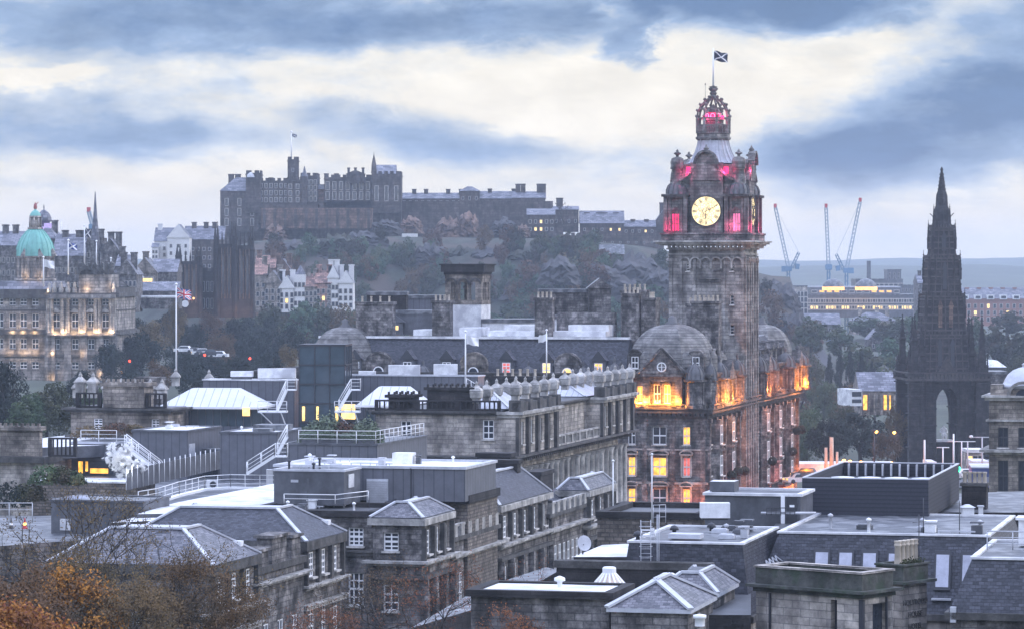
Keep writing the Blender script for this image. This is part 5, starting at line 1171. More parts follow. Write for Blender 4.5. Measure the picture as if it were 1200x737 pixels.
    chimney(t, -3.5, D-4, H, 3.6, 1.2, 3.2, 0, 'stoneD', False); chimney(t, -5.5, D+3, H, 3, 2, 3.4, 0, 'stoneD', False)
    chimney(info[2][0], -3.8, -3, H-1, 1.4, 5, 2.4, 0, 'stoneD', False)
near_row()
# big dark stone wall with mossy parapet behind the sash windowed block
t, W, D, H = gb('stone_wall_block', 'dark blank stone building with mossy parapet behind the hipped slate roof', 437, 604, 286, None, Y=249.5, D=9, wall='stone', top='feltD', lip=(.1,.35,.2,.5,'stoneD'), front=lambda W: [(-1.95,-.75,-2.3,-.9),(-1.95,-.75,-6.8,-4.3),(-1.95,-.75,-11,-8.8)], nx=3)
cornice(t, -W, 0, 0, D, H-3.0, [(0,.25,.25),(.25,.4,.4)], 'string_course', 'trimD', inn=.2)
rail(t, [(-W*.75,2,H+.7),(-W*.35,2,H+.7),(-W*.15,4,H+.9)], .7, posts=2.2, rails=2)
t, W, D, H = gb('stone_wall_block', 'long dark parapet building below the flat white roof', 548, 588, 403, 583, Y=262.2, wall='rubble', top='feltD', lip=(.1,.55,.2,.5,'stoneD'))
rail(t, [(-W+2,1.5,H+.5),(-W*.5,1.5,H+.5)], .6, posts=2.2, rails=2); rail(t, [(-W*.62,1,H+.3),(-W*.38,4,H+1.5),(-W*.25,2,H+1.4)], .5, posts=1.5, rails=2, mt='lead')
# flat white roof with grey clad walls
t, W, D, H = gb('rooftop_plant_room', 'wide grey-clad rooftop block with flat white roof in front of post office', 545, 549, 322, 581, z=18.6, wall='clad', top='white', base=16.0, lip=(.05,.16,.12,.3,'lead'))
box_part('roof_hatch', t, -W*.47, -W*.47+1.6, 5, 6.4, H, H+.9, 'white'); box_part('roof_hatch', t, -W*.9, -W*.84, 7, 8.4, H, H+.25, 'lead')
mb = MB(); mb.box(-W*.512,-W*.40,-.12,-.003,H-3.2,H-.9)
for i in range(12): mb.box(-W*.51,-W*.402,-.18,-.12,H-3.1+i*.18,H-3.0+i*.18)
mb.build('roller_door', [M['lead']], t)
mb = MB(); mb.bar((-W*.28,-.1,H-3),(-W*.28,-.1,H),.08,.08); mb.build('downpipe', [M['darkmet']], t)
t2, W2, D2, H2 = gb('rooftop_plant_room', 'smaller dark grey plant box at the left end of the flat white roof', 403, 552, 321, None, Y=257, D=4.5, wall='cladF', top='felt', base=16.0, lip=(.04,.12,.1,.2,'lead'))
box_part('louvre_panel', t2, -.02+.05, .12, 1, 2.4, 1.3, H2-.3, 'white'); box_part('sign_plate', t2, -4.3,-3.7,-.06,-.003,H2-.9,H2-.7,'lead')
# clad terrace with hedge
t, W, D, H = gb('roof_terrace_block', 'grey-clad block carrying the planted roof terrace with round shrubs', 442, 521, 333, 500, z=18.4, wall='clad', top='felt', base=12, lip=(.1,.1,.08,.3,'cladF'))
rail(t, [(-W*.85,.2,H+.1),(-.2,.2,H+.1),(-.2,D-.3,H+.1)], 1.15, posts=1.5)
mb = MB(); mb.box(-W*.84,-.6,.9,1.5,H,H+.9); box_part('planter', t, -W*.84,-.5,.8,1.6,H,H+.35,'cladF')
def shrub(parent, name, x, y, z, rx, rz, mt='leaf_green', n=420, s=.11, seed=1):
    r = random.Random(seed); m = MB()
    for i in range(n):
        d = Vector((r.gauss(0,1),r.gauss(0,1),abs(r.gauss(0,1))*.9)).normalized(); k = r.uniform(.75,1.05)+.12*math.sin(d.x*9)*math.cos(d.y*7); c = Vector((x+d.x*rx*k,y+d.y*rx*k,z+d.z*rz*k))
        nn = (d+Vector((r.gauss(0,.5),r.gauss(0,.5),r.gauss(0,.5)))).normalized(); a = nn.orthogonal().normalized()*s; b = nn.cross(a).normalized()*s; m.face([c-a,c-b,c+a,c+b])
    return m.build(name, [M[mt]], parent)
TB = t
for i,(px, rx, rz, mt) in enumerate(((362,.8,.9,'leaf_green'),(372,1.0,1.3,'leaf_green'),(384,1.2,1.7,'leaf_green'),(395,.8,1.0,'leaf_green'),(404,1.1,1.2,'leaf_brown'),(418,1.0,1.0,'leaf_green'),(428,1.3,1.4,'leaf_green'),(410,.7,.9,'leaf_brown'),(438,.7,.9,'leaf_green'))):
    c = TB.location+V*(3.2 if i % 2 else 2.4); lx = along(c, U, px); p = TB.location+V*(3.2 if i % 2 else 2.4)+U*lx
    lab = ['small green shrub at the left end of the roof terrace','round green shrub second from left on the roof terrace','tall round green shrub left of centre on the roof terrace','small green shrub in the middle of the terrace hedge row','brown shrub right of the tall green ones on the roof terrace','green shrub between the brown shrub and the widest one','widest round green shrub at the right of the roof terrace','small brown shrub behind the terrace hedge','small green shrub at the right corner of the roof terrace'][i]
    o = shrub(None, 'shrub', 0, 0, 0, rx*1.25, rz*1.35+.35, 'leaf_sage' if mt == 'leaf_green' else mt, 1100, .10, i); o.location = (p.x, p.y, H+t.location.z); tag(o, lab, 'shrub', 'shrubs on the roof terrace')
o = MB()
r = random.Random(4)
for i in range(2600):
    c = Vector((r.uniform(-W*.84,-.5), r.uniform(.85,1.55), H+r.uniform(.35,1.0))); a = Vector((r.gauss(0,1),r.gauss(0,1),r.gauss(0,1))).normalized(); b = a.orthogonal().normalized(); o.face([c-a*.09,c-b*.06,c+a*.09,c+b*.06])
h_ = o.build('hedge', [M['leaf_sage']], None, t.location, -TH); tag(h_, 'clipped low green hedge along the railing of the roof terrace', 'hedge')
# stairs helper: white metal flight in the screen-left/right direction
def stair(name, label, pxa, pya, pxb, pyb, Y, w=1.2, land=None, n=12):
    a = P(pxa, pya, Y); b = P(pxb, pyb, Y+.0); t = T(name, label, 'staircase', (a.x, a.y, min(a.z, b.z)))
    a2 = Vector((0,0,a.z-t.location.z)); b2 = Vector((b.x-a.x, b.y-a.y, b.z-t.location.z)); dv = Vector((0,w,0))
    mb = MB()
    for o in (Vector((0,0,0)), dv): mb.bar(a2+o, b2+o, .10, .26)
    mb.build('stringer', [M['paint']], t); mb = MB()
    for i in range(n): p = a2.lerp(b2, (i+.5)/n); mb.box(p.x-.14,p.x+.14,p.y+.05,p.y+w-.05,p.z-.02,p.z+.03)
    mb.build('tread', [M['lead']], t)
    rail(t, [a2, b2], 1.1, posts=1.3, r=.04); rail(t, [a2+dv, b2+dv], 1.1, posts=1.3, r=.04)
    if land:
        q0 = b2; q1 = b2+Vector((land,0,0)); mb = MB(); mb.box(min(q0.x,q1.x),max(q0.x,q1.x),0,w,q0.z-.12,q0.z); mb.build('landing', [M['paint']], t); rail(t, [q0,q1,q1+dv], 1.1, posts=1.2, r=.04)
    return t
stair('roof_staircase', 'white metal staircase climbing to the roof terrace left end', 289, 555, 322, 534, 300, land=1.1)
stair('roof_staircase', 'short white stair rising beside the roof terrace hedge', 325, 532, 336, 512, 303)
stair('roof_staircase', 'white metal stair and landing left of the glass stair tower', 324, 482, 336, 456, 352, land=-2.8 if False else 1.0)
stair('roof_staircase', 'white metal stair and landing right of the glass stair tower', 397, 480, 411, 456, 352, land=1.0)
for px0, px1, lab in ((302,336,'white steel landing left of the glass stair tower'),(392,422,'white steel landing right of the glass stair tower')):
    a = P(px0, 482, 351); b = P(px1, 482, 351); t = T('metal_landing', lab, 'platform', a); w = b.x-a.x
    mb = MB(); mb.box(0,w,0,2,-.12,.05); mb.bar((w*.1,0,-.1),(w*.5,1,-1.4),.1,.1); mb.bar((w*.8,0,-.1),(w*.95,1,-1.6),.1,.1); mb.build('deck', [M['paint']], t); rail(t, [(0,0,0),(w,0,0)], 1.1, posts=.9)
# clad boxes C1, C2 and glazed link
t, W, D, H = gb('rooftop_plant_room', 'zinc clad box with white sloping roof beside the steam plume', 220, 505, 155, 259, Y=334, wall='clad', top='white', base=12, lip=(.12,.1,.1,.25,'cladF'))
box_part('vent_grille', t, .003, .08, .3, 2.0, H-3.6, H-1.3, 'lead')
t, W, D, H = gb('rooftop_plant_room', 'zinc clad box with white roof and hatches left of the roof terrace', 325, 507, 258, 361, Y=331, wall='clad', top='white', base=12, lip=(.12,.1,.1,.25,'cladF'))
box_part('roof_hatch', t, -W*.7, -W*.15, 5, 8, H+.05, H+.55, 'felt'); box_part('roof_hatch', t, -W*.5, -W*.2, 1.2, 3, H+.05, H+.35, 'felt')
t, W, D, H = gb('glazed_link', 'dark glazed link between the two zinc clad boxes', 258, 526, 219, None, Y=338, D=3, wall='cladF', top='felt', base=12, front=lambda W: row(-W+.1,-.1,2,1.4,-1.5,1.1)+row(-W+.1,-.1,2,1.4,-3.4,1.5), nx=2, nz=1, wstyle='darkmet')
# fence of standing panels and curved railings
a = P(148, 574, 300); b = P(258, 549, 322); t = T('panel_fence', 'row of upright grey fence panels on the curved roof edge', 'fence', a); d = b-a; mb = MB(); m2 = MB()
for i in range(18):
    p = d*(i/18); q = d*((i+.93)/18); m = MB(); m.bar(p+Vector((0,0,.9)), q+Vector((0,0,.9)), .06, 1.8); m.build('panel', [M['cladF']], t); m2.tube(p, p+Vector((0,0,2.1)), .05, n=4)
m2.build('posts', [M['paint']], t)
pts = [P(x, y, Yy) for x, y, Yy in ((162,592,285),(185,588,288),(210,580,293),(240,573,300),(270,571,303),(322,572,300))]
t = T('white_railing', 'curved white railing along the edge of the white membrane roof', 'railing', pts[0]); rail(t, [p-pts[0] for p in pts], 1.2, posts=1.5); m = MB()
for p, q in zip(pts, pts[1:]): m.bar(p-pts[0], q-pts[0], .5, .2)
m.build('kerb', [M['paint']], t)
# white membrane roofs at centre-left
def slab(name, label, pts, z, th, top, wall, cat='flat roof', extra=None):
    """flat roof whose corners show at these photo pixels when it lies at height z"""
    ps = [P(x, y, Yat(y, z)) for x, y in pts]; c = sum(ps, Vector())/len(ps); c.z = z-th
    mb = MB(); mb.prism([(p.x-c.x, p.y-c.y) for p in ps], 0, th, 0, 1); t = T(name, label, cat, c); mb.build('deck', [M[wall], M[top]], t); return t
slab('membrane_roof', 'large bright white membrane roof left of the dark plant box', [(160,602),(204,589),(322,566),(322,592),(246,600)], 15.5, 3.0, 'white', 'cladF')
slab('membrane_roof', 'lower white strip roof above the hipped slate roof', [(130,612),(250,606),(330,604),(330,590),(205,595)], 15.2, 3.0, 'white', 'stone')
slab('asphalt_roof', 'grey flat roof deck behind the bare tree', [(-10,640),(150,628),(150,600),(-10,606)], 13.6, 3.0, 'felt', 'stone')
slab('asphalt_roof', 'pale grey roof deck around the rooftop clad boxes', [(60,600),(330,590),(520,560),(520,500),(60,515)], 13.2, 3.0, 'felt', 'stone')
t = T('ac_unit', 'white box air conditioning unit behind the curved railing', 'air conditioner', P(242,573,304)); box_part('case', t, 0,1.0,0,.6,0,.85,'white')
m = MB(); m.lathe([(.3,0),(.3,.04)],16,(0,0,0)); q = m.build('fan', [M['darkmet']], t); q.location = (.6,-.02,.45); q.rotation_euler = (math.pi/2,0,0)
for px in (312,333): 
    t = T('equipment_cabinet', 'white cabinet under the roof staircase, '+('left one' if px < 320 else 'right one'), 'cabinet', P(px,573,302)); box_part('case', t, 0,1.3,0,.8,0,1.8,'white'); box_part('door_gap', t, .62,.68,-.01,-.002,.1,1.7,'darkmet')

for o in list(COL.objects):
    if o.type == 'EMPTY' and o.get('category') == 'building' and o.location.y < 350:
        w = [c for c in o.children if c.name.startswith('wall')]
        if not w: continue
        b = w[0].bound_box; x0 = min(p[0] for p in b); x1 = max(p[0] for p in b); y0 = min(p[1] for p in b); y1 = max(p[1] for p in b); z1 = max(p[2] for p in b)
        if x1-x0 > 5 and y1-y0 > 4 and not any(c.name.startswith('roof.') or c.name == 'roof' for c in o.children): clutter(o, x0+.8, x1-1.5, y0+.8, min(y1, y0+12)-1, z1+.02, int(min(16, (x1-x0)*.9)), int(x1*10-x0*7+z1))
# ---------------------------------------------------------------- right foreground
# mansard hotel block (flat roof, slate faces, rooflights)
def mansard(name, label, px, py, Y, W, D, h, run, front_lights=(), side_lights=(), base_wall='stoneL', zbase=0, edge='white'):
    c, H = corner(px, py, Y); t = T(name, label, 'building', c, -TH); z0 = H-h
    mb = MB(); mb.frus((-W-run, run, -run, D), z0, (-W, 0, 0, D), H, 0, 1); mb.build('mansard_roof', [M['slate'], M['felt']], t)
    mb = MB(); mb.ring(-W, 0, 0, D, H+.005, H+.12, .1, .2); mb.build('roof_edge', [M[edge]], t)
    mb = MB(); mb.box(-W-run+.1, run-.1, -run+.1, D-.1, zbase-0, z0-.01); mb.build('wall', [M[base_wall]], t)
    mb = MB(); mb.ring(-W-run, run, -run, D, z0-.35, z0+.02, .2, .3); mb.build('gutter', [M['trimD']], t)
    for x in front_lights:
        q0, q1 = Vector((x,-run*.35,H-h*.35)), Vector((x,-run*.8,H-h*.8)); m = MB(); nrm = Vector((0,-h,run)).normalized()*.1
        m.bar(q0+nrm, q1+nrm, 1.0, .14); r = m.build('rooflight', [M['darkmet']], t); m = MB(); n2 = nrm*1.9; m.bar(q0.lerp(q1,.08)+n2, q0.lerp(q1,.92)+n2, .8, .06); m.build('pane', [M['rlglass']], r)
    return t, H
M['rlglass'] = mat('rooflight_glass', (.42,.43,.50), .15, var=.3, vscale=.8)
c1, h1 = corner(918, 618, 193)
t, H = mansard('mansard_building', 'long dark slate mansard with row of pale rooflights behind the hotel sign block', 1158, 629, 188, 12.0, 16, 4.3, 1.5, ())
MT = t; MT_H = H
for px in (962,990,1018,1048,1104,1135):
    cc = t.location+V*-1.0; x = along(cc, U, px)
    q0, q1 = Vector((x,-.29,H-.85)), Vector((x,-1.05,H-3.0)); nrm = Vector((0,-4.3,1.5)).normalized()*.1; m = MB(); m.bar(q0+nrm, q1+nrm, .95, .14); r = m.build('rooflight', [M['darkmet']], t); m = MB(); n2 = nrm*1.9; m.bar(q0.lerp(q1,.1)+n2, q0.lerp(q1,.93)+n2, .72, .06); m.build('pane', [M['rlglass']], r)
    m = MB(); m.box(x-.55,x+.55,-1.55,-1.2,H-3.5,H-3.4); m.build('sill', [M['lead']], r)
t, H = mansard('mansard_building', 'projecting slate mansard wing with grey flat roof left of the rooflights', 870, 638, 183, 6.4, 12, 3.9, .55)
M4 = t; M4_H = H
rail(t, [(-6.0,1.5,H+.1),(-5.2,1.5,H+.1)], .5, posts=.8); box_part('roof_hatch', t, -4.6,-2.8,2.2,3.4,H+.1,H+.35,'lead'); box_part('roof_vent', t, -5.8,-5.6,3,3.2,H+.1,H+.6,'lead')
for x, y in ((-6.1,1),(-4.9,5.5),(-3.2,8)):
    m = MB(); m.lathe([(.12,0),(.12,.2),(.28,.22),(.2,.42),(.02,.5)],10,(x,y,H+.1)); m.build('roof_vent', [M['darkmet']], t)
m = MB()
for i in range(4): m.tube((1.0,4+i*1.1,H-2.2),(.6,4.2+i*1.1,H-1.2),.05,n=4); m.tube((1.05,4.5+i*1.1,H-1.6),(.6,4.2+i*1.1,H-1.2),.05,n=4)
m.build('snow_hook', [M['lead']], t)
slab('felt_roof', 'large grey felt roof behind the two slate mansards', [(826,611),(905,600),(1200,600),(1200,575),(826,588)], 18.7, 4, 'felt', 'stoneD')
slab('felt_roof', 'dark roof strip in front of the plant screen box', [(905,619),(1150,626),(1160,606),(915,604)], 18.95, 3, 'feltD', 'stoneD')
m = MB(); 
# plant screen
t, W, D, H = gb('plant_screen', 'big dark louvred rooftop screen box on white feet', 1088, 562, 940, 1124, Y=204, wall='mesh_sc', top='darkmet', base=18.55, cat='plant enclosure')
for o in list(t.children): bpy.data.objects.remove(o)
zb = .35
for nm, b in (('front_screen',(-W,0,0,.12)),('back_screen',(-W,0,D-.12,D)),('side_screen',(-.12,0,.12,D-.12)),('side_screen',(-W,-W+.12,.12,D-.12))):
    m = MB(); m.box(b[0],b[1],b[2],b[3],zb,H); m.build(nm, [M['mesh_sc']], t)
m = MB(); m.ring(-W,0,0,D,H,H+.06,.02,.14); m.build('top_rail', [M['lead']], t)
m = MB(); m.box(-W+.12,-.12,.12,D-.12,zb,H-.9); m.build('inner_deck', [M['feltD']], t)
for i in range(13): m = MB(); x = -W+.5+i*(W-1)/12; m.box(x-.05,x+.05,D-.6,D-.14,H-.85,H-.05); m.build('fin', [M['lead']], t)
for i in range(4): m = MB(); m.lathe([(.75,0),(.75,.12),(.3,.16)],20,(-W*.82+i*W*.22,D*.45,H-.5)); m.build('fan', [M['white']], t)
for x, y in ((-W+.3,-.1),(-W*.62,-.1),(-.25,-.1),(.1,D-.6)):
    m = MB(); m.bar((x,y,0),(x,y+.1,zb),.1,.1); m.bar((x-.7,y,0),(x,y+.1,zb),.09,.09); m.box(x-.85,x+.15,y-.12,y+.2,-.05,.03); m.build('foot', [M['paint']], t)
# low plant building and white ac box
t, W, D, H = gb('plant_building', 'long low rooftop plant house with white roof edge left of the screen box', 938, 581, 826, None, z=20.6, D=5, wall='cladF', top='feltD', base=18.4, lip=(.02,.14,.12,.25,'white'))
box_part('roof_box', t, -W*.98, -W*.72, 1, 2.6, H+.1, H+.75, 'cladF', 'white'); box_part('door', t, -W*.14,-W*.03,-.08,-.003,.3,H-.1,'darkmet'); box_part('sign_plate', t, -W*.11,-W*.06,-.12,-.085,H*.7,H*.76,'paint'); box_part('door_frame', t, -W*.20,-W*.16,-.15,-.003,.0,H,'paint')
t = T('ac_unit', 'big white boxed air handler on the grey felt roof', 'air conditioner', P(821,609,196)); box_part('case', t, 0,1.75,0,1.0,.12,1.0,'white'); box_part('base', t, .1,1.65,.1,.9,0,.12,'darkmet'); box_part('side_grille', t, 1.752,1.78,.1,.9,.25,.9,'darkmet')
t = T('ac_unit', 'cluster of white ducts behind the big boxed air handler', 'duct', P(846,602,201)); box_part('duct', t, 0,1.0,0,1,.2,.9,'white'); box_part('duct', t, 1.05,1.75,.2,1,.1,.65,'lead'); m = MB(); m.tube((.2,-.2,.35),(2.0,-.2,.35),.14); m.tube((.9,-.3,.2),(2.9,-.3,.2),.1); m.build('pipe', [M['lead']], t)
t = T('pipe_rack', 'low dark cage of pipework between the ducts and screen box', 'pipe rack', P(898,604,198)); m = MB()
for i in range(7): m.box(i*.28,i*.28+.04,0,.04,0,.45)
m.box(0,1.75,0,.04,.45,.5); m.box(0,1.75,0,.04,.2,.24); m.build('rack', [M['darkmet']], t); m = MB(); m.tube((-.3,.3,.15),(3.0,.3,.15),.08); m.build('pipe', [M['lead']], t)
# stone block with sign
c, H1 = corner(1010, 682, z=18)
sign_mat = M['stoneL']
TH2 = math.radians(40); U2 = Vector((math.cos(TH2),-math.sin(TH2),0)); V2 = Vector((math.sin(TH2),math.cos(TH2),0))
WS = along(c, -U2, 886); DS = along(c, V2, 1046)
t = T('hotel_block', 'pale ashlar hotel block with green stained parapet and dark slit window', 'building', c, -TH2)
mb = MB(); so_ = [(1.0,2.3,H1-4.6,H1-1.2)]
wall_open(mb, -WS, 0, 0, H1-.6, [(-1.95,-1.55,H1-5.5,H1-1.0)], tf_front, 0, .5); wall_open(mb, 0, DS, 0, H1-.6, so_, tf_side, 0, .4)
mb.face([(0,DS,0),(-WS,DS,0),(-WS,DS,H1-.6),(0,DS,H1-.6)]); mb.face([(-WS,DS,0),(-WS,0,0),(-WS,0,H1-.6),(-WS,DS,H1-.6)]); mb.face([(-WS,0,H1-.6),(0,0,H1-.6),(0,DS,H1-.6),(-WS,DS,H1-.6)],1)
mb.build('wall', [M['ashP'] if 'ashP' in M else M['stoneL'], M['feltD']], t)
box_part('window_glass', t, -.34+0, -.28, 1.0, 2.3, H1-4.6, H1-1.2, 'glass'); box_part('slot_glass', t, -1.95,-1.55,.4,.46,H1-5.5,H1-1.0,'glass')
M['moss'] = mat('stone_mossy', (.085,.088,.078), .9, var=.5, vscale=1.5, bump=.7, streak=.4, var2=(.045,.065,.04))
mb = MB(); mb.ring(-WS,0,0,DS,H1-.85,H1-.6,.12,.2); mb.ring(-WS,0,0,DS,H1-.6,H1-.45,.42,.2); mb.build('cornice', [M['moss']], t)
mb = MB(); mb.ring(-WS,0,0,DS,H1-.45,H1+.42,.02,.28); mb.build('parapet', [M['moss']], t)
mb = MB(); mb.ring(-WS,0,0,DS,H1+.42,H1+.52,.10,.34)
mb.build('coping', [M['stoneL']], t)
mb = MB(); mb.box(-.14,.12,-.08,.1,0,H1-.9); mb.box(-WS+.9,-WS+1.0,-.12,-.003,0,H1-.9); mb.box(.003,.1,DS-.7,DS-.6,0,H1-.9); mb.build('downpipe', [M['darkmet']], t)
# projecting chimney block with the lettering
cx0 = 0.0; 
c2, Hc = corner(1058, 671, z=18.0); W2 = 1.6; D2 = along(c2, V2, 1086)
t2 = T('chimney_block', 'pale stone chimney block with carved lettering and five pale pots', 'building', c2, -TH2)
box_part('wall', t2, -W2, 0, 0, D2, 0, Hc-.6, 'stoneL')
mb = MB(); mb.ring(-W2,0,0,D2,Hc-.6,Hc-.45,.4,.2); mb.box(-W2-.05,.05,-.05,D2+.05,Hc-.45,Hc+.35); mb.ring(-W2,0,0,D2,Hc+.35,Hc+.45,.14,.2); mb.build('cornice', [M['moss']], t2)
for i in range(5):
    m = MB(); m.lathe([(.20,0),(.19,.1),(.16,1.0),(.2,1.04),(.2,1.12),(.16,1.16),(.2,1.24),(.2,1.32)],14,(-.55,.35+i*(D2-.7)/4,Hc+.35)); m.build('chimney_pot', [M['pot']], t2)
r = random.Random(9); m = MB()
for i in range(260):
    cc = Vector((-.1+r.uniform(-.25,.15), r.uniform(.2,D2-.2)+r.gauss(0,.1), Hc+.4+abs(r.gauss(0,.14)))); a = Vector((r.gauss(0,1),r.gauss(0,1),r.gauss(0,1))).normalized(); b = a.orthogonal().normalized(); m.face([cc-a*.09,cc-b*.04,cc+a*.09,cc+b*.04])
m.build('moss_tuft', [M['leaf_green']], t2)['kind'] = 'stuff'
mb = MB(); mb.tube((-.3,D2-.3,Hc+.3),(-.3,D2-.3,Hc+3.0),.03,n=5); mb.tube((-.3,D2-.9,Hc+2.6),(-.3,D2+.4,Hc+2.6),.02,n=4); mb.build('aerial', [M['darkmet']], t2)
for txt, zz in (('HOLYROOD', Hc-1.75), ('HOUSE', Hc-2.4), ('HOTEL', Hc-3.05)):
    cu = bpy.data.curves.new('lettering', 'FONT'); cu.body = txt; cu.size = D2/5.6; cu.extrude = .02; cu.align_x = 'CENTER'; cu.space_character = 1.05
    o = bpy.data.objects.new('lettering', cu); COL.objects.link(o); dg = bpy.context.evaluated_depsgraph_get(); me = bpy.data.meshes.new_from_object(o.evaluated_get(dg)); bpy.data.objects.remove(o)
    me.materials.clear(); me.materials.append(M['trimD']); o = bpy.data.objects.new('lettering', me); COL.objects.link(o); o.parent = t2; o.location = (.035, D2/2, zz); o.rotation_euler = (math.pi/2, 0, math.pi/2); o.scale = (1.0,1,1)
# right edge slate roof block
t, H = mansard('mansard_building', 'steep dark slate roof at the right edge with white verge', 1250, 657, 172, 4.9, 12, 2.7, 1.1, base_wall='stone')
rail(t, [(-4.6,5,H+.1),(-.5,5,H+.1)], 1.0, posts=1.2, mt='lead'); box_part('roof_box', t, -3.2,-1.4,8,9.5,H+.1,H+1.5,'white'); box_part('roof_box_cap', t, -3.35,-1.25,7.85,9.65,H+1.5,H+1.65,'white')
box_part('verge_lead', t, -5.9,-5.6,-1.3,-1.0,H-3.2,H-2.4,'lead')
t, W, D, H = gb('infill_building', 'small white walled infill behind black railings beside the slate roof', 1122, 688, 1086, None, z=15.4, D=3, wall='white_h', top='felt')
box_part('window_band', t, -W+.2, -.3, -.06, -.003, H-2.6, H-1.0, 'glass'); rail(t, [(-W,-1.6,H-2.6),(0,-1.6,H-2.6)], 1.5, posts=.35, mt='darkmet', rails=2)
c, h = corner(1200, 716, z=13.8); t = T('parapet_wall', 'low stone parapet with terracotta pots at the bottom right corner', 'wall', (c.x,c.y,c.z), -TH); box_part('wall', t, -4.6, 2, 0, .6, 0, h, 'stone'); box_part('coping', t, -4.7,2,-.1,.7,h,h+.12,'trim')
for x in (-2.2,-1.0,): m = MB(); m.lathe([(.2,0),(.2,.55),(.26,.6),(.26,.68)],12,(x,-.9,h-.7)); m.build('chimney_pot', [M['pot']], t)
# ----- bottom centre: low slate roofs with roof lanterns
t, W, D, H = gb('parapet_building', 'dark stone building with white topped parapet at bottom centre', 714, 696, 552, None, Y=168, D=5, wall='stone', top='white', lip=(.25,.1,.25,.3,'stoneD'))
m = MB(); m.lathe([(.12,0),(.14,.3),(.3,.35),(.28,.5),(.03,.6)],10,(-W*.42,2,H+.1)); m.build('roof_vent', [M['paint']], t)
t, W, D, H = gb('slate_roof_building', 'low slate hipped roof with bright lead hips at bottom right of centre', 806, 716, 716, None, D=7, Y=166, wall='stone', top='feltD', lip=(.1,.1,.2,.3,'lead'))
hip(t, -W-.2, .2, -.2, D+.2, H+.1, 1.25, k=2.2, m='slateL', hipw=.35, top='white')
t, W, D, H = gb('slate_roof_building', 'small slate pyramid roof behind the bright lead hips', 838, 697, 772, None, D=6, Y=174.5, wall='stone', top='feltD', lip=(.1,.1,.2,.3,'lead'))
hip(t, -W-.2, .2, -.2, D+.2, H+.1, .95, k=min(2.2, W/2-.3), m='slateL', hipw=.22, top='feltD')
def lantern_roof(name, label, px, py, Y, r, h, base=1.0, n=16, top=True, litg=True):
    p = P(px, py, Y); t = T(name, label, 'roof lantern', (p.x,p.y,p.z)); m = MB(); m.lathe([(r*1.08,-base),(r*1.08,0)],n,(0,0,0),smooth=False); m.build('kerb', [M['stoneD']], t)
    m = MB(); m.lathe([(r,0),(r*.25,h)],n,(0,0,0),smooth=False); m.build('glazing', [M['glz']], t)
    m = MB()
    for k in range(n): a = 2*math.pi*k/n; m.bar((r*1.02*math.cos(a),r*1.02*math.sin(a),.02),(r*.26*math.cos(a),r*.26*math.sin(a),h+.02),.10,.08)
    if top: m.lathe([(r*.27,h),(r*.27,h+.3),(r*.22,h+.36)],n,(0,0,0),smooth=False)
    m.build('glazing_bar', [M['paint']], t); return t
M['glz'] = mat('lantern_glass', (.50,.42,.36), .3, var=.3, vscale=1, emit=((1,.72,.5),.18))
lantern_roof('roof_lantern', 'tall conical glass roof lantern with white glazing bars', 714, 697, 176, 1.35, 1.15)
lantern_roof('roof_lantern', 'low flat conical lead lantern right of the glass one', 783, 681, 177.5, .95, .42, n=10, top=False)
t, W, D, H = gb('dark_wall', 'long dark parapet wall with pale coping in front of the mansard wing', 832, 662, 652, None, Y=180, D=.7, wall='stoneD', top='feltD', lip=(.3,.1,.1,.2,'trimD'), base=0, cat='wall')
slab('felt_roof', 'dark valley roof around the conical roof lanterns', [(560,720),(880,720),(880,690),(640,690)], 16.3, 3, 'feltD', 'stoneD')
slab('felt_roof', 'pale lead roof strip left of the mansard wing', [(672,652),(737,652),(750,636),(706,638)], 16.2, 3, 'white', 'stoneD')
slab('felt_roof', 'sloping pale roof beyond the bottom parapet', [(480,736),(600,700),(655,668),(640,664),(560,690)], 13.2, 3, 'felt', 'stoneD')
t, W, D, H = gb('dark_wall', 'dark rubble wall block behind the ladder and flagpole', 822, 607, 700, None, z=17.6, D=10, wall='rubble', top='feltD', lip=(.1,.35,.1,.5,'stoneD'))
t, W, D, H = gb('dark_wall', 'dark parapet in front of the hotel ground floor', 824, 594, 724, None, z=17.4, D=2, wall='stoneD', top='feltD', lip=(.1,.2,.1,.3,'stoneD'))
# ladder with cage
p = P(751, 684, 183); t = T('roof_ladder', 'caged white metal ladder up to the mansard wing roof', 'ladder', p); m = MB(); h = 3.55
for x in (0,.55,.9,1.0): m.tube((x,0,0),(x,0,h if x < .8 else h+.3),.025,n=5)
for i in range(14): m.tube((0,0,.2+i*.25),(.55,0,.2+i*.25),.018,n=4)
for i in range(5):
    z = 1+i*.55
    for k in range(8): a0 = math.pi*k/8; a1 = math.pi*(k+1)/8; m.tube((.275-.36*math.cos(a0),-.5*math.sin(a0),z),(.275-.36*math.cos(a1),-.5*math.sin(a1),z),.015,n=4)
m.build('rails', [M['lead']], t); rail(t, [(.7,.3,h-.2),(1.4,.6,h-.2)], 1.0, posts=.3, r=.02, mt='lead')
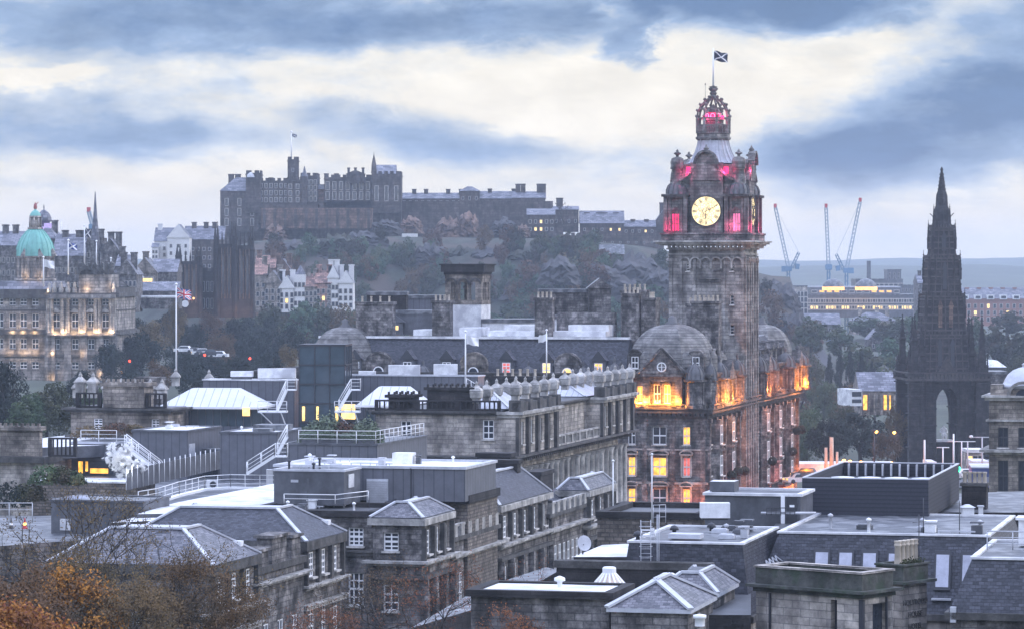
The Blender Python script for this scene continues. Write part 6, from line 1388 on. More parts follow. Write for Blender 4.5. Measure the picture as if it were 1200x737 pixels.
# pots standing up at the bottom edge
for px, py, Y, lab, hh in ((792,740,168,'pair of buff chimney pots at the bottom edge',1.1),(760,740,170,'single white capped flue at the bottom edge',.55)):
    p = P(px, py, Y); t = T('chimney_stack', lab, 'chimney', p); box_part('stack', t, -.35,.35,-.3,.3,-1.5,.25,'stoneL')
    for x in ((-.15,.15) if px > 780 else (0,)): m = MB(); m.lathe([(.13,.25),(.12,.25+hh*.8),(.17,.25+hh*.85),(.17,.25+hh)],12,(x,0,0)); m.build('chimney_pot', [M['pot' if px > 780 else 'paint']], t)
p = P(820, 733, 165); t = T('white_tub', 'small white cylindrical vent at the bottom edge', 'vent', p); m = MB(); m.lathe([(.25,0),(.25,.35),(.33,.4),(.33,.55),(.05,.6)],14); m.build('cap', [M['paint']], t)
flag('white_flagpole', 'tall white flagpole between terrace and hotel ground floor windows', 764, 533, 612, 205, r=.05)
flag('white_flagpole', 'tall white flagpole at the end of the classical terrace', 718.5, 541, 606, 262, r=.07)
p = P(683, 652, 210); t = T('satellite_dish', 'grey satellite dish on a pole above the pale roof strip', 'satellite dish', p); m = MB(); m.lathe([(.03,.0),(.3,.06),(.5,.2)],20); d = m.build('dish', [M['lead']], t); d.location = (0,0,.85); d.rotation_euler = (math.radians(80),0,.5); m = MB(); m.tube((0,0,-.3),(0,0,.85),.05); m.build('pole', [M['darkmet']], t); m = MB(); m.tube((0,0,.85),(.05,-.5,.8),.02); m.build('arm', [M['darkmet']], t)
# chimneys and small caps right of the screen
p = P(1125, 597, 215); t = T('chimney_stack', 'dark wide stack with five buff pots right of the plant screen', 'chimney', p, -TH); box_part('stack', t, .1,1.7,0,1.2,-2,1.55,'stoneD'); box_part('stack_cap', t, 0,1.8,-.1,1.3,1.55,1.75,'trimD')
for i in range(5): m = MB(); m.lathe([(.13,1.75),(.12,2.3),(.16,2.35),(.16,2.45)],10,(.25+i*.32,.6,0)); m.build('chimney_pot', [M['pot']], t)
p = P(1128, 608, 204); t = T('vent_box', 'white roof vent box with hipped cap', 'vent', p); box_part('case', t, 0,.72,0,.7,0,.72,'white'); m = MB(); m.frus((-.1,.82,-.1,.8),.72,(.25,.47,.25,.45),.9); m.build('cap', [M['lead']], t)
p = P(1147, 606, 206); t = T('vent_box', 'narrow white roof vent right of the hip capped one', 'vent', p); box_part('case', t, 0,.28,0,.3,0,.65,'white'); box_part('cap', t, -.05,.33,-.05,.35,.65,.75,'lead')
c, h = corner(1215, 592, z=17.6); t = T('parapet_wall', 'dark wall with a row of buff pots below the domed corner building', 'wall', (c.x,c.y,0), -TH); box_part('wall', t, -3.6,1,0,1.5,0,h,'stoneD')
for i in range(9): m = MB(); m.lathe([(.14,h),(.12,h+.6),(.16,h+.65),(.16,h+.75)],10,(-3.2+i*.36,.5,0)); m.build('chimney_pot', [M['pot']], t)

clutter(MT, -11, -.5, 1.2, 4.2, MT_H+.02, 12, 5); clutter(M4, -6, -.8, 1, 10, M4_H+.02, 9, 6)
# ---------------------------------------------------------------- left: domed bank, old town, towers, rooftop pavilions
M['bank'] = mat('bank_stone', (.38,.355,.33), .9, var=.4, vscale=.3, bump=.4, streak=.6, brick=(2.0,.75,.07))
def lamp_at(p, e, col=(1,.55,.2), r=.3):
    d = bpy.data.lights.new('floodlight','POINT'); d.energy = e; d.color = col; d.shadow_soft_size = r
    o = bpy.data.objects.new('floodlight_lamp', d); COL.objects.link(o); o.location = p; o['kind'] = 'helper'
def bank():
    Y = 750; s = Y/F; X0 = -610*s; 
    def x(px): return (px-70)*s
    def z(py): return Zat(py,Y)-Zat(446,Y)
    t = T('bank_building', 'ornate floodlit bank headquarters with green copper dome', 'bank', P(70,446,Y), -.05)
    def wing(x0, x1, y0, y1, yt, cols, nm):
        ops = []
        for (za, zb, ww, dy) in ((432,424,1.6,0),(409,397,1.5,0),(384,368,1.6,0),(358,350,1.5,0)):
            ops += [(x(c)-ww/2, x(c)+ww/2, z(za), z(zb)) for c in cols if zb > yt]
        mb = MB(); wall_open(mb, x(x0), x(x1), 0, z(yt), ops, lambda s_, z_, d: (s_, y0+d, z_), 0, .5)
        mb.face([(x(x1),y0,0),(x(x1),y1,0),(x(x1),y1,z(yt)),(x(x1),y0,z(yt))]); mb.face([(x(x0),y1,0),(x(x0),y0,0),(x(x0),y0,z(yt)),(x(x0),y1,z(yt))]); mb.face([(x(x0),y0,z(yt)),(x(x1),y0,z(yt)),(x(x1),y1,z(yt)),(x(x0),y1,z(yt))])
        w = mb.build('wall', [M['bank']], t)
        for i, o in enumerate(ops): obj('window', win_mesh(o[1]-o[0], o[3]-o[2], 2, 2), w, ((o[0]+o[1])/2, y0+.4, o[2]))
        mb = MB()
        for py, o, hh in ((418,.5,.5),(392,.9,.8),(388,.4,.3),(yt+4,.7,.9),(364,.2,.25)): mb.ring(x(x0), x(x1), y0, y1, z(py), z(py)+hh, o, .3)
        mb.ring(x(x0), x(x1), y0, y1, z(yt), z(yt)+1.3, .1, .4)
        c = mb.build('cornice', [M['trimD']], w)
        return w
    w1 = wing(-16, 56, 3, 30, 346, (-10,-4,11,24,38), 'west'); w2 = wing(56, 137, 0, 26, 344, (66,88,107,124), 'east')
    for c in (57,61,74,80,95,99,113,118,131,135):
        m = MB(); m.lathe([(.62,z(390)),(.5,z(388)),(.45,z(352)),(.65,z(350))],10,(x(c),-.75,0)); m.build('column', [M['stoneL']], t)
    for c in (57,61,80,99,118,135): m = MB(); m.box(x(c)-.8,x(c)+.8,-.7,-.01,0,z(392)); m.build('pier', [M['bank']], t)
    m = MB(); m.box(x(56),x(137),-1.6,-.01,z(350),z(345)); m.box(x(56),x(137),-1.5,-.01,z(393),z(390.5)); m.build('entablature', [M['bank']], t)
    for c in (66,88,107,124): m = MB(); m.mesh([(x(c)-1.6,-.5,z(366)),(x(c)+1.6,-.5,z(366)),(x(c),-.5,z(361)),(x(c)-1.6,-.01,z(366)),(x(c)+1.6,-.01,z(366)),(x(c),-.01,z(361))],[(0,1,2),(0,3,4,1),(1,4,5,2),(2,5,3,0)]); m.build('pediment', [M['trim']], t)
    # roof line: mansard, attic pediment with scrolls, balustrade
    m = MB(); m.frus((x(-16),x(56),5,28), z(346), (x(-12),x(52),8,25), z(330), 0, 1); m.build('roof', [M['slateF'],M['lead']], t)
    m = MB(); m.box(x(93),x(131),-.6,10,z(344),z(322)); m.build('attic', [M['bank']], t)
    m = MB()
    for i in range(10):
        a0 = math.pi*i/10; a1 = math.pi*(i+1)/10; cxx = x(103); R = 10*s
        m.bar((cxx-R*math.cos(a0),-.9,z(322)+R*.8*math.sin(a0)),(cxx-R*math.cos(a1),-.9,z(322)+R*.8*math.sin(a1)),1.2,.7); m.face([(cxx,-.5,z(322)),(cxx-R*math.cos(a0),-.5,z(322)+R*.8*math.sin(a0)),(cxx-R*math.cos(a1),-.5,z(322)+R*.8*math.sin(a1))][::-1])
    m.build('curved_pediment', [M['trimD']], t)
    for c in (92,98,107,112,119,126,131): m = MB(); m.lathe([(.5,0),(.7,.8),(.3,1.5),(.5,2.0),(.05,3)],8,(x(c),-.3,z(322))); m.build('urn', [M['trimD']], t)
    for c in (58,64,72,80,88,134): m = MB(); m.lathe([(.5,0),(.6,.8),(.3,1.3),(.4,1.8),(.05,2.4)],8,(x(c),-.3,z(343))); m.build('urn', [M['trim']], t)
    # dome
    dx, dy = x(28), 13
    m = MB(); m.lathe([(4.6,z(346)),(4.4,z(330)),(4.9,z(329)),(4.9,z(327)),(4.1,z(326)),(4.1,z(303)),(4.6,z(302)),(4.6,z(300))], 8, (dx,dy,0), smooth=False, rot=math.pi/8)
    for k in range(16): a = 2*math.pi*(k+.5)/16; m.box(dx+4.1*math.cos(a)-.3,dx+4.1*math.cos(a)+.3,dy+4.1*math.sin(a)-.3,dy+4.1*math.sin(a)+.3,z(326),z(303))
    dr = m.build('drum', [M['bank']], t)
    for k in range(8):
        a = 2*math.pi*(k+.5)/8-math.pi/2+math.pi/8*0; m = MB(); q = Vector((dx+4.6*math.cos(a), dy+4.6*math.sin(a), z(297)))
        m.mesh([(q.x-.9,q.y,z(300)),(q.x+.9,q.y,z(300)),(q.x,q.y,z(291)),(q.x-.9,q.y+1.6,z(300)),(q.x+.9,q.y+1.6,z(300)),(q.x,q.y+1.6,z(291))],[(0,1,2),(0,3,4,1),(1,4,5,2),(2,5,3,0)]) if math.sin(a) < .3 else None
        if m.v: m.build('dormer', [M['bank']], dr)
    m = MB(); pf = [(4.5,z(300)),(4.4,z(292)),(3.9,z(284)),(3.1,z(277)),(2.2,z(271)),(1.5,z(268))]; m.lathe(pf, 20, (dx,dy,0))
    for k in range(20):
        a = 2*math.pi*k/20
        for (ra,za),(rb,zb) in zip(pf, pf[1:]): m.bar((dx+ra*math.cos(a),dy+ra*math.sin(a),za),(dx+rb*math.cos(a),dy+rb*math.sin(a),zb),.18,.18)
    m.build('dome', [M['copper']], t)
    m = MB(); m.lathe([(1.8,z(268)),(1.8,z(266)),(1.0,z(266)),(1.0,z(254)),(1.5,z(253.5)),(1.4,z(252))],12,(dx,dy,0),smooth=False)
    for k in range(8): a = 2*math.pi*k/8; m.tube((dx+1.3*math.cos(a),dy+1.3*math.sin(a),z(266)),(dx+1.3*math.cos(a),dy+1.3*math.sin(a),z(254)),.2)
    m.build('lantern', [M['stoneL']], t)
    m = MB(); m.lathe([(1.3,z(252)),(1.15,z(249)),(.6,z(246)),(.2,z(245)),(.3,z(244))],12,(dx,dy,0)); m.build('lantern_dome', [M['copper']], t)
    m = MB(); m.lathe([(.3,z(244)),(.45,z(242)),(.35,z(240)),(.4,z(238.5)),(.15,z(237.6)),(.22,z(236.8)),(.02,z(236))],8,(dx,dy,0)); m.tube((dx,dy,z(239)),(dx+.7,dy,z(236)),.1); m.build('statue', [M['statue_red']], t)
    for c,y_ in ((58,343),(8,347)): pass
    for px, py, yy, e in ((12,389,-1.2+3,500),(24,389,1.8,500),(38,389,1.8,500),(66,389,-1.6,650),(76,389,-1.6,650),(88,389,-1.6,650),(97,389,-1.6,500),(107,389,-1.6,650),(115,389,-1.6,650),(127,389,-1.6,500),(133,389,-1.4,500),(8,414,1.8,300),(24,414,1.8,300),(38,414,1.8,300),(62,414,-.9,260),(62,442,-1.3,300),(84,326,-.9,260),(102,338,-1.6,300),(56,341,-.9,260),(20,324,8,300),(38,324,8,200),(133,336,-1.4,200),(118,438,-1.3,200),(96,414,-1.4,200)):
        c, sn = math.cos(-.05), math.sin(-.05); lx = x(px); p = t.location+Vector((lx*c-yy*sn, lx*sn+yy*c, z(py))); lamp_at(p, e*.30, (1,.66,.36))
M['statue_red'] = mat('statue_lit_red', (.35,.10,.09), .5, var=.1)
bank()
for i, (px, yt, yb, Y, fw, pat, lab) in enumerate(((51,413,454,520,0,None,''),)): pass
flag('flagpole', 'left roof flagpole with white flag hanging over the bank', 51, 303, 336, 745, 2.4, 1.7, 'white', .18, tilt=1, wave=.5)
flag('flagpole', 'flagpole with pale saltire flag above the bank roof', 80, 283, 322, 748, 1.9, 1.4, 'saltire', .18, wave=.6)
flag('flagpole', 'flagpole with dark drooping flag beside the old town spire', 99, 266, 312, 752, 1.3, 1.8, 'dark', .18, wave=.6)
flag('flagpole', 'bare pole rising behind the curved pediment of the bank', 113, 284, 312, 752, 0, 0, None, .16)
flag('flagpole', 'bare pole at the right end of the bank roof', 130, 304, 322, 750, 0, 0, None, .16)
flag('union_flagpole', 'tall white flagpole flying the union flag in front of the Mound', 206.5, 335, 450, 420, 1.9, 1.25, 'union', .12, wave=.5)
flag('old_town_flagpole', 'thin pole with small dark flag right of the lilac lit lantern tower', 62, 259, 277, 925, 1.3, 1.0, 'dark', .12)
flag('old_town_flagpole', 'thin bare pole far right of the lilac lit lantern tower', 72, 259, 277, 925, 0, 0, None, .14)
# old town row behind the bank
far('old_town_building', 'dark old town range left of the bank dome', -10, 24, 288, 350, 900, 16, 'stone', 'gablex', 4, cols=6, rows=3, chim=(2,14))
far('old_town_building', 'grey old town range between the two domes', 42, 66, 280, 350, 905, 16, 'stone', 'hip', 3, cols=4, rows=3, chim=(60,))
far('old_town_building', 'broad slate roofed old town range behind the saltire flag', 62, 102, 300, 350, 890, 18, 'stone', 'gablex', 6, cols=8, rows=2, chim=(72,88,94))
far('old_town_building', 'stepped old town tenement right of the spire', 101, 118, 283, 350, 885, 14, 'stone', 'crenel', cols=3, rows=4, chim=(104,115))
far('old_town_building', 'lower old town tenement with twin chimneys near the gap', 117, 141, 297, 350, 880, 14, 'stone', 'gabley', 4, cols=4, rows=3, chim=(127,136))
far('old_town_building', 'gap-side tenement behind the bank right end', 136, 152, 312, 360, 860, 14, 'stone', 'gablex', 3, cols=3, rows=3, chim=(140,))
t = far('spire_turret', 'pointed turret with flagpole tip on the old town skyline', 106, 115.5, 282, 320, 880, 3, 'stone', 'cone', 13, roofm='slateF', cat='turret')
t = far('lit_lantern_tower', 'lilac floodlit lantern tower with small dark dome on the skyline', 40, 60, 264, 300, 930, 5, 'lilac', cols=4, rows=1, wz=(.6,.95), cat='tower') if 'lilac' in M else None
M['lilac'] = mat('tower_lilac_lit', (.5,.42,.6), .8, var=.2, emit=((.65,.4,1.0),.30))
t = far('lit_lantern_tower', 'lilac floodlit lantern tower with small dark dome on the skyline', 40, 60, 266, 300, 930, 5, 'lilac', 'crenel', cols=4, rows=1, wz=(.6,.95), cat='tower')
m = MB(); zz = Zat(266,930)-Zat(300,930); m.lathe([(1.7,0),(1.7,1.4),(2.2,1.5),(2.2,1.8),(2.1,2.6),(1.6,3.7),(.8,4.5),(.2,4.8),(.15,5.8),(.02,6.4)],14,(0,2.5,zz)); m.build('dome', [M['slateF']], t)
# white house group on the ridge (tall gabled white buildings)
t = far('white_house', 'tall white harled house with steep dark roof on the ridge', 181, 212, 283, 314, 1190, 12, 'white_h', 'gablex', 5, cols=4, rows=3, ww=1.1, wh=1.5, lit={1:'litW'}, chim=(186,), cat='house')
t = far('white_house', 'white gabled house with twin front gables beside the tall one', 196, 222, 279, 314, 1186, 10, 'white_h', 'gabley', 5, cols=3, rows=3, ww=1.0, wh=1.4, chim=(), cat='house')
t = far('dark_roof_house', 'dark roofed tenement with white chimney right of the white houses', 216, 262, 281, 322, 1195, 12, 'castle', 'gablex', 5, cols=7, rows=3, ww=1.1, wh=1.4, chim=(226,240,250), cat='house')
t = far('oriel_house', 'narrow white oriel wing at the left end of the white houses', 178, 185, 290, 306, 1184, 8, 'white_h', 'gablex', 1.5, cols=2, rows=2, ww=.9, wh=1.2, cat='house')
# gabled hall with lit window and low white-fronted gallery
t = far('gabled_hall', 'gabled stone hall with amber lit window', 155, 184, 320, 345, 900, 14, 'stoneW', 'gabley', 4.2, cols=0, rows=0, chim=(168,)); W_ = 29/F*900
obj('window', win_small(3.6, 3.6, 'litW'), t, (.8, -.05, 1.2))
t = far('gabled_hall', 'slate roofed wing attached right of the amber lit gable', 178, 207, 319, 346, 903, 14, 'stone', 'gablex', 3.6, cols=4, rows=1)
t = far('small_turret_house', 'small house with pale pyramid roof left of the amber lit gable', 152, 165, 326, 348, 880, 5, 'stone', 'hip', 3.0, roofm='lead', cols=1, rows=1)
t = far('gallery_building', 'long low building with white fascia band below the gabled hall', 150, 208, 349, 362, 860, 12, 'stone', 'flat', roofm='white', cols=0)
t = far('gallery_building', 'low slate roofed building behind the white fascia band', 160, 208, 341, 352, 875, 12, 'stone', 'gablex', 2.4)
for x0,x1,yt,lab in ((117,150,336,'hazy lower tenement left of the white fascia building'),(136,160,322,'crow stepped tenement behind the lower tenement')):
    far('old_town_building', lab, x0, x1, yt, 366, 850, 14, 'stone', 'gabley', 4, cols=5, rows=4, chim=(x0+6,x1-6))
# terrace with lit windows to the right of the twin towers (coloured old houses)
specs = [(292,312,316,'stoneW','gablex','brown stone house with red-brown roof right of the gothic towers'),(309,330,326,'stoneW','gabley','gabled brown house second in the row below the castle'),(327,345,332,'white_h','gabley','small white gabled house in the row below the castle'),
         (344,358,322,'white_h','cone','slim white round tower house with pointed cap'),(357,372,330,'stoneW','gablex','low red-roofed house beside the slim white tower'),(370,388,326,'red_roof','gablex','red-brown roofed house with white front right of centre'),(384,397,320,'white_h','gabley','tall white gabled house near the right end of the row'),(396,414,326,'white_h','gabley','white gable end at the right end of the row below the castle'),
         (300,322,308,'castleW','gablex','upper brown tenement directly under the castle rock'),(322,341,312,'castleW','gabley','upper gabled tenement under the castle wood')]
for i,(x0,x1,yt,wl,rf,lab) in enumerate(specs):
    Y = 1030 if i < 8 else 1060
    far('old_house', lab, x0, x1, yt+(6 if rf != 'cone' else 0), 366, Y, 10, wl, rf, 4 if rf != 'cone' else 3, cols=3, rows=3, ww=1.1, wh=1.6, lit={4:'litW'} if i in (5,2) else (), chim=(x0+3,x1-3) if rf != 'cone' else (), cat='house', roofm='red_roof' if i in (0,4,5,8) else 'slateF')
far('old_house', 'tall brown stone buttressed building behind the gothic towers', 285, 300, 320, 370, 1040, 10, 'castleW', 'gabley', 4, cols=2, rows=4, cat='house')
# twin gothic towers
def pinnacle(m, x, y, z, r, h, n=4, mi=0, crock=True):
    m.lathe([(r,0),(r,h*.32),(r*1.25,h*.34),(r*1.1,h*.38),(r*.85,h*.42),(r*.12,h*.95),(r*.3,h*.97),(.01,h)], n, (x,y,z), mi, False, math.pi/4)
    if crock:
        for k in range(n):
            a = math.pi/4+2*math.pi*k/n
            for j in range(4): q = .5+.11*j; rr = r*(.85-.73*(q-.42)/.53); m.lathe([(.01,0),(r*.2,h*.015),(.01,h*.04)],4,(x+(rr+r*.08)*math.cos(a),y+(rr+r*.08)*math.sin(a),z+h*q),mi,False)
def gothic_tower(px0, px1, ytop, label, Y=940):
    p = P((px0+px1)/2, 372, Y); w = (px1-px0)/F*Y/2; H = Zat(ytop,Y)-p.z; t = T('gothic_tower', label, 'tower', p, .25)
    m = MB(); m.box(-w*.82,w*.82,0,w*1.64,0,H*.78); m.build('shaft', [M['stoneD']], t)
    for x in (-w*.86, w*.86):
        for y in (0, w*1.64): m = MB(); m.lathe([(w*.2,0),(w*.2,H*.72),(w*.24,H*.73),(w*.17,H*.76)],8,(x,y,0),smooth=False); pinnacle(m,x,y,H*.76,w*.16,H*.26,8,crock=False); m.build('corner_turret', [M['stoneD']], t)
    for x in (-w*.3, w*.3):
        m = MB(); m.box(x-.13*w,x+.13*w,-.25,-.01,H*.25,H*.66); m.build('lancet', [M['glass']], t)
        m = MB(); m.box(x-.2*w,x-.14*w,-.5,-.01,H*.2,H*.74); m.box(x+.14*w,x+.2*w,-.5,-.01,H*.2,H*.74); m.build('buttress', [M['castleW']], t)
    for x in (-w*.4,0,w*.4): m = MB(); pinnacle(m,x,0,H*.78,w*.09,H*.16,4,crock=False); m.build('pinnacle', [M['stoneD']], t)
gothic_tower(209, 237, 288, 'lower left of the two dark gothic twin towers')
gothic_tower(253.5, 276, 262, 'left tower of the tall dark gothic pair'); gothic_tower(274.5, 298, 264, 'right tower of the tall dark gothic pair')
t = far('gothic_link', 'dark gothic building between the low tower and the tall pair', 236, 256, 318, 372, 946, 12, 'stoneD', 'crenel', cols=4, rows=2, ww=.8, wh=3)
p = P(217,356,930); t = T('tower_clock', 'small pale clock face on the low gothic tower', 'clock', p); m = MB(); m.lathe([(1.0,0),(1.0,.15)],20); q = m.build('face', [M['paint']], t); q.rotation_euler = (math.pi/2,0,0)
for px, y0, y1 in ((231,322,372),(278,330,386),(289,332,384),(268,360,384)):
    lamp_at(P(px, y1-3, 937), 260, (1,.45,.18)); lamp_at(P(px, y1-22, 937), 130, (1,.45,.18))
# ----- cars and lights on the Mound road
def car(px, py, Y, label, body, lightcol='lit', w=4.2):
    t = T('parked_car', label, 'car', P(px,py,Y), random.uniform(-.4,.4)); m = MB()
    m.frus((-w/2,w/2,-.85,.85),.25,(-w/2+.05,w/2-.05,-.8,.8),.85); m.frus((-w*.28,w*.33,-.78,.78),.85,(-w*.17,w*.24,-.62,.62),1.42); m.build('body', [M[body]], t)
    m = MB(); m.frus((-w*.25,w*.30,-.80,-.70),.9,(-w*.16,w*.22,-.72,-.62),1.34); m.build('window', [M['glass']], t)
    for x in (-w*.31,w*.31): m = MB(); m.lathe([(.32,-.1),(.32,.1)],14,(0,0,0)); q = m.build('wheel', [M['darkmet']], t, (x,-.82,.32)); q.rotation_euler = (math.pi/2,0,0)
    m = MB(); m.box(-w/2-.03,-w/2+.02,-.7,-.35,.55,.75); m.build('headlight', [M['litW']], t); m = MB(); m.box(-w/2-.03,-w/2+.02,.35,.7,.55,.75); m.build('headlight', [M['litW']], t)
for i,(px,py,b,lab) in enumerate(((216,413,'white','white car at the left end of the queue on the Mound road'),(226,415,'cladF','grey car second in the queue on the Mound road'),(236,416,'white','white van-like car in the middle of the Mound queue'),(246,417,'darkmet','dark car near the right of the Mound queue'),(256,419,'white','white car at the right end of the Mound queue'))):
    car(px, py, 690, lab, b)
for px, py, c, lab in ((152,424,'litR','red traffic light at the foot of the Mound'),(293,421,'litR','red traffic light by the railings near the glass tower'),(240,417,'litR','red tail light post beside the Mound queue'),(143,437,'lit','orange lamp behind the urns of the old building')):
    t = T('traffic_light', lab, 'traffic light', P(px, py+6, 640)); m = MB(); m.tube((0,0,0),(0,0,1.0),.06); m.box(-.18,.18,-.12,.12,.8,1.5); m.build('post', [M['darkmet']], t); m = MB(); m.lathe([(.22,0),(.22,.06)],12); q = m.build('lamp', [M['redlamp' if c=='litR' else 'amberlamp']], t, (0,-.13,1.2)); q.rotation_euler = (math.pi/2,0,0)
# ---------------------------------------------------------------- middle left: old balustraded building, rooftop glass pavilions, terraces
t, W, D, H = gb('balustraded_building', 'old honey-grey stone building with balustrades and carved parapet block', 197, 478, 83, None, z=19.6, D=14, wall='stoneW', top='feltD', front=lambda W: [(-W+3.2-.6,-W+3.2+.4,-2.3,-1.2),(-1.9,-1.0,-2.3,-1.2)])
OB = t
cornice(t, -W, 0, 0, D, H-.5, [(0,.25,.5),(.25,.45,.8)], 'cornice', 'trimD', inn=.3); cornice(t, -W, 0, 0, D, H-3.4, [(0,.2,.3),(.2,.4,.5)], 'string_course', 'trimD', inn=.3)
def lx(px, dy=0): return along(OB.location+V*dy, U, px)
balustrade(t, -W+.6, lx(119), .2, 3, H, 1.6, 'stoneD', .5, 'f', post=3); balustrade(t, lx(171), -.2, .2, 3, H, 1.6, 'stoneD', .5, 'f', post=3)
m = MB(); a, b = lx(122), lx(170); m.box(a,b,-.3,2.6,H,H+2.3); m.box(a-.3,b+.3,-.6,2.9,H+2.3,H+2.7); 
q = a
while q < b-.2: m.box(q,q+.22,-.55,-.2,H+2.7,H+3.1); q += .55
m.build('parapet_block', [M['stoneW']], t)
def pier_urn(parent, x, y, z, s=1.0, name='urn', mt='trim'):
    u = MB(); u.lathe([(.62,0),(.62,.9),(.8,1.0),(.8,1.15),(.5,1.45),(.2,1.7),(.25,1.85),(.03,2.2)], 4, (x,y,z), smooth=False, rot=math.pi/4); u.build(name, [M[mt]], parent)
for px in (91,108,126,142,158,176,190): pier_urn(t, lx(px,8), 8, H+.7, 1)
for px in (93,108): pier_urn(t, lx(px,-.0), .3, H+1.6)
chimney(t, lx(176,10), 10, H-1, 3, 1.3, 4.0, 0, 'stone', False)
for px, py in ((206,444),(245,446)):
    p = P(px, py, 395); q = T('stone_pier', 'square stone pier with pointed cap, '+('beside the union flagpole' if px < 230 else 'standing alone right of the flagpole'), 'pier', (p.x,p.y,p.z-.8)); pier_urn(q, 0, 0, 0, name='cap')
# low parapet building at far left and clad terrace with lit bar
t, W, D, H = gb('parapet_building', 'pale stone building with heavy parapet at the left edge', 48, 536, -30, None, z=15.5, Y=None, D=10, wall='stoneL', top='feltD', lip=(.5,.1,.6,.3,'trimD'))
m = MB(); m.box(-W,-.4,.6,1.4,H,H+2.7); m.box(-W,-.1,.3,1.7,H+2.7,H+3.1)
q = -W
while q < -.4: m.box(q,q+.25,.35,.7,H+3.1,H+3.4); q += .6
m.build('attic', [M['stoneW']], t); balustrade(t, .4, 3.4, 1.2, 3, H+.1, 1.9, 'stoneD', .45, 'f', post=3); 
t, W, D, H = gb('parapet_building', 'long pale stone lower storey below the heavy parapet', 90, 538, -30, None, z=14.8, D=6, wall='stoneL', top='feltD', lip=(.2,.1,.4,.3,'trimD'))
slab('terrace_deck', 'white roof terrace beside the clad lit bar', [(48,513),(100,507),(150,503),(150,520),(48,524)], 16.4, 1.2, 'white', 'cladF')
t, W, D, H = gb('rooftop_bar', 'grey-clad rooftop room with amber lit bar window', 138, 519, 83, None, z=16.6, D=6, wall='cladF', top='felt', base=10, cat='building', lip=(.1,.12,.1,.2,'lead'))
m = MB(); m.box(-W*.84,-.5,-.05,-.003,H-3.2,H-1.8); m.build('window', [M['glass']], t)
for i,(a,b,c,d) in enumerate(((-.83,-.74,-3.1,-1.9),(-.68,-.63,-2.9,-1.9),(-.58,-.2,-3.1,-2.6))): m = MB(); m.box(W*a,W*b,-.12,-.06,H+c,H+d); m.build('lit_panel', [M['lit']], t)
rail(t, [(-W*.8,.2,H+.1),(-.2,.2,H+.1)], 1.2, posts=1.6)
stair('roof_staircase', 'long white metal staircase descending right of the steam plume', 146, 523, 188, 555, 310, w=1.6, n=20)
# steam plume: leafy white steam built as a soft volume
def steam():
    t = T('steam_plume', 'white steam plume rising beside the rooftop bar', 'steam', P(146,556,303)); 
    mt = bpy.data.materials.new('steam'); mt.use_nodes = True; nt = mt.node_tree; nt.nodes.clear()
    v = nt.nodes.new('ShaderNodeVolumePrincipled'); v.inputs['Color'].default_value = (1,1,1,1); v.inputs['Anisotropy'].default_value = 0
    n = nt.nodes.new('ShaderNodeTexNoise'); n.inputs['Scale'].default_value = 2.1; n.inputs['Detail'].default_value = 6; tc = nt.nodes.new('ShaderNodeTexCoord'); nt.links.new(tc.outputs['Object'], n.inputs['Vector'])
    r = nt.nodes.new('ShaderNodeMapRange'); nt.links.new(n.outputs['Fac'], r.inputs[0]); r.inputs[1].default_value = .50; r.inputs[2].default_value = .60; r.inputs[4].default_value = 14; nt.links.new(r.outputs[0], v.inputs['Density'])
    v.inputs['Emission Color'].default_value = (1,1,1,1)
    o = nt.nodes.new('ShaderNodeOutputMaterial'); nt.links.new(v.outputs[0], o.inputs['Volume']); m = MB()
    for i, (x, z, rx, rz) in enumerate(((-.9,1.9,.8,.7),(-.3,1.3,.9,.9),(.2,.7,1.0,.8),(.9,.5,.9,.5),(.3,2.3,.45,.8),(1.3,.9,.5,.45),(-1.3,2.6,.45,.4))):
        b = MB(); b.lathe([(math.sin(math.pi*k/18)+.001, -math.cos(math.pi*k/18)) for k in range(19)], 32, (0,0,0)); v = []
        for p in b.v:
            q = Vector(p); d = 1+.75*noise.fractal(q*1.9+Vector((i*7,0,0)), 1, 2, 4)+.25*noise.noise(q*6); v.append((x+q.x*rx*d, i*.12+q.y*.7*d, z+q.z*rz*d+.25*q.x*rx))
        b.v = v; b.build('puff', [mt], t)
steam(); lamp_at(P(141,548,300.5), 260, (.9,.95,1)); lamp_at(P(150,552,300.5), 120, (.9,.95,1))
# brick wall, bushes, deck with rail and cone
t, W, D, H = gb('stone_wall_block', 'square stone block wall behind the bare tree with white sloping top', 160, 566, 38, None, z=14.6, D=5, wall='rubble', top='white', lip=(.02,.12,.1,.3,'white'))
t, W, D, H = gb('clad_plant_room', 'blue-grey flat plant room with white access door behind the bare tree', 168, 588, 60, None, z=15.0, Y=258, D=6, wall='cladF', top='felt', base=9, lip=(.05,.1,.1,.3,'cladF'))
m = MB(); m.box(-W*.9,-W*.79,-.1,-.003,H-2.3,H-1.4); m.build('access_door', [M['white']], t)
t = T('roof_lantern_box', 'small glazed rooflight box on the blue-grey plant room', 'rooflight', P(76,589,262)); m = MB(); m.frus((0,2.0,0,1.4),0,(.2,1.7,.3,1.1),.55,0,0); m.build('glazing', [M['rlglass']], t); m = MB(); m.ring(0,2,0,1.4,-.05,.08,.05,.1); m.build('frame', [M['paint']], t)
for i,(px,py,rx,lab) in enumerate(((12,588,2.0,'dark green bush at the left edge below the stone parapet'),(34,582,1.5,'rounded green bush second from the left edge'),(55,562,1.6,'small green bush above the stone block wall'),(72,560,1.3,'green bush beside the amber lit bar'),(86,563,1.1,'little bush right below the rooftop bar'))):
    p = P(px,py,285); o = shrub(None,'bush',0,0,0,rx,rx*1.0,'leaf_dark' if i == 0 else 'leaf_green',700,.12,i+20); o.location = p-Vector((0,0,.3)); tag(o, lab, 'bush')
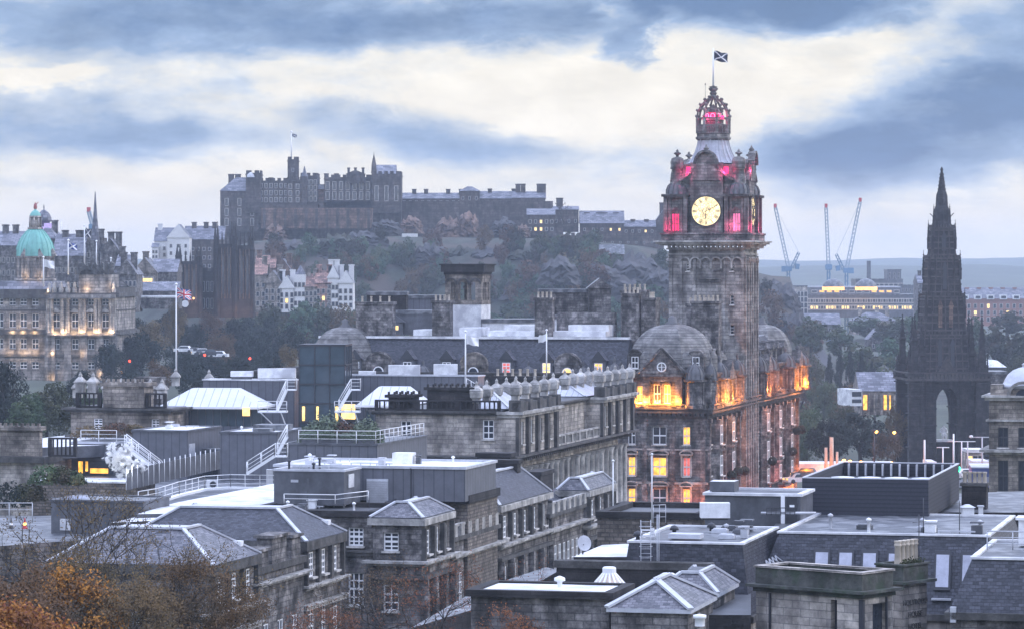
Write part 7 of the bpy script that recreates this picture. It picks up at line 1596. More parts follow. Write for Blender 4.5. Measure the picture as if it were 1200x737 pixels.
for px,py,rx,lab in ((108,508,2.2,'brownish bush on the terrace behind the railing'),(138,503,1.8,'second brownish bush on the terrace behind the railing'),(158,500,1.1,'small bush beside the zinc box left corner')):
    p = P(px,py,345); o = shrub(None,'bush',0,0,0,rx,rx*.6,'leaf_brown',500,.11,int(px)); o.location = p-Vector((0,0,.4)); tag(o, lab, 'bush')
p = P(0,612,235); t = T('white_railing', 'grey railing on the roof edge at the far left', 'railing', p); rail(t, [(-1,0,0),(2.3,0,.0)], 1.4, posts=1.2, mt='lead')
for px, lab in ((13,'left traffic cone on the far left roof deck'),(29,'right traffic cone with orange glow on the far left roof deck')):
    t = T('traffic_cone', lab, 'traffic cone', P(px,619,228)); m = MB(); m.lathe([(.22,0),(.22,.05),(.15,.06),(.03,.75)],12); m.build('body', [M['darkmet' if px < 20 else 'flag_red']], t); m = MB(); m.lathe([(.125,.25),(.08,.45)],12,(0,0,0)); m.build('band', [M['paint' if px<20 else 'amberlamp']], t)
lamp_at(P(62,612,250), 25, (1,.45,.2))
# glass pavilions with hipped white roofs
def pavilion(label, px0, px1, ye, yr, Y, D=8, walls=18):
    a = P(px0, ye, Y); b = P(px1, ye, Y); t = T('glass_pavilion', label, 'pavilion', (b.x, b.y, a.z-2.1), -TH*.6); W = b.x-a.x; H = 2.1
    m = MB(); m.frus((-W,0,0,D),H,(-W+W*.27,-W*.27,D*.4,D*.6),H+(ye-yr)/F*(Y+D/2)+.15,0,1); r = m.build('roof', [M['leadseamW'],M['lead']], t)
    m = MB(); m.ring(-W,0,0,D,H-.2,H+.03,.15,.3); m.build('fascia', [M['paint']], r)
    m = MB(); m.box(-W+.8,-.8,.8,D-.8,0,H-.2); m.build('glass_wall', [M['glassT']], t); m = MB()
    for i in range(12): x = -W+.9+i*(W-1.8)/11; m.box(x-.04,x+.04,.7,.8,0,H-.2)
    m.build('mullion', [M['cladF']], t); return t
M['leadseamW'] = mat('zinc_roof_pale', (.62,.63,.67), .5, var=.12, vscale=.4, seam=1.1)
pavilion('glass rooftop pavilion with hipped white seamed roof at left', 182, 302, 477, 458, 358)
pavilion('second glass rooftop pavilion with white seamed roof, right of the glass tower', 416, 492, 475, 456, 352)
box_part('lit_sign', pavilion.__globals__['t'] if False else T('lit_sign','small round amber lit sign in the left glass pavilion','sign',P(284,487,356)), 0,.8,0,.1,0,.9,'litW')
t, W, D, H = gb('clad_screen', 'long grey seamed screen wall behind the left glass pavilion', 345, 446, 238, None, Y=372, D=3, wall='clad', top='white', base=10, cat='building', lip=(.02,.12,.1,.2,'white'))
t, W, D, H = gb('clad_screen', 'grey seamed screen wall right of the glass stair tower', 560, 441, 404, None, Y=372, D=3, wall='clad', top='felt', base=10, cat='building', lip=(.02,.12,.1,.2,'lead'))
for i,(a,b,h,lab) in enumerate(((302,346,1.1,'long white rooftop box above the left screen wall'),(455,492,1.3,'long white rooftop box in front of the dormers'),(508,536,1.4,'pair of white boxes left of the folded flag'),(420,440,.6,'low white strip box near the glass tower'),(270,296,.6,'low white unit at left of the long white rooftop box'))):
    p = P(a, 440 if i else 442, 376); q = P(b, 440, 376); t = T('rooftop_box', lab, 'rooftop unit', (p.x,p.y,p.z-.1)); box_part('case', t, 0,(q.x-p.x),0,1.5,0,h,'white'); box_part('base', t, .1,(q.x-p.x)-.1,.1,1.4,-.3,0,'cladF')
# glass stair tower
a = P(350,495,366); b = P(404,495,366); t = T('glass_stair_tower', 'dark glass stair tower standing in front of the left corner dome', 'tower', (b.x,b.y,a.z-3), -TH*.4); W = b.x-a.x; H = Zat(405,366)-a.z+3
m = MB(); m.box(-W,0,0,5,0,H); m.build('glass', [M['glassT']], t); m = MB()
for x in (-W,-W*.66,-W*.33,0): m.box(x-.06,x+.06,-.08,0,0,H)
for y in (1.7,3.4,5): m.box(0,.08,y-.06,y+.06,0,H)
for k in range(5): z = 3+k*(H-3)/4; m.box(-W,0,-.1,0,z-.07,z+.07); m.box(0,.1,0,5,z-.07,z+.07)
m.box(-W-.1,.1,-.1,5.1,H,H+.15); m.build('frame', [M['darkmet']], t)
for x,w in ((-W*.93,.3),(-W*.62,.25),(-W*.2,.3)): m = MB(); m.box(x,x+w,-.14,-.1,3.2,4.8); m.build('lit_strip', [M['litW']], t)
t = T('lit_doorway', 'yellow lit doorway right of the glass stair tower', 'doorway', P(400,494,356)); box_part('lit_pane', t, 0,1.5,0,.1,.3,1.9,'litW'); box_part('frame', t, -.1,1.6,.1,.3,0,2.1,'darkmet')
# belvedere tower on the far side
def belvedere():
    Y = 480; cpt = P(564, 385, Y); t = T('belvedere_tower', 'square open arched stone belvedere on a white base behind the mansard', 'tower', (cpt.x,cpt.y,cpt.z-6), -TH)
    W = 44.0/F*Y; D = W; z = lambda py: Zat(py,Y)-t.location.z
    box_part('base', t, -W,0,0,D,0,z(357),'white'); m = MB(); m.ring(-W,0,0,D,z(357),z(352),.05,.6)
    for x,y in ((-W,0),(0,0),(-W,D),(0,D)): m.box(min(x,x+(.9 if x<0 else -.9)),max(x,x+(.9 if x<0 else -.9)),min(y,y+(.9 if y<1 else -.9)),max(y,y+(.9 if y<1 else -.9)),z(352),z(322))
    for k in range(1,3):
        x = -W+W*k/3; m.box(x-.2,x+.2,.05,.5,z(352),z(330)); m.box(x-.2,x+.2,D-.5,D-.05,z(352),z(330)); m.box(-.5,-.05,D*k/3-.2,D*k/3+.2,z(352),z(330)); m.box(-W+.05,-W+.5,D*k/3-.2,D*k/3+.2,z(352),z(330))
    m.build('arcade', [M['stoneW']], t); m = MB(); m.ring(-W,0,0,D,z(331),z(322),0,.6); m.build('spandrel', [M['stoneW']], t)
    for k in range(3):
        xc = -W+W*(k+.5)/3; m = MB()
        for j in range(8): a0 = math.pi*j/8; a1 = math.pi*(j+1)/8; m.bar((xc-.8*math.cos(a0),-.1,z(333)+.8*math.sin(a0)),(xc-.8*math.cos(a1),-.1,z(333)+.8*math.sin(a1)),.25,.2)
        m.build('arch', [M['trimD']], t)
    m = MB(); m.box(-W-.15,.15,-.15,D+.15,z(322),z(319)); m.box(-W-.5,.5,-.5,D+.5,z(319),z(311)); m.box(-W-.7,.7,-.7,D+.7,z(311),z(309.5)); m.build('cornice', [M['stoneD']], t)
belvedere()
for a,b,yt,yb,Y,wl,rf,rh,lab in ((430,476,346,385,470,'stoneD','flat',0,'dark stack-like block with flat cornice behind the mansard left end'),(452,518,350,385,482,'clad','flat',0,'grey-clad upper floor left of the belvedere'),(446,520,368,392,465,'cladF','flat',0,'lower grey roof storey with small dormer'),
        (632,712,343,380,490,'stone','flat',0,'dark stone attic range with flat cornice right of the belvedere'),(690,716,338,372,486,'stone','gabley',1.5,'steep dark gable at the right end of the attic range'),(565,640,378,390,476,'white','flat',0,'low white roof structure behind the mansard'),(640,720,374,390,478,'white','flat',0,'right-hand low white roof structure behind the mansard'),(736,768,369,392,474,'white','flat',0,'white roof structure just left of the right corner dome')):
    far('roof_structure', lab, a, b, yt, yb, Y, 8, wl, rf, rh, roofm='felt', cols=0)
t = T('roof_dormer', 'small dark gabled dormer with two tiny lit windows left of the belvedere', 'dormer', P(461,392,464)); m = MB(); m.box(-1.3,1.3,0,2,0,1.7); m.gable(-1.5,1.5,0,2.4,1.7,1.2,'y'); m.build('wall', [M['cladF']], t); obj('window', win_small(.7,.9,'glass'), t, (-.4,-.03,.6)); obj('window', win_small(.5,.7,'litW'), t, (.5,-.03,.6))
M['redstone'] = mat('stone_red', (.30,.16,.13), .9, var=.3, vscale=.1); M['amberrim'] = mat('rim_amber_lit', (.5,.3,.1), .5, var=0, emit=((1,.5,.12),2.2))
# ---------------------------------------------------------------- right: monument, domed corner, street, cranes, far town
M['monu'] = mat('monument_stone', (.038,.035,.037), .9, var=.7, vscale=.9, bump=.8, streak=.4, brick=(1.2,.5,.04)); M['monuR'] = mat('monument_rib', (.066,.058,.056), .9, var=.6, vscale=1, bump=.6)
def monument():
    Y = 666; s = Y/F; c = P(1106, 556, Y); t = T('gothic_monument', 'huge soot-black gothic spire monument with open arches and pinnacles', 'monument', c+Vector((1.3,0,0)), .06)
    z = lambda py: Zat(py,Y)-c.z
    S = MB
    a = 17.5*s; ow = 44*s                       # inner arch half width, outer half width of the central tower
    # four great piers, arches between them
    for sx in (-1,1):
        for sy in (-1,1):
            m = S(); x = sx*24*s; y = sy*24*s+9
            m.box(x-9.5*s, x+9.5*s, y-9.5*s, y+9.5*s, 0, z(440)); 
            for dx in (-9.5,0,9.5):
                m.box(x+(dx-1.4)*s, x+(dx+1.4)*s, y-11*s, y-9.6*s, 0, z(446)); m.box(x+sx*9.6*s, x+sx*11*s, y+(dx-1.4)*s, y+(dx+1.4)*s, 0, z(446))
            for pz in (540,520,500,480,462): m.ring(x-9.5*s,x+9.5*s,y-9.5*s,y+9.5*s,z(pz),z(pz-1.5),.35,.1)
            m.build('pier', [M['monu']], t)
            # outer diagonal turret with pinnacle
            m = S(); X = sx*40*s; Yy = sy*40*s+9
            m.box(X-7*s, X+7*s, Yy-7*s, Yy+7*s, 0, z(437)); 
            for pz in (545,525,505,485,465,450): m.ring(X-7*s,X+7*s,Yy-7*s,Yy+7*s,z(pz),z(pz-1.5),.35,.1)
            for dx in (-7,7): m.box(X+(dx-1.3)*s,X+(dx+1.3)*s,Yy-8.5*s,Yy-7.05*s,0,z(446))
            m.ring(X-7*s,X+7*s,Yy-7*s,Yy+7*s,z(441),z(437),.5,.2)
            m.lathe([(5.5*s,0),(4.5*s,z(405)-z(437))],4,(X,Yy,z(437)),smooth=False,rot=math.pi/4); pinnacle(m, X, Yy, z(415), 4.4*s, z(369)-z(415), 4)
            for ex, ey in ((-1,-1),(1,-1),(-1,1),(1,1)): pinnacle(m, X+ex*5.5*s, Yy+ey*5.5*s, z(437), 1.4*s, z(414)-z(437), 4)
            tt = m.build('corner_turret', [M['monu']], t)
            m = S(); xi = sx*30*s; yi = sy*30*s+9; pinnacle(m, xi, yi, z(440), 5.0*s, z(372)-z(440), 4)
            for ex, ey in ((-1,-1),(1,-1),(-1,1),(1,1)): pinnacle(m, xi+ex*4*s, yi+ey*4*s, z(437), 1.3*s, z(408)-z(437), 4)
            m.build('pinnacle', [M['monu']], t)
            # link arch pier to turret and flying buttress
            m = S(); m.bar((x,y,z(449)),(X,Yy,z(449)),7*s,6*s); m.bar((x,y,z(470)),(X,Yy,z(462)),3*s,3*s)
            m.bar((X,Yy,z(430)),(sx*16*s,sy*16*s+9,z(398)),1.6*s,3*s); m.bar((sx*36*s,sy*36*s+9,z(424)),(sx*18*s,sy*18*s+9,z(385)),1.3*s,2*s); m.build('flying_buttress', [M['monuR']], t)
    def arch(m, f, x0, x1, zs, za, z1, zt_, th, n=8):
        """pointed arch spandrel between x0 and x1: springs at zs, apex za, filled up to zt_"""
        xc = (x0+x1)/2; w = (x1-x0)/2; pts = []
        for i in range(n+1):
            q = i/n; pts.append((x0+w*q, zs+(za-zs)*math.sin(math.acos(1-q))**.8 if q else zs))
        allp = pts+[(2*xc-p[0], p[1]) for p in pts[::-1][1:]]
        for (xa, zA), (xb, zB) in zip(allp, allp[1:]):
            for d in (0, th): m.face([f(xa,zA,d), f(xb,zB,d), f(xb,zt_,d), f(xa,zt_,d)])
            m.face([f(xa,zA,0), f(xa,zA,th), f(xb,zB,th), f(xb,zB,0)])
    for k, (f) in enumerate((lambda x,z_,d: (x, 9-33*s+d, z_), lambda x,z_,d: (x, 9+33*s-d, z_), lambda x,z_,d: (-33*s+d, 9+x, z_), lambda x,z_,d: (33*s-d, 9+x, z_))):
        m = S(); arch(m, f, -14.5*s, 14.5*s, z(488), z(455), 0, z(436), 8*s); m.build('arch', [M['monu']], t)
        m = S()
        for sg in (-1,1): m.bar(f(sg*15*s, z(447), -1*s), f(0, z(418), -1*s), 1.5*s, 1.8*s)
        m.face([f(-15*s,z(447),-.3*s), f(15*s,z(447),-.3*s), f(0,z(420),-.3*s)]); m.build('gablet', [M['monuR']], t)
    m = S(); m.ring(-34*s,34*s,9-34*s,9+34*s,z(441),z(436),.8,1.2); m.build('gallery', [M['monu']], t)
    m = S()
    for i in range(23):
        for sg in (-1,1): x = -48*s+i*96*s/22; m.box(x-.25,x+.25,9+sg*48*s-.2,9+sg*48*s+.2,z(445),z(438))
    m.ring(-48*s,48*s,9-48*s,9+48*s,z(438),z(436.5),.3,.3); m.ring(-48*s,48*s,9-48*s,9+48*s,z(446),z(444),.3,.6); m.build('gallery_balustrade', [M['monuR']], t)
    # stages
    st = [(437,392,28,25),(392,347,24.5,21),(347,302,19.5,16.5),(302,266,14,11.5)]
    for i,(yb,yt,w0,w1) in enumerate(st):
        m = S(); m.frus((-w0*s,w0*s,9-w0*s,9+w0*s), z(yb), (-w1*s,w1*s,9-w1*s,9+w1*s), z(yt))
        # ribs and blind tracery
        nn = (7,6,5,4)[i]
        for k in range(nn+1):
            q = -1+2*k/nn
            for sg in (-1,1):
                m.bar((q*w0*s, 9+sg*w0*s, z(yb)), (q*w1*s, 9+sg*w1*s, z(yt)), 1.3*s, 1.3*s, 1); m.bar((sg*w0*s, 9+q*w0*s, z(yb)), (sg*w1*s, 9+q*w1*s, z(yt)), 1.3*s, 1.3*s, 1)
        for k in range(5):
            q = (k+.5)/5; wq = (w0+(w1-w0)*q)*s; zq = z(yb)+(z(yt)-z(yb))*q; m.ring(-wq,wq,9-wq,9+wq,zq-.15,zq+.15,.22,.05,1)
        stg = m.build('stage', [M['monu'], M['monuR']], t)
        m = S(); m.ring(-w1*s,w1*s,9-w1*s,9+w1*s,z(yt+2),z(yt),1.6*s,.5); 
        for k in range(9):
            q = -1+2*k/8
            for sg in (-1,1): m.box((q*(w1+1.2)-.5)*s,(q*(w1+1.2)+.5)*s,9+sg*(w1+1.2)*s-.15,9+sg*(w1+1.2)*s+.15,z(yt),z(yt-3)); m.box(sg*(w1+1.2)*s-.15,sg*(w1+1.2)*s+.15,9+(q*(w1+1.2)-.5)*s,9+(q*(w1+1.2)+.5)*s,z(yt),z(yt-3))
        m.build('stage_balustrade', [M['monuR']], t)
        for ex in (-1,1):
            for ey in (-1,1):
                m = S(); pinnacle(m, ex*(w1+2)*s, ey*(w1+2)*s+9, z(yt+26), 2.1*s, z(yt-9)-z(yt+26), 4); m.build('pinnacle', [M['monu']], t)
                if i < 3: m = S(); pinnacle(m, ex*(w1-5)*s, ey*(w1+2)*s+9, z(yt+18), 1.3*s, z(yt-6)-z(yt+18), 4); m.build('pinnacle', [M['monu']], t)
        m = S()
        for q in ((-.3,.3) if i < 2 else (0,)):
            m.box((q*w1-2.2)*s,(q*w1+2.2)*s,9-(w0+.4)*s,9-(w0-2)*s,z(yb-8),z(yt+12))
            m.mesh([((q*w1-3.4)*s,9-(w0+1)*s,z(yt+13)),((q*w1+3.4)*s,9-(w0+1)*s,z(yt+13)),(q*w1*s,9-(w0+1)*s,z(yt+4))],[(0,1,2)])
        m.build('lancet', [M['castleW' if i == 1 else 'darkmet']], t)
    m = S(); m.lathe([(12*s,z(266)),(9*s,z(258)),(9.6*s,z(250)),(9*s,z(245)),(7.4*s,z(240)),(6.8*s,z(228)),(4.6*s,z(222)),(2.8*s,z(208)),(1.3*s,z(199)),(2.0*s,z(197.5)),(.05,z(194))],8,(0,9,0),smooth=False)
    for k in range(8):
        a_ = math.pi/8+2*math.pi*k/8
        for j in range(11):
            py = 248-j*4.4; rr = (8-6.6*(248-py)/49)*s; m.lathe([(.02,0),(1.0*s,.8*s),(.02,2*s)],4,(rr*math.cos(a_),9+rr*math.sin(a_),z(py)),smooth=False)
    m.build('spire', [M['monu']], t)
    for ex in (-1,1):
        for ey in (-1,1): m = S(); pinnacle(m, ex*8.0*s, 9+ey*8.0*s, z(262), 1.7*s, z(238)-z(262), 4); m.bar((ex*8*s,9+ey*8*s,z(254)),(ex*12*s,9+ey*12*s,z(249.5)),.8*s,.8*s); m.build('pinnacle', [M['monu']], t)
    # stepped base and statue
    m = S(); 
    for k in range(5): w = (52-4*k)*s; m.box(-w,w,9-w,9+w,-2+.6*k,-1.4+.6*k)
    m.build('steps', [M['monu']], t)
    q = T('statue', 'white marble seated figure on a plinth under the monument arch', 'statue', P(1106,517,Y+9)); 
    box_part('plinth', q, -1.6,1.6,-1.4,1.4,-5,0,'stoneD'); box_part('slab', q, -1.7,1.7,-1.5,1.5,0,.4,'paint')
    bm = seated_figure(2.3); o = obj('figure', bm, q, (0,0,.4)); 
def seated_figure(S_):
    # one continuous body: lathe sections skinned through a skeleton
    me = bpy.data.meshes.new('figure'); v = [(0,0,.45),(0,.02,.62),(0,.03,.85),(0,0,1.0),(0,-.02,1.1),(0,-.04,1.25), (.12,-.05,.45),(.14,-.5,.48),(.14,-.52,.05),(.14,-.68,.02),(-.12,-.05,.45),(-.14,-.5,.48),(-.14,-.52,.05),(-.14,-.68,.02),(.22,.02,.93),(.3,-.05,.66),(.2,-.32,.6),(-.22,.02,.93),(-.3,-.05,.66),(-.2,-.32,.6)]
    e = [(0,1),(1,2),(2,3),(3,4),(4,5),(0,6),(6,7),(7,8),(8,9),(0,10),(10,11),(11,12),(12,13),(3,14),(14,15),(15,16),(3,17),(17,18),(18,19)]
    me.from_pydata([(a*S_,b*S_,c*S_) for a,b,c in v], e, []); o = bpy.data.objects.new('tmp', me); COL.objects.link(o)
    md = o.modifiers.new('s','SKIN'); rr = [.2,.19,.2,.14,.07,.13,.14,.11,.07,.06,.14,.11,.07,.06,.1,.075,.05,.1,.075,.05]
    for i, r in enumerate(rr): me.skin_vertices[0].data[i].radius = (r*S_, r*S_)
    me.skin_vertices[0].data[0].use_root = True; o.modifiers.new('u','SUBSURF').levels = 1
    n = bpy.data.meshes.new_from_object(o.evaluated_get(bpy.context.evaluated_depsgraph_get())); bpy.data.objects.remove(o); n.materials.clear(); n.materials.append(M['paint']); return n
monument()
# domed corner building at the right edge
def domed():
    Y = 330; t, W, D, H = gb('domed_corner_building', 'pale stone corner building with grey lead dome and round window', 1240, 466, 1159, None, Y=Y, D=18, wall='stoneW', top='feltD', front=lambda W: [(-W+.6,-W+1.8,-4.6,-2.7) if False else (-W+.9,-W+1.9,-5.0,-3.0),(-W+2.9,-W+4.1,-5.0,-3.0),(-W+5.2,-W+6.2,-5.0,-3.0),(-W+.9,-W+1.9,-9.4,-6.3),(-W+2.9,-W+4.1,-9.4,-6.3),(-W+5.2,-W+6.2,-9.4,-6.3)], nx=2, nz=2, wstyle='darkmet')
    cornice(t, -W, 0, 0, D, H-.3, [(0,.3,.4),(.3,.5,.7)], 'cornice', 'trim'); cornice(t, -W, 0, 0, D, H-5.7, [(0,.25,.4),(.25,.5,.9)], 'string_course', 'trim'); cornice(t, -W, 0, 0, D, H-2.4, [(0,.2,.3)], 'string_course', 'trim')
    z = lambda py: Zat(py, Y); xc = -W+3.4
    m = MB(); m.box(-W+.1,-W+1.3,.4,3,H+.2,z(451)); m.box(-W+1.3,xc+2.1,.2,5.4,H+.2,z(456)); m.build('attic', [M['stoneW']], t)
    m = MB()
    for k in range(10): a0 = math.pi*k/10; a1 = math.pi*(k+1)/10; m.bar((xc-1.5*math.cos(a0),-.05,z(466)+1.5*math.sin(a0)),(xc-1.5*math.cos(a1),-.05,z(466)+1.5*math.sin(a1)),.6,.3)
    m.build('arch_hood', [M['trim']], t); m = MB(); m.lathe([(.75,0),(.75,.12)],20); q = m.build('round_window', [M['glass']], t, (xc,.15,z(465))); q.rotation_euler = (math.pi/2,0,0)
    m = MB(); m.lathe([(2.6,z(460)),(2.6,z(455)),(2.7,z(454)),(2.3,z(451)),(2.2,z(449)),(2.1,z(446)),(1.8,z(440)),(1.3,z(435)),(.7,z(432)),(.35,z(431)),(.3,z(429)),(.45,z(428)),(.3,z(427)),(.02,z(425))],20,(xc,2.8,0)); m.build('dome', [M['lead']], t)
domed()
# far town on the right
far('tunnel_end_block', 'pale multi storey concrete building at the foot of the crag', 922, 946, 336, 372, 1500, 20, 'stoneL', 'flat', cols=6, rows=4, ww=2, wh=2.6, roofm='felt')
far('theatre_hall', 'broad modern building with rows of columns and lit floors', 942, 1076, 346, 372, 1560, 40, 'cladF', 'flat', cols=22, rows=2, ww=4.0, wh=2.4, wz=(.3,.9), lit={**{i:'litW' for i in range(0,22,1) if i%3}, **{}}, roofm='felt')
far('theatre_hall', 'upper storey of the modern building between the two glass domes', 950, 1055, 337, 346, 1570, 30, 'cladF', 'flat', roofm='lead', cols=12, rows=1, ww=3, wh=1.6, lit={i:'lit' for i in (1,2,3,8,9,10)})
for px, lab in ((976.5,'left of two pale round glass domes with amber lit rims'),(1015,'right of two pale round glass domes with amber lit rims')):
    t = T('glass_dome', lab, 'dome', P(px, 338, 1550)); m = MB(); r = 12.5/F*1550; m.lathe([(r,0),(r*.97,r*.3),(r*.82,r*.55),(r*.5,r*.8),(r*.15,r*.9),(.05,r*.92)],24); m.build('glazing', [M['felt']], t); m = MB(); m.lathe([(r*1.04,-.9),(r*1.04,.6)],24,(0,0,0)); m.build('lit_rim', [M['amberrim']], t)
far('office_block', 'stepped grey office block with a tall stack on the right skyline', 1003, 1058, 328, 350, 1700, 24, 'cladF', 'flat', cols=10, rows=3, ww=3, wh=1.8, roofm='felt')
far('office_block', 'upper stepped part of the grey office block', 1040, 1056, 317, 330, 1702, 16, 'cladF', 'flat', cols=3, rows=2, roofm='felt'); far('office_stack', 'slim stack on the roof of the grey office block', 1016, 1020.5, 306, 328, 1698, 2, 'cladF', None)
far('office_block', 'low grey wing at the right of the stepped office block', 1056, 1073, 335, 350, 1690, 20, 'cladF', 'flat', cols=4, rows=2, roofm='felt')
far('red_terrace', 'long reddish brown terrace with white dormers right of the monument', 1124, 1215, 350, 382, 1500, 18, 'redstone', 'gablex', 5, cols=12, rows=3, ww=1.5, wh=2.2, lit={14:'litW',19:'litW',28:'litW'}, chim=(1136,1150,1164,1178,1192), chh=1.6, cat='building')
for i in range(6):
    p = P(1131+i*15, 351, 1499); t = T('white_dormer', 'white dormer on the roof of the long reddish terrace', 'dormer', p, 0, 'white dormers on the reddish terrace'); m = MB(); m.box(-1.6,1.6,-.4,3,0,2.1); m.build('cheek', [M['white']], t); m = MB(); m.box(-1.1,1.1,-.46,-.41,.4,1.6); m.build('window', [M['glass']], t)
far('red_terrace', 'short grey terrace peeping left of the monument', 1076, 1092, 332, 372, 1510, 18, 'stone', 'gablex', 4, cols=3, rows=4, chim=(1080,), cat='building')
far('grey_roofed_house', 'curved slate roofed house row among the garden trees', 1000, 1050, 376, 392, 1330, 16, 'stoneL', 'hip', 3.4, cols=7, rows=1, ww=1.6, wh=1.6, chim=(1010,1030,1042))
far('grey_roofed_house', 'long low slate roof below the modern building', 942, 985, 380, 392, 1340, 16, 'stone', 'gablex', 4.4, cols=5, rows=1)
far('grey_roofed_house', 'slate gable lit at the edge left of the monument', 1018, 1040, 398, 412, 1200, 14, 'stone', 'gabley', 4, cols=2, rows=1)
t = far('gallery_pavilion', 'classical gallery with amber lit recess and slate roof left of monument', 1008, 1050, 458, 486, 760, 14, 'stoneW', 'gablex', 4.2, cols=0); 
for x in (-2.9,2.0,): m = MB(); m.box(x-.7,x+.9,-.12,-.01,1.2,4.6); m.build('lit_recess', [M['lit']], t)
for i in range(6): m = MB(); m.lathe([(.32,0),(.28,4.9)],10,(-3.8+i*1.5,-.8,0)); m.build('column', [M['stoneW']], t)
t = far('gallery_pavilion', 'white roofed low pavilion just right of the monument', 1157, 1178, 430, 450, 720, 10, 'cladF', 'hip', 1.4, roofm='white', cols=3, rows=1)
t = far('gallery_pavilion', 'flat grey roofed shop behind the domed corner building', 1150, 1180, 438, 500, 690, 10, 'stone', 'flat', roofm='felt', cols=4, rows=3)
t = T('bus', 'white bus among the garden trees left of the lit gallery', 'bus', P(1004,478,740), .3); m = MB(); m.box(-1.3,1.3,0,8,.5,4.2); m.build('body', [M['white']], t); m = MB(); m.box(-1.15,1.15,-.05,-.005,1.2,2.0); m.build('window', [M['glass']], t); m = MB(); m.box(-1.15,1.15,-.05,-.005,2.6,3.7); m.build('window', [M['glass']], t)
for x in (-1,1): m = MB(); m.lathe([(.5,-.15),(.5,.15)],14); q = m.build('wheel', [M['darkmet']], t, (x,1.2,.5)); q.rotation_euler = (0,math.pi/2,0)
# cranes
def crane(px, ybase, Y, jib, label, tilt, back, seed):
    p = P(px, ybase, Y); t = T('tower_crane', label, 'crane', p); m = MB(); s = Y/F; z0 = 0; zc = (ybase-jib[2])*s
    def lattice(m, a, b, w, n):
        a = Vector(a); b = Vector(b); d = (b-a).normalized(); s1 = d.cross(Vector((0,1,0))).normalized()*w/2; s2 = Vector((0,1,0))*w/2
        cs = [s1+s2, s1-s2, -s1-s2, -s1+s2]
        for c in cs: m.bar(a+c, b+c*.7, .3, .3)
        for i in range(n):
            p0 = a.lerp(b,i/n); p1 = a.lerp(b,(i+1)/n)
            for k in range(4): m.bar(p0+cs[k], p1+cs[(k+1)%4], .17, .17)
    lattice(m, (0,0,-30), (0,0,zc), 1.6, 14); m.build('mast', [M['crane_b']], t)
    m = MB(); m.box(-1.6,1.6,-1.2,1.2,zc,zc+2.2); m.box(-2*back-1.4,-2*back+1.4,-1,1,zc-.3,zc+2.4) ; m.build('cab', [M['crane_b']], t)
    top = Vector(((jib[0]-px)*s,0,(ybase-jib[1])*s)); m = MB(); lattice(m, (0,0,zc+1.5), top, 1.5, 16); m.build('jib', [M['crane_w']], t)
    m = MB(); m.box(top.x-.7,top.x+.7,-.6,.6,top.z-.4,top.z+1.6); m.build('tip', [M['crane_r']], t)
    if back:
        bk = Vector((back*5.0,0,zc+9)); m = MB(); lattice(m, (back*1.5,0,zc+1.5), bk, 1.3, 5); m.tube(bk, top, .07, n=4); m.bar((back*4,0,zc+1),(back*4.4,0,zc+3.5),3,2); m.build('counter_jib', [M['crane_b']], t)
M['crane_b'] = mat('crane_blue', (.10,.20,.30), .5, var=.1); M['crane_w'] = mat('crane_white', (.25,.33,.40), .5, var=.1); M['crane_r'] = mat('crane_red', (.5,.05,.05), .5, var=0)
crane(924, 335, 1600, (908.5,243,318), 'left crane leaning left with tall lattice jib', 1, 1, 1); crane(971, 335, 1600, (968,243,316), 'middle crane with nearly upright lattice jib', 1, 0, 2); crane(992, 335, 1600, (1008,236,320), 'right crane leaning right with lattice jib', 1, -1, 3)
p = P(108.6,282,1300)
crane(109, 290, 1300, (104,248,270), 'small crane behind the old town spire at left', 1, 0, 4)
# street furniture between hotel and monument
def post(px, yt, yb, Y, label, mt='paint', r=.12, head=None, name='lamp_post', cat='lamp post', arm=0):
    p = P(px, yb, Y); h = (yb-yt)/F*Y; t = T(name, label, cat, p); m = MB(); m.tube((0,0,0),(0,0,h),r,r*.8,8)
    if arm: m.tube((-arm,0,h),(arm,0,h),r*.6)
    m.build('pole', [M[mt]], t)
    if head:
        for x in ((-arm,arm) if arm else (0,)): m = MB(); m.lathe([(.05,-.1),(.3,0),(.25,.25),(.05,.3)],10,(x,0,h)); m.build('lamp', [M[head]], t)
    return t
post(1083.5,515,556,470,'thick white pole left of the statue','paint',.16,None,'post','post'); post(1105,524,556,475,'white pole in front of the statue plinth','paint',.12,None,'post','post',.9); post(1117.5,508,558,470,'tallest white pole right of the statue','paint',.14,None,'post','post')
post(1127,517,556,480,'white pole with cross arm right of the tallest pole','paint',.10,None,'post','post',2.0); post(1134,517,556,500,'grey lamp post right of the monument arch','lead',.12,None,arm=.0); post(1151,512,560,480,'tall grey lamp post with double arms near the domed building','lead',.12,'paint',arm=1.6)
post(1024.5,505,556,480,'dark lamp post in front of the broad dark tree','darkmet',.12,'darkmet'); 
for px, yt, r, lab in ((968,524,.28,'left of three thin light columns'),(974.5,512,.36,'tallest of three thin light columns'),(981,529,.24,'right of three thin light columns')):
    t = post(px, yt, 556, 500, lab, 'pot', r, None, 'light_column', 'column')
    lamp_at(P(px,552,498.5), 60, (1,.35,.2))
t = post(1122,545,560,440,'green traffic light at the foot of the tall white pole','darkmet',.08,None,'traffic_light','traffic light'); m = MB(); m.lathe([(.42,0),(.42,.08)],14); q = m.build('lamp', [M['greenlamp']], t, (0,-.2,1.2)); q.rotation_euler = (math.pi/2,0,0); lamp_at(P(1122,549,438.5), 40, (.05,1,.5))
t = post(1056,546,560,470,'small green traffic signal beside the canopies','darkmet',.08,None,'traffic_light','traffic light'); m = MB(); m.lathe([(.2,0),(.2,.08)],14); q = m.build('lamp', [M['greenlamp']], t, (0,-.2,1.4)); q.rotation_euler = (math.pi/2,0,0)
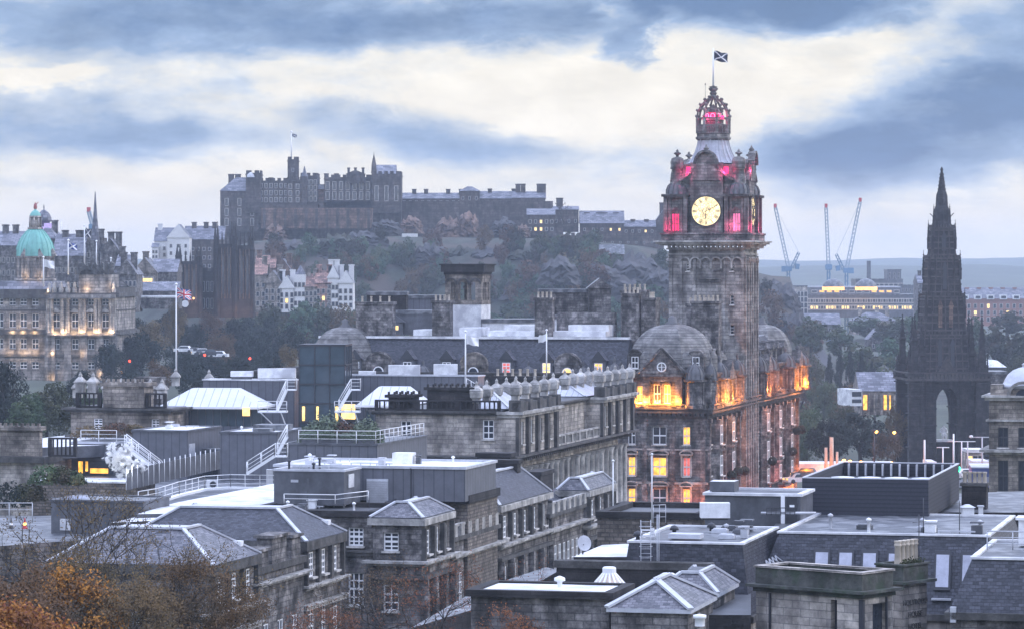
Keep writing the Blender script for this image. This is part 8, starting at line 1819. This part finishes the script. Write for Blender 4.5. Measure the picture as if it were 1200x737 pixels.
names = ['first','second','third','fourth','fifth','sixth','seventh','eighth','ninth','tenth','eleventh']
for i,(px,py,Y) in enumerate(((989,540,480),(996,541,480),(1009,542,480),(1045,543,480),(1060,546,470),(1067,546,470),(1072,547,470),(1078,545,470),(1027,506,560),(1048,507,560),(992,553,470))):
    t = post(px, py, py+12, Y, 'small amber street lamp, '+names[i]+' from the left in the street lamp list' if False else 'amber glowing street lamp between the hotel and the monument', 'darkmet', .05, None, 'street_lamp', 'street lamp'); t['group'] = 'amber street lamps between hotel and monument'
    m = MB(); m.lathe([(.05,-.2),(.26,0),(.26,.2),(.05,.3)],10,(0,0,12/F*Y)); m.build('lamp', [M['amberlamp']], t)
for i,(x0,x1,yt,yb,lab) in enumerate(((928,1050,543,553,'long white canopy roof on the street right of the hotel'),(1050,1086,549,556,'short white canopy beside the thick white pole'),(1088,1098,541,553,'white topped kiosk left of the statue plinth'),(1140,1160,540,548,'white awning at the foot of the domed building'))):
    far('street_canopy', lab, x0, x1, yt, yb, 500, 7, 'white', None, cat='canopy')
far('street_kiosk', 'small pale shop below the domed building by the lamp post', 1134, 1152, 530, 556, 520, 5, 'stoneL', 'flat', roofm='white', cols=3, rows=2, lit={3:'litW'})
t = T('bus', 'blue and white bus with amber number strip beside the domed building', 'bus', P(1152,592,345), -.1); m = MB(); m.box(-1.2,1.2,0,7,.4,3.9); m.build('body', [M['busblue']], t); m = MB(); m.box(-1.05,1.05,-.06,-.005,1.0,1.9); m.build('window', [M['glass']], t); m = MB(); m.box(-1.05,1.05,-.06,-.005,2.4,3.0); m.build('window', [M['rlglass']], t); m = MB(); m.box(-.55,.4,-.1,-.065,1.98,2.25); m.build('number_strip', [M['amberlamp']], t); m = MB(); m.box(-1.22,1.22,-.02,7.02,3.9,4.0); m.build('roof', [M['white']], t)
slab('street_block', 'low dark block behind the plant screen', [(935,560),(1160,560),(1160,575),(935,575)], 9, 9, 'feltD', 'stone') if False else None
# street surfaces
o = strip('road', [tuple(HC+U*8+V*-60), tuple(HC+U*9+V*10), tuple(HC+U*12+V*100), tuple(HC+U*30+V*260)], 13, 'asph', .03)
o = strip('pavement', [tuple(HC+U*1.2+V*-20), tuple(HC+U*1.2+V*80)], 2.4, 'pave', .12)
o = strip('road', [(-60,120,0),(-18,210,0),(8,290,0),tuple(HC+U*4+V*-30)], 12, 'asph', .02)
for i,(px,yb,b,lab) in enumerate(((936,566,'white','white van-like car at the hotel corner'),(945,560,'cladF','grey car beside the long white canopy'),(1098,560,'darkmet','dark car under the kiosk'),(1110,561,'white','white car in front of the statue plinth'),(1132,561,'white','white car left of the tall grey lamp post'),(1144,562,'cladF','grey car at the foot of the grey lamp post'))):
    car(px, yb, 460, lab, b)
# ---------------------------------------------------------------- near trees at the bottom left
def ntree(px, pytop, Y, H, label, name, seed, lv, r0, mt, n, ls, parts=None, spread=.6, lean=(0,0), first=.30, ratio=.72, drop=0):
    p = P(px, pytop, Y); t = branch_tree((p.x, p.y, 0), H, label, name, seed, lv, r0, mt, n, ls, spread, lean, crown_parts=parts, first=first, ratio=ratio)
    top = max(v.co.z for v in t.children[0].data.vertices); t.location.z = p.z-top; return t
ntree(70, 655, 150, 10, 'orange and russet autumn tree filling the bottom left corner', 'autumn_tree', 11, 6, .16, None, 34000, .085, [('leaf_orange',.62,-9,99),('leaf_brown',.38,-9,99)])
ntree(-8, 642, 146, 10, 'brown leafy tree cut by the left edge of the view', 'autumn_tree', 23, 6, .16, 'leaf_brown', 24000, .075)
ntree(20, 690, 138, 8, 'low orange tinted tree at the very bottom left', 'autumn_tree', 29, 6, .13, None, 20000, .085, [('leaf_orange',.8,-9,99),('leaf_red',.2,-9,99)])
ntree(135, 556, 165, 15, 'tall bare branched tree with sparse brown leaves in front of the slate roofs', 'bare_tree', 7, 6, .20, 'leaf_brown', 5500, .055, spread=.5, first=.34, ratio=.74)
ntree(215, 640, 160, 9.5, 'brown leafed tree right of the tall bare one', 'autumn_tree', 31, 6, .14, 'leaf_brown', 13000, .06)
ntree(105, 630, 158, 10, 'thin twiggy tree between the orange tree and the tall bare one', 'bare_tree', 41, 6, .14, 'leaf_brown', 13000, .06, first=.34)
ntree(165, 660, 152, 9, 'dense dark twiggy tree below the tall bare one', 'bare_tree', 43, 6, .14, 'leaf_brown', 13000, .06, first=.34)
ntree(540, 640, 185, 11, 'bare tree with sparse red leaves at bottom centre', 'bare_tree', 19, 6, .14, 'leaf_red', 3400, .05, first=.34, ratio=.74)
ntree(470, 650, 188, 9.5, 'smaller twiggy tree with brown leaves left of the red leaved one', 'bare_tree', 53, 6, .12, 'leaf_brown', 2600, .05, first=.34, ratio=.74)
ntree(610, 702, 168, 5, 'low red leaved tree in front of the dark parapet', 'autumn_tree', 61, 5, .09, 'leaf_red', 2600, .05, first=.34)
ntree(380, 698, 195, 7.0, 'low reddish tree in front of the terrace windows', 'autumn_tree', 67, 5, .1, 'leaf_red', 2600, .05, first=.34)
# ---------------------------------------------------------------- haze
def haze():
    mb = MB(); zt = 100; mb.box(-2700, 2700, -62, 6100, -30, zt)
    m = bpy.data.materials.new('haze'); m.use_nodes = True; nt = m.node_tree; nt.nodes.clear()
    v = nt.nodes.new('ShaderNodeVolumePrincipled'); v.inputs['Density'].default_value = .00014; v.inputs['Color'].default_value = (.74,.85,1.0,1); v.inputs['Anisotropy'].default_value = .25
    o = nt.nodes.new('ShaderNodeOutputMaterial'); nt.links.new(v.outputs[0], o.inputs['Volume'])
    tag(mb.build('haze', [m]), kind='stuff')
haze()
